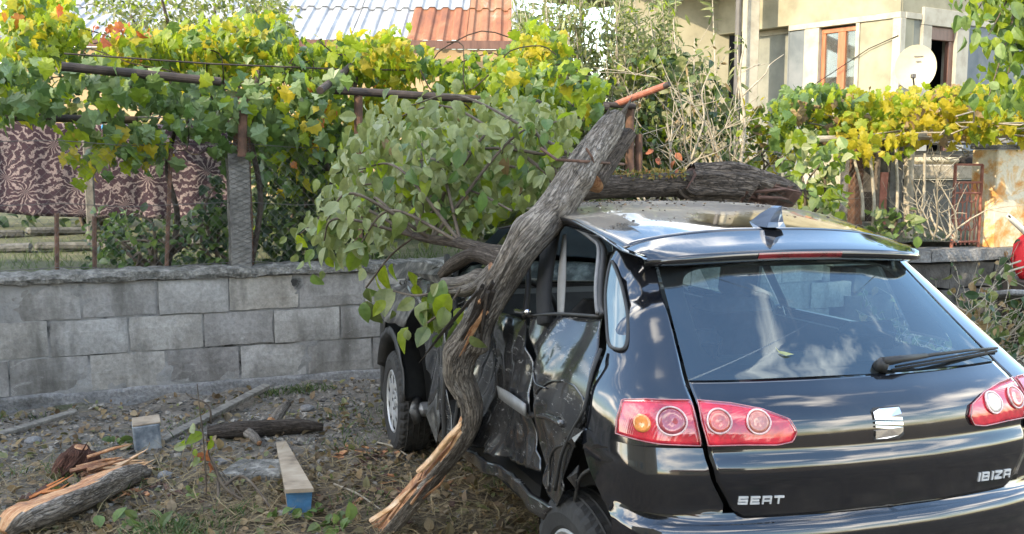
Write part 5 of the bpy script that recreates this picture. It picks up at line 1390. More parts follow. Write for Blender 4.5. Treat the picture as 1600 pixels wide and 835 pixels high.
# ------------------------------------------------------------------ grape vine on the trellis
vine = thing('grape_vine', 'sprawling grape vine, green below and sunlit yellow on top of the pipe trellis', 'vine', wp(.9, -.3, .9))
big = polysamp([(-40, 78), (180, 100), (340, 118), (540, 120), (545, 190), (470, 205), (420, 225), (385, 255), (310, 245), (235, 250), (200, 205), (90, 185), (-40, 192)], 640, 6.15, 6.7, 3.2, -.12, 1, 1.2)
foliage(vine, 'vine', big, (.085, .13), ['vblue', 'vgreen', 'vlime', 'vyellow'], [6, 5, 2, .6], 230, tj=.45, nrm=(-.1, -.8, .45), nj=.45)
hang = polysamp([(100, 185), (255, 185), (262, 270), (205, 262), (165, 285), (130, 275), (100, 235)], 120, 6.5, 6.9, 5, -.1, 2)
foliage(vine, 'vine', hang, (.085, .13), ['vlime', 'vyellow', 'vgreen', 'vblue'], [4, 2.5, 3, 2], 65, tj=.45, nrm=(-.1, -.8, .45), nj=.45)
def topcol(p): 
    r = rng.random(len(p)); q = np.array([noise.noise(Vector(x) * 1.6) for x in p]); r = r + q * .55
    return np.where(r < .22, 1, np.where(r < .78, 0, np.where(r < 1.22, 2, 3)))
up = polysamp([(0, 22), (70, 20), (150, 60), (240, 52), (340, 38), (420, 22), (470, 70), (560, 60), (620, 48), (640, 100), (560, 118), (345, 112), (180, 100), (0, 88)], 2900, 6.7, 8.8, 2.6, -.14, 3, 1.0)
up += polysamp([(0, -12), (90, -12), (130, 50), (0, 45)], 260, 7.2, 9.0, 2.6, -.2, 13)
foliage(vine, 'vine', up, (.07, .115), ['vlime', 'vgreen', 'vyellow', 'vorange'], [5, 3, 3, .4], 0, tj=.65, nrm=(-.7, -.6, .5), nj=.5, byname=topcol)  # autumn yellow, pushed to lime and yellow to carry sunlight in the colour
mid = polysamp([(545, 112), (640, 60), (700, 105), (800, 70), (850, 30), (905, 100), (890, 170), (760, 200), (540, 200), (530, 150)], 1900, 7.5, 8.9, 2.6, -.12, 4)
foliage(vine, 'vine', mid, (.07, .115), ['vlime', 'vgreen', 'vyellow', 'vorange'], [6, 3, 2, .2], 0, tj=.65, nrm=(-.7, -.6, .5), nj=.5, byname=topcol, name='foliage')
low = polysamp([(400, 110), (545, 115), (560, 260), (470, 300), (400, 260)], 380, 7.0, 7.9, 3, -.15, 5)
foliage(vine, 'vine', low, (.07, .115), ['vgreen', 'vlime', 'vorange', 'vyellow'], [6, 3, .25, .8], 0, tj=.5, nrm=(-.2, -.7, .5))
vs_ = MB()
rr = random.Random(5)
for i in range(40):
    u = rr.uniform(0, 860); p = at(u, rr.uniform(60, 150), rr.uniform(6.6, 8.2) + u / 1000); pts = [p]
    for k in range(6): p = p + Vector((rr.gauss(.04, .12), rr.gauss(0, .08), rr.gauss(-.03, .11))); pts.append(p)
    vs_.tube(spline(pts, 3), .005, 4, cap=False)
for (u, v0, v1, Y) in ((392, 418, 110, 6.95), (262, 415, 200, 6.95), (505, 415, 130, 7.4), (545, 410, 120, 7.5)):
    a, b_ = at(u, v0, Y), at(u + 12, v1, Y); vs_.tube(spline([a, a.lerp(b_, .35) + Vector((.05, 0, 0)), a.lerp(b_, .7) - Vector((.04, 0, 0)), b_], 5), [.022, .016], 6)
vs_.build('stem', M['barkdark'], vine, True)
pf = polysamp([(760, 110), (850, 90), (945, 120), (935, 190), (860, 200), (765, 190)], 260, 6.7, 7.2, 3, -.2, 6)
foliage(vine, 'vine', pf, (.07, .12), ['vlime', 'vgreen', 'vyellow'], [5, 4, 1], 0, tj=.5, nrm=(-.5, -.7, .5), nj=.5)
rc = at(178, 45, 6.9)
foliage(vine, 'vine', [tuple(rc + Vector((rng.normal(0, .06), rng.normal(0, .05), rng.normal(0, .035)))) for _ in range(16)], (.05, .08), ['vorange'], [1], 16, tj=.6, nrm=(-.4, -.6, .5))
for (u, v, n_) in ((25, 25, 6), (82, 30, 4), (500, 165, 7)):
    c = at(u, v, 7.0); foliage(vine, 'vine', [tuple(c + Vector((rng.normal(0, .08), rng.normal(0, .05), rng.normal(0, .06)))) for _ in range(n_)], (.08, .12), ['vorange', 'vyellow'], [2, 1], 0, tj=.6, nrm=(-.4, -.6, .5))

# ------------------------------------------------------------------ shrubs and trees of the garden
def shrub(name, label, cat, poly, n, Y0, Y1, kind, size, mats, wts, base, stems=5, ns=3, thr=-.1, seed=1, mat='twig', r0=.018, group=None, tip=(0, 0, -.3), tj=.8, nrm=(-.3, -.5, .6), n_ind=0):
    t = thing(name, label, cat, base, group)
    pts = polysamp(poly, n, Y0, Y1, ns, thr, seed)
    foliage(t, kind, pts, size, mats, wts, n_ind, tip=tip, tj=tj, nrm=nrm, name='crown')
    m = MB(); rr = random.Random(seed)
    for i in range(stems):
        e = Vector(rr.choice(pts)); s = Vector(base) + Vector((rr.gauss(0, .06), rr.gauss(0, .06), -.05)); md_ = s.lerp(e, .5) + Vector((rr.gauss(0, .1), rr.gauss(0, .1), .12)); m.tube(spline([s, md_, e], 6), [r0, r0 * .3], 5, cap=False)
    m.build('stem', M[mat], t, True); return t
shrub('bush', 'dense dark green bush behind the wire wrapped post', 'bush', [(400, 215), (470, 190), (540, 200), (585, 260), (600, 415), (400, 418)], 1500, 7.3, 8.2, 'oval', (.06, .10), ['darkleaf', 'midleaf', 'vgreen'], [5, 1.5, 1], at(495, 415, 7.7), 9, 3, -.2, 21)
shrub('weed_clump', 'low leafy weeds growing along the top of the block wall', 'weeds', [(130, 350), (190, 335), (260, 345), (335, 330), (360, 418), (130, 418)], 620, 6.75, 7.6, 'oval', (.04, .08), ['darkleaf', 'vgreen', 'midleaf', 'freshleaf'], [4, 3, 2, .6], at(235, 418, 7.0), 14, 4, -.12, 22, tip=(0, -.3, .3))
shrub('bush', 'loose green bush at the foot of the leaning grape stems', 'bush', [(330, 260), (350, 300), (365, 415), (330, 418), (320, 330)], 160, 7.0, 7.5, 'oval', (.05, .09), ['darkleaf', 'vgreen'], [3, 2], at(345, 415, 7.2), 5, 4, -.2, 23)
shrub('garden_tree', 'fine leaved olive green tree in sun left of the shed roof', 'tree', [(130, -15), (460, -15), (465, 60), (420, 90), (330, 70), (200, 60), (150, 30)], 2300, 10.2, 11.6, 'small', (.055, .095), ['olive', 'vlime', 'midleaf'], [6, 1.5, 1.5], at(310, 300, 10.9), 12, 2.2, -.05, 24, r0=.05)
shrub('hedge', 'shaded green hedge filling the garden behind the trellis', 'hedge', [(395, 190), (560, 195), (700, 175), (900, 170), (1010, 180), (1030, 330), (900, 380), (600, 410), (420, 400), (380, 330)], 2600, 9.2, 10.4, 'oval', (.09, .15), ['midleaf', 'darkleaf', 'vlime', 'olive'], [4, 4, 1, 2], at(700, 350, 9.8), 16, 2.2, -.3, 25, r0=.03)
shrub('bush', 'small sunlit yellow bush seen through the open car window', 'bush', [(850, 335), (970, 330), (975, 402), (850, 402)], 260, 8.3, 8.9, 'oval', (.06, .10), ['vlime', 'vyellow', 'midleaf'], [3, 2, 2], at(910, 400, 8.6), 5, 4, -.4, 29)
shrub('hedge', 'green hedge far behind the hanging blanket below the shed', 'hedge', [(-40, 85), (400, 100), (420, 300), (380, 345), (-40, 345)], 1500, 10.3, 11.2, 'oval', (.10, .16), ['midleaf', 'darkleaf', 'vlime', 'olive'], [4, 4, .7, 2], at(150, 345, 10.8), 12, 2.2, -.35, 28, r0=.03)
# upright grey green tree with long shoots
def shoots():
    t = thing('willow_leaved_tree', 'grey green tree of upright shoots in the sun beside the shed roof', 'tree', at(930, 330, 9.4))
    pts = []; m = MB(); rr = random.Random(31); T_ = []
    roots = [at(u, 300, 9.4 + rr.uniform(-.4, .5)) for u in (850, 880, 910, 935, 960, 985, 1010, 1035)]
    for i in range(120):
        u = rr.uniform(800, 1062); v = rr.uniform(-60, 90) + (max(0, u - 985) * .35) + max(0, 850 - u) * .9; e = at(u, v, rr.uniform(9.0, 10.2)); s = min(roots, key=lambda q: abs(q.x - e.x)) + Vector((rr.gauss(0, .05), 0, 0))
        L = [s.lerp(e, q) + Vector((rr.gauss(0, .02), rr.gauss(0, .02), 0)) for q in np.linspace(0, 1, 6)]; m.tube(L, [.010, .003], 4, cap=False)
        for q in np.linspace(.15, 1, 80): pts.append(tuple(s.lerp(e, q) + Vector((rr.gauss(0, .03), rr.gauss(0, .03), 0))))
    m.build('branch', M['paletwig'], t, True)
    foliage(t, 'narrow', pts, (.06, .115), ['olive', 'midleaf', 'pear', 'vlime'], [5, 1.5, 3, .8], 0, tip=(0, -.1, .35), tj=.6, nrm=(-.5, -.6, .3), name='crown')
shoots()
def bareshrub():
    t = thing('dry_shrub', 'bare pale twiggy shrub standing behind the log on the car roof', 'shrub', at(1090, 335, 8.6)); out = []
    st = [at(u, 330, Y) for u, Y in ((1010, 8.4), (1050, 8.7), (1085, 8.5), (1120, 8.8), (1160, 8.6))]
    twigs(t, 'branch', 19, st, 1.25, .013, 'paletwig', (0, 0, 1), .35, .35, 7, 3, seed=41, out=out)
    rr = random.Random(2); lv = [p for p in out if rr.random() < .42]
    foliage(t, 'narrow', lv, (.05, .09), ['olive', 'midleaf', 'tanleaf', 'vyellow'], [5, 2, 3, 1], 0, tj=.8)
    o2 = []; 
    for (u0, v0, u1, v1, r) in ((1150, 300, 1165, 60, .018), (1080, 250, 1110, 110, .012), (1160, 150, 1225, 85, .008), (1165, 110, 1198, 100, .006), (1130, 300, 1075, 120, .012)):
        a, b_ = at(u0, v0, 8.5), at(u1, v1, 8.6); MB().tube(spline([a, a.lerp(b_, .4) + Vector((.04, 0, .03)), a.lerp(b_, .75) - Vector((.03, 0, 0)), b_], 5), [r, r * .35], 6).build('limb', M['paletwig'], t, True)
    for (u, v) in ((1022, 248), (1052, 242)):
        c = at(u, v, 8.2); foliage(t, 'oval', [tuple(c + Vector((rng.normal(0, .03), rng.normal(0, .03), rng.normal(0, .04)))) for _ in range(4)], (.04, .07), ['redleaf'], [1], 0)
M['redleaf'] = leafmat('red_brown_leaf', [(.36, .12, .07), (.42, .17, .09), (.30, .09, .05)], .6, .4)
bareshrub()
def tallspikes():
    t = thing('spindly_sapling', 'two tall spindly saplings with short leaves against the yellow wall', 'sapling', at(1120, 330, 9.0)); m = MB(); pts = []
    for (u, v0, u1, v1) in ((1118, 300, 1113, -5), (1150, 260, 1152, 55), (1062, 250, 1052, 30), (1075, 260, 1085, 60)):
        a, b_ = at(u, v0, 9.0), at(u1, v1, 9.1); m.tube([a, a.lerp(b_, .5) + Vector((.02, 0, 0)), b_], [.012, .004], 5)
        for q in np.linspace(.3, 1, 34): pts.append(tuple(a.lerp(b_, q) + Vector((rng.normal(0, .025), rng.normal(0, .025), 0))))
    m.build('stem', M['paletwig'], t, True); foliage(t, 'narrow', pts, (.08, .13), ['olive', 'midleaf'], [3, 2], 0, tip=(0, 0, .3), tj=.8, name='crown')
tallspikes()
shrub('bush', 'yellow green sunlit bush between the dry shrub and the far fence', 'bush', [(1120, 190), (1180, 165), (1240, 200), (1235, 300), (1130, 290)], 420, 9.2, 9.9, 'oval', (.06, .10), ['vlime', 'vyellow', 'midleaf', 'tanleaf'], [3, 2, 3, 1], at(1180, 330, 9.5), 10, 3, -.1, 26)
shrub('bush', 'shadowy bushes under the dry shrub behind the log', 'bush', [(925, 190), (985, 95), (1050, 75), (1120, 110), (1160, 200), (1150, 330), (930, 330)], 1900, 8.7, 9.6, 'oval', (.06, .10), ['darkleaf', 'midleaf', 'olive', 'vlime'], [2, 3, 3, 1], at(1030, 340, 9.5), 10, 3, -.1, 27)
# yellow vine along the far rail
v2 = thing('yellow_vine', 'yellowing vine lying along the timber rail of the far fence', 'vine', wp(7.2, -.3, .85))
def rcol(p):
    uv = w2p(p); r = rng.random(len(p)); k = np.clip((uv[:, 0] - 1240) / 170, 0, 1) * .8 - np.clip((175 - uv[:, 1]) / 40, 0, 1) * .25
    return np.where(r < .82 * k, 2, np.where(r < .82 * k + .08, 3, np.where(r < .82 * k + .5, 0, 1)))
P_ = polysamp([(1205, 170), (1250, 135), (1300, 130), (1350, 145), (1400, 150), (1470, 140), (1540, 135), (1640, 150), (1640, 205), (1500, 208), (1400, 225), (1300, 215), (1220, 230)], 2300, 8.7, 10.0, 2.8, -.2, 51, .5)
foliage(v2, 'vine', P_, (.075, .12), ['vlime', 'vgreen', 'vyellow', 'tanleaf'], [1], 0, tj=.6, nrm=(-.7, -.6, .5), nj=.55, byname=rcol)
P_ = polysamp([(1300, 195), (1370, 205), (1420, 215), (1410, 250), (1380, 235), (1320, 245)], 60, 8.5, 9.0, 3, -.3, 52); foliage(v2, 'vine', P_, (.085, .12), ['vyellow', 'vlime'], [3, 1], 60, tj=.4, nrm=(-.4, -.7, .4))
vt = MB(); rr = random.Random(8)
for i in range(26):
    p = at(rr.uniform(1230, 1600), rr.uniform(190, 218), rr.uniform(8.8, 9.6)); pts = [p]
    for k in range(6): p = p + Vector((rr.gauss(.05, .12), rr.gauss(0, .06), rr.gauss(0, .05))); pts.append(p)
    vt.tube(pts, .007, 4, cap=False)
for (u, v, u1, v1, Y) in ((1362, 380, 1358, 225, 8.75), (1348, 345, 1330, 230, 8.8), (1432, 372, 1445, 240, 8.9), (1395, 370, 1400, 230, 8.9)):
    a, b_ = at(u, v, Y), at(u1, v1, Y); vt.tube(spline([a, a.lerp(b_, .4) + Vector((.03, 0, 0)), b_], 5), [.018, .012], 6)
vt.build('stem', M['paletwig'], v2, True)
shrub('climbing_plant', 'pale green broad leaved climber hanging over the far fence', 'plant', [(1225, 215), (1275, 195), (1320, 230), (1325, 300), (1300, 335), (1255, 345), (1225, 290)], 240, 7.9, 8.4, 'oval', (.075, .125), ['freshleaf', 'pearlight', 'vlime'], [4, 2, 2], at(1275, 372, 8.3), 7, 4, -.3, 53, n_ind=110, tip=(-.1, -.2, -.6), tj=.5, nrm=(-.5, -.7, .4))
shrub('leafy_seedling', 'low pale leaved plant at the foot of the rusty stake', 'plant', [(1345, 335), (1380, 325), (1430, 335), (1435, 375), (1340, 372)], 80, 8.3, 8.8, 'oval', (.07, .115), ['freshleaf', 'pearlight', 'midleaf'], [3, 2, 2], at(1390, 376, 8.6), 5, 4, -.4, 54, n_ind=40, tip=(0, -.3, .2), tj=.6, nrm=(-.5, -.6, .5))
def twigR():
    t = thing('dead_vine', 'dead bare vine stems on the fence beside the iron gate', 'shrub', at(1460, 378, 8.8))
    twigs(t, 'branch', 12, [at(1455, 372, 8.9), at(1480, 372, 9), at(1500, 374, 9.1)], .75, .011, 'paletwig', (0, 0, 1), .5, .35, 6, 2, seed=61)
twigR()
def hangtree():
    b0 = at(1760, 420, 8.2); b0.z = .0; t = thing('walnut_tree', 'bright green tree whose drooping leafy branch hangs at the top right corner', 'tree', b0)
    top = b0 + Vector((-.1, .2, 4.3)); MB().tube(spline([b0 - Vector((0, 0, .1)), b0 + Vector((.08, 0, 2)), top], 8), [.13, .09], 10).build('trunk', M['barkgrey'], t, True)
    pts = []; m = MB(); rr = random.Random(3)
    for (u1, v1) in ((1508, 2), (1520, 30), (1545, 55), (1555, 95), (1570, 130), (1590, 165), (1545, 150), (1600, 60), (1620, 120), (1560, -30), (1600, -40), (1640, 20), (1640, 90)):
        Y = rr.uniform(7.5, 8.4); e = at(u1, v1, Y); s = top + Vector((rr.gauss(-.2, .1), rr.gauss(0, .1), rr.uniform(-.9, .1))); md_ = s.lerp(e, .5) + Vector((0, 0, .35)); L = spline([s, md_, e], 8); m.tube(L, [.03, .004], 5, cap=False)
        for q in L[len(L) // 2:]:
            for _ in range(9): pts.append(tuple(Vector(q) + Vector((rr.gauss(0, .07), rr.gauss(0, .08), rr.gauss(-.03, .06)))))
    m.build('branch', M['twig'], t, True)
    foliage(t, 'oval', pts, (.085, .135), ['vlime', 'freshleaf', 'vgreen'], [4, 3, 2], 120, tip=(0, -.1, -.8), tj=.4, nrm=(-.6, -.6, .3), name='crown')
hangtree()

# ------------------------------------------------------------------ fallen tree over the car
M['splitwood'] = None
def splitm():
    m, t, b = newmat('split_wood'); v = coords(t, 'UV', (7, 1.6, 1)); h0 = noisetex(t, v, 3.5, 8, .7, 1.2); h1 = noisetex(t, coords(t, 'World'), 26, 6, .7); h = math_(t, 'ADD', math_(t, 'MULTIPLY', h0, .6), math_(t, 'MULTIPLY', h1, .4)); v2_ = coords(t, 'World'); h2 = noisetex(t, v2_, 9, 5)
    col = ramp(t, h, [(.30, (.13, .055, .03)), (.45, (.36, .15, .06)), (.56, (.55, .32, .16)), (.68, (.68, .50, .33))])
    col = mixc(t, ramp(t, h2, [(.5, (0, 0, 0)), (.62, (.8, .8, .8))]), col, mixc(t, h, (.10, .045, .03), (.22, .10, .065)))
    t.links.new(col, b.inputs['Base Color']); b.inputs['Roughness'].default_value = .8; bump(t, b, h, .8, .01); return m
M['splitwood'] = splitm()
M['darkwood'] = noisy('dark_rotten_wood', [(.3, (.05, .028, .02)), (.55, (.11, .06, .045)), (.75, (.2, .12, .09))], 14, .9, .5, .006, 30)
M['palewood'] = noisy('fresh_pale_wood', [(.35, (.50, .28, .12)), (.5, (.66, .43, .25)), (.7, (.72, .55, .38))], 5, .75, .5, .006, 30, stretch=(1, 1, 3))
tree = thing('fallen_tree', 'broken old fruit tree leaning across the black car with a splintered trunk', 'tree', gnd(590, 835))
def limb(name, pts, n=26, sub=14, mat='barkgrey', ridge=.10, cut=None, root=tree, seed=0, knob=(), mat2='splitwood'):
    """pts: (u, v, Y, radius); bark ridges run along the limb; cut(dirvec, s) -> keeps the broken face flat and bare"""
    P = [tuple(at(u, v, Y)) + (r,) for u, v, Y, r in pts]; S = spline(P, sub); k = len(S); vs, fs, uv, mi = [], [], [], []
    up = None; L = 0
    for i in range(k):
        p = Vector(S[i][:3]); d = (Vector(S[min(i + 1, k - 1)][:3]) - Vector(S[max(0, i - 1)][:3])).normalized()
        if up is None: up = Vector((0, -1, 0)) if abs(d.y) < .8 else Vector((1, 0, 0))
        a = d.cross(up).normalized(); b_ = a.cross(d).normalized(); up = b_
        if i: L += (p - Vector(S[i - 1][:3])).length
        for j in range(n):
            th = 2 * math.pi * j / n; dr = a * math.cos(th) + b_ * math.sin(th); r = S[i][3]; q = Vector((math.cos(th) * 1.6, math.sin(th) * 1.6, L * 2.0 + seed))
            w = 1 - 1.6 * abs(noise.noise(q * Vector((1.9, 1.9, .75)) if False else Vector((q.x * 1.9, q.y * 1.9, q.z * .8)))); w2 = noise.noise(Vector((q.x * 4.5, q.y * 4.5, q.z * 2.2))); big_ = noise.noise(Vector((q.x * .6, q.y * .6, L * 3 + seed)))
            rr_ = r * (1 + ridge * (w - .4) + ridge * .45 * w2 + .13 * big_)
            for (ku, kth, kr, kh) in knob: rr_ += kh * math.exp(-((L - ku) / kr) ** 2 - (math.atan2(math.sin(th - kth), math.cos(th - kth)) * r / kr) ** 2)
            c = cut(dr, i / (k - 1), L) if cut else None
            if c is not None: rr_ = min(rr_, r * c[0] * (1 + .10 * noise.noise(Vector((th * 6, L * 2.5, 3))) + .05 * noise.noise(Vector((th * 16, L * 5, 3))))) 
            vs.append(p + dr * rr_ - root.location); uv.append((j / n, L)); mi.append(0 if c is None else c[1])
    FI = []
    for i in range(k - 1):
        for j in range(n):
            q = (i * n + j, i * n + (j + 1) % n, (i + 1) * n + (j + 1) % n, (i + 1) * n + j); fs.append(q); FI.append(1 if sum(mi[x] for x in q) >= 3 else 0)
    e0, e1 = Vector(S[0][:3]), Vector(S[-1][:3]); b0 = len(vs)
    vs += [e0 - root.location, e1 - root.location]; uv += [(0, 0), (0, L)]
    for j in range(n): fs.append((b0, (j + 1) % n, j)); fs.append((b0 + 1, (k - 1) * n + j, (k - 1) * n + (j + 1) % n)); FI += [1, 1]
    return link(name, mesh(name, vs, fs, [M[mat], M[mat2]], FI, True, uv), root)
def splint(name, a, b_, n, length, r, mat, root=tree, seed=0, spread=.02, axis=None):
    """splinters standing out of a break"""
    rr = random.Random(seed); m = MB(); d0 = (Vector(b_) - Vector(a)).normalized() if axis is None else axis
    for i in range(n):
        p = Vector(a) + Vector((rr.gauss(0, spread), rr.gauss(0, spread), rr.gauss(0, spread))); d = (d0 + Vector((rr.gauss(0, .16), rr.gauss(0, .16), rr.gauss(0, .16)))).normalized(); L = length * rr.uniform(.35, 1)
        m.tube([p - d * .05, p + d * L * .5 + Vector((rr.gauss(0, .006), rr.gauss(0, .006), rr.gauss(0, .006))), p + d * L], [r * rr.uniform(.6, 1.2), r * .7, r * .1], 4)
    return m.build(name, M[mat], root)
up_cut = (Vector((-.55, -.30, .78))).normalized()
def cutlow(dr, s, L):
    # the lower part is torn open along its upper left face
    if s < .60: return None
    c = dr.dot(up_cut); lim = .74 - .52 * min(1, (s - .60) / .10) + .10 * math.sin(s * 46)
    if c > lim: return (max(.25, lim * .62) / c * (1.0 if c > .02 else 1), 1)
    return None
trunk_pts = [(966, 180, 4.20, .030), (955, 196, 4.17, .050), (930, 232, 4.10, .062), (905, 272, 4.00, .064), (872, 322, 3.90, .065), (838, 362, 3.82, .064), (812, 392, 3.80, .060), (793, 425, 3.82, .058), (766, 470, 3.86, .057), (746, 505, 3.91, .060), (724, 545, 3.96, .060), (716, 582, 4.00, .060), (727, 612, 4.02, .056), (731, 645, 4.05, .058), (717, 682, 4.09, .057), (686, 720, 4.14, .056), (655, 757, 4.19, .060), (615, 803, 4.25, .068), (572, 858, 4.32, .076)]
limb('trunk', trunk_pts, 48, 12, 'barkgrey', .20, cutlow, knob=((1.22, 2.6, .045, .035), (.72, .4, .05, .02), (.40, 2.2, .04, .018), (1.0, 5.4, .05, .02), (1.30, .8, .05, .018)))
# flakes of fresh wood along the tear
def tear():
    for (pts, w) in ([[(726, 660), (704, 682), (680, 712), (655, 738)], .020], [[(722, 672), (700, 712), (672, 748), (640, 780), (618, 798)], .026], [[(640, 770), (610, 795), (580, 815)], .014]):
        g = []
        for i, (u, v) in enumerate(spline(pts, 5)):
            p = at(u, v, 4.02 + (v - 664) / 650); k = i / (5 * (len(pts) - 1)); ww = w * (.35 + .65 * math.sin(min(1, k * 1.15 + .1) * math.pi * .85)); q = Vector((.62, -.2, .75)).normalized(); nz = noise.noise(Vector((u * .05, v * .05, 1))) * .006
            g.append([p - q * ww + Vector((0, .025 + nz, 0)), p - q * ww * .4 + Vector((0, nz - .012, 0)), p + q * ww * .4 + Vector((0, -.012, 0)), p + q * ww + Vector((0, .025, 0))])
        vs = [x - tree.location for r in g for x in r]; o = link('torn_wood', mesh('torn_wood', vs, gridfaces(len(g), 4), M['palewood'], smooth=True), tree); md = o.modifiers.new('t', 'SOLIDIFY'); md.thickness = .012
tear()
splint('splinter', at(640, 770, 4.15), at(700, 700, 4.1), 9, .22, .008, 'splitwood', seed=4, spread=.03)
splint('splinter', at(965, 190, 4.18), at(975, 170, 4.2), 9, .10, .010, 'barkgrey', seed=5, spread=.03)
limb('branch', [(985, 208, 4.22, .030), (960, 238, 4.17, .042), (925, 285, 4.05, .05)], 18, 8, 'barkdark', .14, seed=3)
limb('branch', [(800, 402, 3.84, .045), (768, 394, 3.95, .028), (720, 380, 4.10, .023), (675, 374, 4.22, .019), (645, 368, 4.30, .015)], 16, 8, 'barkdark', .14, seed=5)
limb('branch', [(782, 446, 3.86, .035), (750, 436, 3.94, .026), (715, 442, 4.0, .022), (692, 440, 4.06, .016)], 16, 8, 'barkgrey', .2, seed=7, knob=((.12, 1, .04, .02),))
limb('branch', [(700, 455, 4.02, .02), (735, 452, 3.95, .027), (775, 425, 3.86, .04)], 14, 7, 'barkgrey', .2, seed=9)
limb('branch', [(690, 430, 4.2, .018), (712, 412, 4.1, .03), (745, 398, 4.0, .03), (795, 415, 3.86, .04)], 14, 7, 'barkdark', .2, seed=11)
# bark split from the trunk
splint('bark_strip', at(760, 470, 3.80), at(705, 560, 3.92), 14, .42, .012, 'barkdark', seed=8, spread=.022)
splint('bark_strip', at(752, 490, 3.82), at(715, 560, 3.92), 6, .30, .010, 'splitwood', seed=9, spread=.012)
MB().tube([at(845, 232, 4.0), at(870, 250, 3.9), at(905, 252, 3.92), at(940, 254, 4.02), at(975, 257, 4.2)], .006, 6).build('wire_loop', M['rust'], tree)
MB().tube([at(916, 232, 3.97), at(925, 246, 3.96), at(927, 254, 3.97)], .005, 6).build('wire_loop', M['rust'], tree)
# crown of wilted leaves
def crown():
    tw = MB(); tips = []; rr = random.Random(77)
    S0 = [(650, 370, 4.3), (675, 374, 4.22), (720, 380, 4.1), (880, 290, 4.12), (905, 250, 4.18), (660, 371, 4.28)]
    E0 = [(470, 365), (485, 400), (510, 345), (540, 300), (560, 265), (530, 235), (585, 200), (560, 170), (640, 165), (620, 215), (690, 200), (745, 195), (800, 180), (840, 160), (870, 190), (820, 215),
          (655, 250), (720, 240), (780, 245), (600, 300), (650, 310), (700, 290), (760, 290), (820, 270), (600, 350), (640, 345), (690, 330), (740, 330), (560, 385), (620, 390), (690, 365), (790, 330), (830, 300), (855, 245), (585, 330), (545, 370), (505, 380), (750, 360)]
    for i, (u, v) in enumerate(E0[::2]):
        s = at(*S0[i % 6]); Y = rr.uniform(4.2, 5.3); e = at(u, v, Y); md_ = s.lerp(e, .55) + Vector((rr.gauss(0, .05), rr.gauss(0, .08), .14 + rr.gauss(0, .03))); L = spline([s, md_, e], 9); tw.tube(L, [.009, .003], 5, cap=False)
        for q in L[7:]:
            for _ in range(1): tips.append(tuple(Vector(q) + Vector((rr.gauss(0, .06), rr.gauss(0, .06), rr.gauss(-.02, .05)))))
    tw.build('twig', M['twig'], tree, True)
    ext = polysamp([(462, 355), (500, 335), (530, 240), (560, 160), (640, 150), (700, 160), (830, 130), (895, 170), (880, 240), (840, 320), (760, 350), (690, 355), (600, 380), (560, 400), (480, 405)], 800, 4.4, 5.8, 5, -.03, 71)
    P_ = tips + ext + polysamp([(480, 350), (540, 240), (570, 165), (700, 165), (870, 150), (890, 230), (840, 320), (760, 345), (620, 365), (560, 395)], 520, 4.5, 5.8, 5, -.02, 72)
    foliage(tree, 'oval', P_, (.048, .09), ['pear', 'pearlight', 'vlime', 'tanleaf'], [7, 2.5, .8, .25], 300, tip=(-.1, -.15, -.8), tj=.45, nrm=(-.2, -.7, .55), nj=.5)
    fr_ = polysamp([(640, 190), (720, 195), (800, 190), (900, 165), (885, 250), (850, 310), (800, 345), (650, 350), (610, 300)], 620, 4.05, 4.9, 5, -.08, 73)
    foliage(tree, 'oval', fr_, (.046, .085), ['pear', 'pearlight', 'vlime', 'vgreen'], [7, 1.5, 1, 2], 0, tip=(-.1, -.15, -.8), tj=.5, nrm=(-.2, -.7, .55), nj=.5, name='front_leaves')
    c = []
    for (u, v, Y, n_, s) in ((570, 460, 4.6, 4, .03), (612, 462, 4.5, 7, .06), (688, 490, 4.0, 10, .05), (664, 520, 3.98, 3, .03), (655, 478, 4.05, 3, .03), (708, 470, 3.9, 8, .06), (500, 380, 4.7, 10, .07), (590, 415, 4.7, 5, .06)):
        for _ in range(n_): c.append(tuple(at(u, v, Y) + Vector((rr.gauss(0, s), rr.gauss(0, s), rr.gauss(0, s)))))
    foliage(tree, 'oval', c, (.08, .125), ['pear', 'vlime', 'freshleaf'], [2, 1, 1], 0, tip=(-.1, -.15, -.8), tj=.4, nrm=(-.2, -.8, .4), nj=.45, name='hanging_leaves')
    m = MB()
    for L in ([(745, 440, 3.95), (690, 455, 4.0), (650, 462, 4.05), (615, 455, 4.5)], [(720, 450, 3.95), (700, 480, 3.95), (668, 505, 3.98)], [(645, 372, 4.3), (610, 400, 4.5), (572, 450, 4.6)], [(800, 330, 4), (740, 300, 4.3), (660, 280, 4.6), (560, 290, 4.9)]):
        m.tube(spline([at(*p) for p in L], 5), .005, 5, cap=False)
    m.build('twig', M['twig'], tree, True)
crown()
# log lying over the roof
log = thing('fallen_log', 'thick broken log lying crosswise on the roof of the car', 'log', at(1070, 300, 4.55))
limb('thin_end', [(880, 296, 4.42, .052), (940, 293, 4.47, .050), (1000, 291, 4.52, .050), (1060, 288, 4.56, .054), (1110, 287, 4.6, .06)], 26, 12, 'barkdark', .16, root=log, seed=21, mat2='darkwood')
def cutend(dr, s, L):
    if s > .50:
        c = dr.dot(Vector((.35, -.70, -.62)).normalized()); lim = .95 - (s - .50) * 1.9 + .12 * math.sin(s * 60)
        if c > lim: return (max(.25, lim) / max(c, .05), 1)
    return None
limb('thick_end', [(1072, 282, 4.56, .070), (1078, 286, 4.565, .078), (1110, 286, 4.58, .084), (1150, 288, 4.62, .086), (1190, 296, 4.66, .076), (1225, 304, 4.70, .066), (1245, 311, 4.72, .045)], 32, 12, 'barkdark', .34, cutend, root=log, seed=23, mat2='darkwood')
splint('splinter', at(1190, 300, 4.62), at(1250, 314, 4.68), 16, .26, .012, 'barkdark', root=log, seed=11, spread=.035)
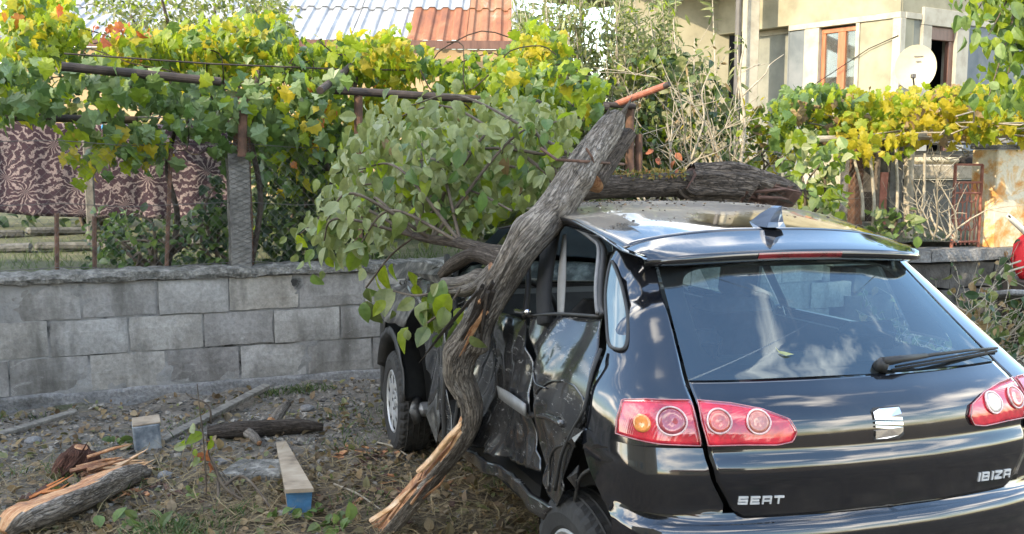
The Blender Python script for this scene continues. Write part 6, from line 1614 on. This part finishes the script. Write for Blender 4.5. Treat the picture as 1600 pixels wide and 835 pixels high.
splint('splinter', at(1195, 306, 4.60), at(1245, 318, 4.66), 8, .20, .010, 'darkwood', root=log, seed=12, spread=.025)
M['moss'] = leafmat('dry_moss', [(.20, .15, .03), (.26, .17, .05), (.12, .12, .03)], .9, .2)
mp_ = [tuple(at(rng.uniform(935, 1072), rng.uniform(268, 281), rng.uniform(4.46, 4.6))) for _ in range(520)]
foliage(log, 'small', mp_, (.012, .03), ['moss', 'vorange', 'midleaf'], [6, .7, 2], 0, tip=(0, 0, 1), tj=.8, name='moss')
# ------------------------------------------------------------------ debris on the ground
def gp_(u, v, dz=0.): p = gnd(u, v, 0); p.z = gh(p.x, p.y) + dz; return p
M['greywood'] = noisy('weathered_board', [(.3, (.08, .072, .062)), (.5, (.17, .158, .137)), (.7, (.27, .252, .22))], 6, .9, .6, .006, 30, stretch=(2, 7, 7), kind='Object')
M['tanwood'] = noisy('sawn_tan_board', [(.3, (.15, .115, .08)), (.48, (.29, .235, .17)), (.7, (.40, .34, .26))], 7, .85, .4, .004, 30, kind='Object')
M['bluepaint'] = noisy('worn_blue_paint', [(.36, (.13, .18, .23)), (.5, (.035, .13, .26)), (.7, (.06, .19, .36))], 9, .6, .3, .003, 40, kind='Object')
M['palepaint'] = noisy('worn_pale_blue_paint', [(.36, (.10, .12, .145)), (.5, (.20, .23, .26)), (.66, (.42, .43, .42))], 12, .8, .4, .004, 40, kind='Object')
def beam(label, cat, name, a, b_, w, h, mat, roll=0, z=0, end=None, face=None):
    a, b_ = Vector(a), Vector(b_); t = thing(name, label, cat, (a + b_) / 2); d = b_ - a; L = d.length; d.normalize(); y = Vector((0, 0, 1)).cross(d).normalized(); zz = d.cross(y)
    Mx = Matrix((d, y, zz)).transposed() @ Matrix.Rotation(roll, 3, 'X')
    m = MB(); m.box(Vector((0, 0, h / 2 + z)), (L, w, h), Mx, 0, .004); m.build('board', M[mat], t, local=True)
    if end: m = MB(); m.box(Mx @ Vector((-L / 2 - .003, 0, 0)) + Vector((0, 0, h / 2 + z)), (.008, w * 1.0, h * 1.0), Mx, 0, .001); m.build('painted_end', M[end], t, local=True)
    return t
# board with a blue painted end, tipped towards the viewer
def bluebeam():
    fr = gp_(470, 806); bk = gp_(436, 700)
    t = thing('timber_block', 'short tan timber beam with a bright blue painted end', 'timber', fr)
    a = at(467, 768, fr.y); b_ = Vector((bk.x, bk.y, .10))
    top0, top1 = at(446, 769, fr.y), at(488, 767, fr.y + .01); bt0, bt1 = at(452, 808, fr.y - .01), at(484, 806, fr.y)
    bkL, bkR = at(432, 697, 5.55), at(447, 695, 5.56); gz = lambda p: Vector((p.x, p.y, max(gh(p.x, p.y) - .03, -.04)))
    vs = [top0, top1, bkR, bkL, gz(bt0), gz(bt1), gz(bkR), gz(bkL)]
    m = MB(); m.add([v - t.location for v in vs], [(0, 1, 2, 3), (1, 5, 6, 2), (0, 3, 7, 4), (3, 2, 6, 7), (4, 7, 6, 5)], 0); m.add([v - t.location for v in vs], [(0, 4, 5, 1)], 1)
    o = m.build('beam', [M['tanwood'], M['bluepaint']], t, local=True); md = o.modifiers.new('b', 'BEVEL'); md.width = .004; md.segments = 2
    m = MB(); q = [top0, top1, bkR, bkL]; c = sum(q, Vector()) / 4; m.add([p + (p - c) * .05 + Vector((0, 0, k)) - t.location for k in (.0, .018) for p in q], [(4, 5, 6, 7), (0, 1, 5, 4), (1, 2, 6, 5), (2, 3, 7, 6), (3, 0, 4, 7), (3, 2, 1, 0)]); m.build('top_board', M['tanwood'], t, local=True)
bluebeam()
def paleblock():
    c = gp_(230, 697); t = thing('timber_block', 'stubby sawn block with flaking pale blue paint near the wall', 'timber', c)
    m = MB(); m.box((0, 0, .075), (.145, .13, .17), (R(4), R(-3), R(22)), 0, .010); m.build('block', M['palepaint'], t, local=True)
    m = MB(); m.box((0, 0, .1625), (.15, .135, .012), (R(4), R(-3), R(22)), 0, .004); m.build('sawn_top', M['tanwood'], t, local=True)
paleblock()
def pole(label, name, cat, pts, r, mat, n=10): 
    P = [Vector(p) for p in pts]; t = thing(name, label, cat, P[0]); MB().tube(spline(P, 5), r, n).build('pole', M[mat], t, True); return t
def plank(label, a, b_, w, h, mat, name='plank'): return beam(label, 'plank', name, a, b_, w, h, mat, roll=R(14))
plank('long grey weathered plank leaning low against the wall foot by the pale blue block', gp_(250, 688, .0), gp_(418, 622, .06), .05, .03, 'greywood')
plank('grey weathered batten lying by the wall at the left edge', gp_(-10, 688, .01), gp_(120, 655, .03), .042, .025, 'greywood')
plank('thin pale lath lying along the foot of the block wall', gp_(395, 622, .0), gp_(520, 592, .03), .03, .02, 'greywood')
def groundlog():
    t = thing('rotten_log', 'dark rotten log with branch stubs lying behind the timber beam', 'log', gp_(410, 680))
    def q(u, v, r, lift=.0): p = gp_(u, v, r * .8 + lift); k = p; return (u, v - (r * .8 + lift) / k.y * FPX, k.y, r)
    limb('stem', [q(325, 684, .035), q(370, 682, .045), q(420, 678, .045), q(470, 674, .038), q(505, 672, .02)], 20, 9, 'barkdark', .2, root=t, seed=31)
    limb('stub', [q(425, 676, .035, .03), q(438, 668, .03, .07), q(450, 660, .02, .10)], 12, 6, 'barkgrey', .2, root=t, seed=33)
    limb('stub', [q(388, 684, .03, .0), q(398, 690, .025, .0), q(405, 696, .015, 0)], 10, 6, 'barkgrey', .2, root=t, seed=34)
groundlog()
def splitlog():
    base = gp_(110, 790); t = thing('split_log', 'splintered log chunk with orange torn wood in the left foreground', 'log', base)
    def q(u, v, r, lift=0): p = gp_(u, v, 0); return (u, v - (r + lift) / p.y * FPX, p.y, r)
    uc = Vector((-.35, -.45, .82)).normalized()
    def cut(dr, s, L):
        c = dr.dot(uc); lim = .30 + .18 * math.sin(s * 9 + 1)
        if c > lim: return (max(.2, lim) / c, 1)
    limb('half_trunk', [q(6, 846, .035), q(28, 838, .08), q(70, 822, .095), q(120, 800, .09), q(165, 778, .08), q(205, 758, .06), q(228, 748, .035)], 34, 10, 'barkgrey', .16, cut, t, 41)
    splint('splinter', at(190, 738, 4.95), at(235, 728, 5.0), 22, .16, .010, 'palewood', root=t, seed=21, spread=.028)
    splint('splinter', at(150, 742, 4.85), at(205, 728, 4.95), 16, .22, .012, 'splitwood', root=t, seed=22, spread=.03)
    splint('splinter', at(70, 790, 4.6), at(110, 768, 4.7), 16, .20, .010, 'freshorange', root=t, seed=23, spread=.035)
    splint('bark_strip', at(60, 790, 4.6), at(30, 815, 4.5), 10, .25, .010, 'darkwood', root=t, seed=24, spread=.04)
    t2 = thing('bark_stump', 'dark red brown hollow bark stump piece behind the splintered log', 'log', gp_(112, 762))
    def q2(u, v, Y, r): return (u, v, Y, r)
    limb('stump', [(96, 762, 5.0, .055), (108, 738, 5.03, .075), (122, 718, 5.06, .075), (126, 704, 5.08, .055), (127, 699, 5.08, .03)], 26, 8, 'redbark', .38, root=t2, seed=51)
    limb('knob', [(120, 735, 5.05, .05), (140, 722, 5.1, .05), (150, 714, 5.14, .035)], 16, 7, 'redbark', .3, root=t2, seed=52)
    limb('stub', [(100, 752, 5.0, .045), (70, 760, 4.98, .035), (40, 775, 4.9, .03), (5, 795, 4.8, .02)], 14, 7, 'barkdark', .25, root=t2, seed=53)
    splint('bark_strip', at(95, 765, 4.96), at(118, 715, 5.0), 12, .26, .012, 'redbark', root=t2, seed=25, spread=.03)
M['freshorange'] = noisy('fresh_orange_wood', [(.35, (.42, .13, .035)), (.55, (.58, .22, .07)), (.75, (.66, .36, .18))], 12, .75, .3, .004, 30)
M['redbark'] = barkmat('red_brown_bark', [(.25, (.04, .018, .012)), (.5, (.12, .055, .038)), (.75, (.24, .13, .09))], 8, 2.2)
splitlog()
def rock(name, label, cat, c, s, mat, seed=0, flat=False):
    t = thing(name, label, cat, c); vs = []; r = random.Random(seed); nu, nv = 14, 8
    for i in range(nv):
        ph = math.pi * (i / (nv - 1) - .5)
        for j in range(nu):
            a = 2 * math.pi * j / nu; d = Vector((math.cos(ph) * math.cos(a), math.cos(ph) * math.sin(a), math.sin(ph)))
            if flat: d = Vector((max(-.75, min(.75, d.x)), max(-.72, min(.72, d.y)), max(-.6, min(.6, d.z))))
            k = 1 + .25 * noise.noise(d * 1.6 + Vector((seed, 0, 0))) + .08 * noise.noise(d * 5); vs.append((d.x * s[0] * k, d.y * s[1] * k, d.z * s[2] * k))
    link('body', mesh('body', vs, gridfaces(nv, nu, True) + [tuple(range(nu))[::-1], tuple((nv - 1) * nu + j for j in range(nu))], M[mat], smooth=not flat), t); t.rotation_euler = (r.uniform(-.08, .08), r.uniform(-.08, .08), r.uniform(0, .6)); return t
cs = thing('concrete_slab', 'flat broken concrete slab beside the timber beam', 'slab', gp_(398, 742)); m = MB(); m.add([(-.17, -.10, -.03), (.16, -.11, -.03), (.19, .06, -.03), (.10, .15, -.03), (-.12, .14, -.03), (-.165, -.095, .045), (.155, -.105, .04), (.18, .06, .045), (.095, .145, .05), (-.115, .135, .05)], [(4, 3, 2, 1, 0), (5, 6, 7, 8, 9)] + [(i, (i + 1) % 5, 5 + (i + 1) % 5, 5 + i) for i in range(5)]); o = m.build('body', M['cap'], cs, local=True); md = o.modifiers.new('b', 'BEVEL'); md.width = .012; md.segments = 2
rock('concrete_slab', 'small pale broken concrete lump beside the twiggy seedling', 'slab', gp_(352, 722, .0), (.06, .05, .03), 'plinth', 5, True)
for i, (u, v, s, lb) in enumerate(((52, 690, .05, 'small pale stone near the batten at the left edge'), (185, 740, .06, 'rounded grey stone beside the splinters of the split log'), (258, 745, .05, 'pale flat stone right of the split log'), (480, 640, .05, 'grey stone near the rotten log end'))):
    rock('stone', lb, 'stone', gp_(u, v, .01), (s, s * .8, s * .55), 'plinth', 11 + i)
# gravel, straw, fallen leaves: uncountable
def scatter_xy(n, f, x0=-4, x1=1.2, y0=4.0, y1=8.0):
    out = []
    while len(out) < n:
        x, y = random.uniform(x0, x1), random.uniform(y0, y1)
        d = (x - WA.x) * WN.x + (y - WA.y) * WN.y
        if d < .06: continue
        if random.random() < f(x, y, d): out.append((x, y, gh(x, y)))
    return out
nearlane = lambda x, y, d: max(0, min(1, 1.15 - (y - .35 * x - 4.7 + .9 * noise.noise(Vector((x * 1.3, y * 1.3, 5)))) / 1.3))
M['soilstone'] = noisy('brownish_stone', [(.3, (.13, .115, .095)), (.5, (.23, .21, .18)), (.75, (.34, .32, .28))], 9, .95, .4, .006, 50)
def gravel():
    P_ = scatter_xy(6000, lambda x, y, d: .25 + .75 * (1 - nearlane(x, y, d))); m = MB(); ico = []
    vs, fs, mi = [], [], []
    o8 = np.array([(1, 0, 0), (0, 1, 0), (-1, 0, 0), (0, -1, 0), (0, 0, 1), (0, 0, -1)], float); f8 = [(0, 1, 4), (1, 2, 4), (2, 3, 4), (3, 0, 4), (1, 0, 5), (2, 1, 5), (3, 2, 5), (0, 3, 5)]
    for (x, y, z) in P_:
        s = random.choice([.007, .009, .012, .016, .024]) * random.uniform(.7, 1.3); q = Euler((random.uniform(-.6, .6), random.uniform(-.6, .6), random.uniform(0, 6.3))).to_matrix(); b = len(vs)
        for p in o8: vs.append(q @ Vector((p[0] * s * random.uniform(.7, 1.2), p[1] * s * random.uniform(.6, 1.1), p[2] * s * random.uniform(.4, .7))) + Vector((x, y, z + s * .15)))
        fs += [tuple(i + b for i in g) for g in f8]; mi += [random.choice([0, 0, 1, 2])] * 8
    o = link('gravel', mesh('gravel', vs, fs, [M['soilstone'], M['cap'], M['darkstone']], mi)); o['kind'] = 'stuff'
gravel()
M['straw'] = leafmat('dry_straw', [(.22, .17, .09), (.30, .24, .14), (.16, .12, .07), (.12, .09, .055)], .85, .1)
M['grass'] = leafmat('green_grass', [(.04, .085, .02), (.07, .12, .03), (.11, .15, .05)], .6, .3)
def blades(name, n, f, L0, L1, wd, up, mat, x0=-4, x1=1.2, y0=4.0, y1=8):
    P_ = scatter_xy(n, f, x0, x1, y0, y1); vs, fs = [], []
    for (x, y, z) in P_:
        a = random.uniform(0, 6.3); L = random.uniform(L0, L1); d = Vector((math.cos(a), math.sin(a), random.uniform(*up))).normalized(); s = d.cross(Vector((random.gauss(0, .4), random.gauss(0, .4), 1))).normalized() * wd * random.uniform(.6, 1.3); p = Vector((x, y, z + random.uniform(.002, .018))); b = len(vs); bend = Vector((random.gauss(0, .2), random.gauss(0, .2), -.15 if up[1] > .5 else random.uniform(-.05, .12))) * L
        vs += [p - s, p + s, p + d * L * .55 + s * .8 + bend * .2, p + d * L * .55 - s * .8 + bend * .2, p + d * L + bend]; fs += [(b, b + 1, b + 2, b + 3), (b + 3, b + 2, b + 4)]
    o = link(name, mesh(name, vs, fs, M[mat])); o['kind'] = 'stuff'
blades('straw', 9000, lambda x, y, d: nearlane(x, y, d) * (.3 + .7 * max(0, noise.noise(Vector((x * 2, y * 2, 3))) + .4)) + .02, .05, .22, .0022, (-.05, .35), 'straw')
blades('grass', 2600, lambda x, y, d: max(0, noise.noise(Vector((x * 1.7, y * 1.7, 9))) * 1.6 - .15) * (nearlane(x, y, d) * .9 + .1), .03, .10, .0028, (.5, 2.2), 'grass')
blades('grass', 900, lambda x, y, d: 1 if (d < .25 and noise.noise(Vector((x * 2.2, y * 2.2, 19))) > .1) else 0, .03, .09, .003, (.5, 2.2), 'grass')
def tgrass():
    vs, fs = [], []; r = random.Random(12)
    for _ in range(9000):
        s, d = r.uniform(-2, 9), .25 + abs(r.gauss(0, 1.6)); p = WA + WD * s - WN * d; z = tz_(p.x, p.y)
        if noise.noise(Vector((p.x * 1.4, p.y * 1.4, 2))) < -.1: continue
        L = r.uniform(.04, .13); e = Vector((r.gauss(0, .5), r.gauss(0, .5), 1)).normalized() * L; w = Vector((r.gauss(0, 1), r.gauss(0, 1), 0)).normalized() * .004; b = len(vs); q = Vector((p.x, p.y, z - .02)); vs += [q - w, q + w, q + e]; fs.append((b, b + 1, b + 2))
    o = link('garden_grass', mesh('garden_grass', vs, fs, M['grass'])); o['kind'] = 'stuff'
tgrass()
M['litter'] = leafmat('dead_leaves', [(.13, .085, .05), (.20, .14, .085), (.28, .22, .14), (.10, .07, .045), (.17, .17, .07)], .8, .12)
def litter():
    P_ = scatter_xy(5200, lambda x, y, d: .18 + .75 * nearlane(x, y, d) * (.4 + max(0, noise.noise(Vector((x * 1.8, y * 1.8, 6)))) * 1.4))
    t = [(x, y, z + random.uniform(.008, .022)) for x, y, z in P_]
    o0 = set(bpy.data.objects); foliage(None, 'oval', t, (.022, .058), ['litter', 'tanleaf', 'olive'], [7, 2, 1], 0, tip=(0, 0, .05), tj=1.0, nrm=(0, 0, 1), nj=.45, name='leaf_litter')
litter()
def chips():
    m = MB(); rr = random.Random(4)
    for (u, v, n_, s) in ((560, 710, 34, .10), (620, 770, 24, .12), (520, 800, 22, .16), (230, 770, 14, .1), (700, 760, 14, .14)):
        c = gnd(u, v)
        for _ in range(n_):
            x, y = c.x + rr.gauss(0, s), c.y + rr.gauss(0, s); z = gh(x, y); m.box((x, y, z + .012), (rr.uniform(.02, .10), rr.uniform(.008, .025), .006), (rr.uniform(-.3, .3), rr.uniform(-.3, .3), rr.uniform(0, 3.1)), rr.choice([0, 0, 1]))
    o = m.build('wood_chips', [M['darkwood'], M['splitwood']]); o['kind'] = 'stuff'
chips()
# seedlings in the foreground
def seedling(label, base, pts_list, leaves, mats, size, stem='twig', r=.006, n_ind=40, name='seedling'):
    t = thing(name, label, 'plant', base); m = MB()
    for L in pts_list: m.tube(spline(L, 5), [r, r * .4], 5, cap=False)
    m.build('stem', M[stem], t, True)
    foliage(t, 'oval', leaves, size, mats, [1] * len(mats), n_ind, tip=(0, -.2, .1), tj=.7, nrm=(0, -.6, .7), nj=.5); return t
def seeds():
    Y = 4.62; b = gp_(312, 850); P = lambda u, v, y=Y: at(u, v, y); rr = random.Random(6)
    L1 = [P(318, 850), P(322, 770), P(318, 690), P(312, 640), P(308, 600)]; L2 = [P(395, 835, 4.5), P(365, 770, 4.6), P(335, 730, 4.7), P(325, 700, 4.7), P(332, 690, 4.7)]; L3 = [P(430, 850, 4.4), P(390, 790, 4.55), P(345, 735, 4.7)]
    lv = [tuple(P(u + rr.gauss(0, 7), v + rr.gauss(0, 7), Y + rr.gauss(0, .03))) for u, v, n_ in ((300, 690, 3), (308, 720, 4), (300, 770, 5), (318, 760, 3), (312, 800, 6), (300, 820, 6), (330, 690, 3), (290, 695, 2), (320, 815, 4)) for _ in range(n_)]
    t = seedling('leafy green seedling with a reddish tip in the left foreground', b, [L1, L2, L3, [P(325, 700, 4.7), P(322, 680, 4.7)]], lv, ['freshleaf', 'vlime', 'pearlight'], (.04, .075))
    rd = [tuple(P(325 + rr.gauss(0, 5), v, 4.68)) for v in (690, 700, 712, 722, 728, 734, 715)]; foliage(t, 'oval', rd, (.04, .07), ['redleaf'], [1], 7, tj=.7, nrm=(0, -.7, .5))
    bt = thing('dead_branch', 'dark leafless forked branch lying in front of the blue ended timber', 'branch', gp_(380, 800)); m = MB()
    for L in ([(330, 715, 4.75), (350, 760, 4.62), (390, 790, 4.55), (440, 840, 4.42)], [(350, 760, 4.62), (380, 745, 4.66), (420, 790, 4.5), (445, 850, 4.4)], [(340, 740, 4.7), (345, 800, 4.5), (370, 850, 4.4)], [(390, 790, 4.55), (400, 835, 4.45)]): m.tube(spline([P(*q) for q in L], 6), [.009, .004], 6, cap=False)
    m.build('branch', M['twig'], bt, True)
    b2 = gp_(205, 700); lv = [tuple(gp_(195 + rr.gauss(0, 10), 700, rr.uniform(.02, .09))) for _ in range(14)]
    seedling('small fresh weed beside the pale blue block', b2, [[b2, b2 + Vector((-.03, 0, .09))]], lv, ['freshleaf', 'midleaf'], (.04, .07), r=.003)
    for i, (u, v, lb) in enumerate(((215, 822, 'broad leaved weed under the split log in the foreground'), (520, 828, 'small green weed by the foot of the fallen trunk'), (465, 812, 'fresh grass like weed against the blue timber end'))):
        b3 = gp_(u, v); lv = [tuple(b3 + Vector((rr.gauss(0, .07), rr.gauss(0, .04), rr.uniform(.01, .06)))) for _ in range(16)]
        seedling(lb, b3, [[b3, b3 + Vector((.02, 0, .06))]], lv, ['freshleaf', 'midleaf', 'vgreen'], (.04, .08), r=.003)
    tw = thing('dry_twig', 'thin black dead twig curling up from the grey plank', 'twig', gp_(330, 660)); q = gp_(330, 660)
    MB().tube(spline([q, at(328, 640, q.y), at(318, 628, q.y), at(300, 622, q.y), at(290, 614, q.y)], 6), [.007, .003], 6).build('stem', M['twig'], tw, True)
    for i, (u0, v0, u1, v1, lb) in enumerate(((590, 690, 640, 712, 'thin pale stick on the soil before the front wheel'), (520, 760, 600, 800, 'thin brown stick lying beside the torn trunk foot'), (700, 750, 800, 735, 'pale straw coloured stick under the car sill'))):
        a, b_ = gp_(u0, v0, .012), gp_(u1, v1, .014); s_ = thing('stick', lb, 'stick', a); MB().tube(spline([a, a.lerp(b_, .5) + Vector((0, .02, .01)), b_], 5), [.006, .004], 6).build('stem', M['paletwig'], s_, True)
seeds()
# ------------------------------------------------------------------ brush and rubbish on the right beyond the car
def rightside_heap():
    t = thing('brush_pile', 'heap of cut brambles and twigs beyond the right side of the car', 'brush', at(1530, 520, 8.0)); out = []
    st = [Vector((x, y, .02)) for x, y in ((3.1, 7.2), (3.4, 7.4), (3.7, 7.7), (3.5, 7.9), (4.0, 7.6), (3.9, 8.1), (3.2, 7.7), (4.3, 8.0), (3.0, 6.8), (3.4, 6.9))]
    twigs(t, 'branch', 60, st, .75, .010, 'paletwig', (.1, 0, .45), .7, .5, 6, 3, seed=71, out=out)
    rr = random.Random(2); foliage(t, 'oval', [p for p in out if rr.random() < .9 and p[2] > .02], (.05, .10), ['darkleaf', 'midleaf', 'olive', 'tanleaf'], [4, 3, 3, 2], 0, tj=.8)
    b = thing('slab', 'pale flat stone slab lying on the brush at the right edge', 'slab', at(1580, 462, 7.9))
    m = MB(); m.box((.06, 0, 0), (.52, .50, .045), (R(-12), R(4), R(10)), 0, .012); m.build('body', M['plinth'], b, local=True)
    lt = scatter_xy(10, lambda *a: 1)
rightside_heap()
M['redcloth'] = noisy('bright_red_fabric', [(.35, (.50, .012, .018)), (.6, (.62, .02, .03)), (.8, (.68, .05, .06))], 5, .7, .4, .01, 12)
M['whitehandle'] = plain('white_handle', (.72, .68, .58), .5)
def redthing():
    c = at(1612, 400, 8.35); t = thing('tool_bag', 'bright red bag with a pale handle at the right edge', 'bag', c); vs = []; nu, nv = 20, 12
    for i in range(nv):
        ph = math.pi * (i / (nv - 1) - .5)
        for j in range(nu):
            a = 2 * math.pi * j / nu; d = Vector((math.cos(ph) * math.cos(a), math.cos(ph) * math.sin(a), math.sin(ph))); k = 1 + .14 * noise.noise(d * 2.2) + .05 * noise.noise(d * 6); vs.append((d.x * .155 * k, d.y * .13 * k, d.z * .22 * k + .0))
    link('body', mesh('body', vs, gridfaces(nv, nu, True), M['redcloth'], smooth=True), t)
    a, b_ = at(1574, 337, 8.25), at(1612, 372, 8.3); dd = (b_ - a).normalized()
    MB().tube([a, a + dd * .05, a + dd * .22, b_], [.020, .024, .026, .028], 10).build('handle', M['whitehandle'], t, True)
    MB().tube([a + Vector((0, -.026, .0)), a + Vector((0, -.012, 0)) + dd * .03], .008, 8).build('handle_hole', M['dark'], t)
    st = thing('crate', 'dark timber crate under the red bag at the right edge', 'crate', (c.x + .1, c.y + .02, .0))
    hz = c.z - .2
    for k in range(4): 
        m = MB(); m.box((0, -.22, hz * (k + .5) / 4), (.5, .025, hz / 4 - .02), None, 0, .004); m.build('slat', M['darkwoodp'], st, local=True)
        m = MB(); m.box((0, .22, hz * (k + .5) / 4), (.5, .025, hz / 4 - .02), None, 0, .004); m.build('slat', M['darkwoodp'], st, local=True)
        m = MB(); m.box((-.24, 0, hz * (k + .5) / 4), (.025, .40, hz / 4 - .02), None, 0, .004); m.build('slat', M['darkwoodp'], st, local=True)
    m = MB(); m.box((0, 0, hz - .01), (.52, .47, .02), None, 0, .004); m.build('lid', M['darkwoodp'], st, local=True)
    tw = thing('forked_twig', 'pale forked twig sticking out below the red bag', 'twig', at(1556, 436, 7.9)); m = MB()
    for L in ([(1556, 438, 7.9), (1570, 418, 7.95), (1595, 408, 8.0)], [(1558, 437, 7.9), (1578, 424, 7.95), (1605, 416, 8.0)], [(1571, 420, 7.95), (1575, 412, 7.95)]): m.tube(spline([at(*q) for q in L], 5), .008, 6)
    m.build('stem', M['paletwig'], tw, True)
M['darkwoodp'] = noisy('dark_crate_wood', [(.3, (.03, .024, .02)), (.6, (.065, .05, .04)), (.8, (.1, .08, .06))], 6, .85, .4, .005, 30)
redthing()

# ------------------------------------------------------------------ grey outbuilding seen through the far fence
def outbuilding():
    Y = 10.9; a, b_ = at(1425, 280, Y), at(1560, 280, Y + .5); gz = .8
    t = thing('outbuilding', 'low grey garden outbuilding with dark openings behind the far fence', 'shed', ((a.x + b_.x) / 2, Y + .6, gz)); rz = .16
    def bx(nm, u0, u1, v0, v1, y, d, mat, bev=.01):
        p, q = at(u0, v0, y), at(u1, v1, y); m = MB(); m.box(((p.x + q.x) / 2, y + d / 2, (p.z + q.z) / 2), (abs(q.x - p.x), d, abs(p.z - q.z)), (0, 0, rz), 0, bev); return m.build(nm, M[mat], t)
    bx('wall', 1418, 1580, 282, 400, Y, .2, 'outwall'); bx('beam', 1405, 1580, 258, 280, Y - .06, .26, 'paletwig'); bx('wall', 1418, 1580, 236, 257, Y + .3, .2, 'outwall')
    bx('bedding', 1432, 1500, 246, 257, Y - .05, .4, 'cream', .03); bx('dark_box', 1502, 1548, 243, 257, Y - .02, .4, 'dark', .02)
    bx('dark_wall', 1322, 1417, 236, 345, Y + .5, .2, 'darkstone'); bx('opening_shade', 1345, 1412, 300, 346, Y + .42, .05, 'dark'); bx('low_wall', 1310, 1417, 347, 400, Y + .35, .2, 'outwall')  # black sheet before the wall paints in a shaded opening
    bx('roof', 1300, 1590, 214, 226, Y + .1, 1.2, 'plinth', .02)
M['outwall'] = noisy('grey_outbuilding_render', [(.35, (.085, .083, .075)), (.55, (.13, .127, .115)), (.75, (.18, .175, .16))], 3, .95, .5, .008, 40)
outbuilding()
# ------------------------------------------------------------------ groups of alike things, words for the uncountable
GROUPS = {'stone': 'loose stones on the bare ground', 'stick': 'thin sticks lying on the ground', 'bush': 'bushes growing behind the block wall', 'hedge': 'hedges in the garden', 'seedling': 'young weeds on the ground', 'timber_block': 'painted timber offcuts on the ground',
          'plank': 'weathered planks by the wall foot', 'garden_edging': 'stone edgings in the garden', 'concrete_slab': 'broken concrete pieces on the ground'}
WORDS = {'ground': ('bare gravelly ground with old grass around the wrecked car', 'ground'), 'garden_ground': ('raised grassy garden ground behind the block wall', 'garden'), 'gravel': ('loose grey brown gravel on the bare ground', 'gravel'), 'straw': ('dry straw coloured grass lying on the soil', 'straw'),
         'grass': ('short green grass tufts growing on the soil', 'grass'), 'garden_grass': ('green grass blades in the raised garden', 'grass'), 'leaf_litter': ('dead brown leaves scattered over the ground', 'leaves'), 'wood_chips': ('torn brown wood chips around the broken trunk', 'wood chips'),
         'far_woods': ('far green treeline beyond the gardens', 'trees'), 'bark_crumbs': ('crumbs of bark lying on the dusty car roof', 'debris')}
for o in list(C.objects):
    if o.parent is not None or o.type in ('CAMERA', 'LIGHT'): continue
    b = o.name.split('.')[0]
    if b in GROUPS and 'group' not in o: o['group'] = GROUPS[b]
    if b in WORDS:
        if 'label' not in o: o['label'] = WORDS[b][0]
        if 'category' not in o: o['category'] = WORDS[b][1]
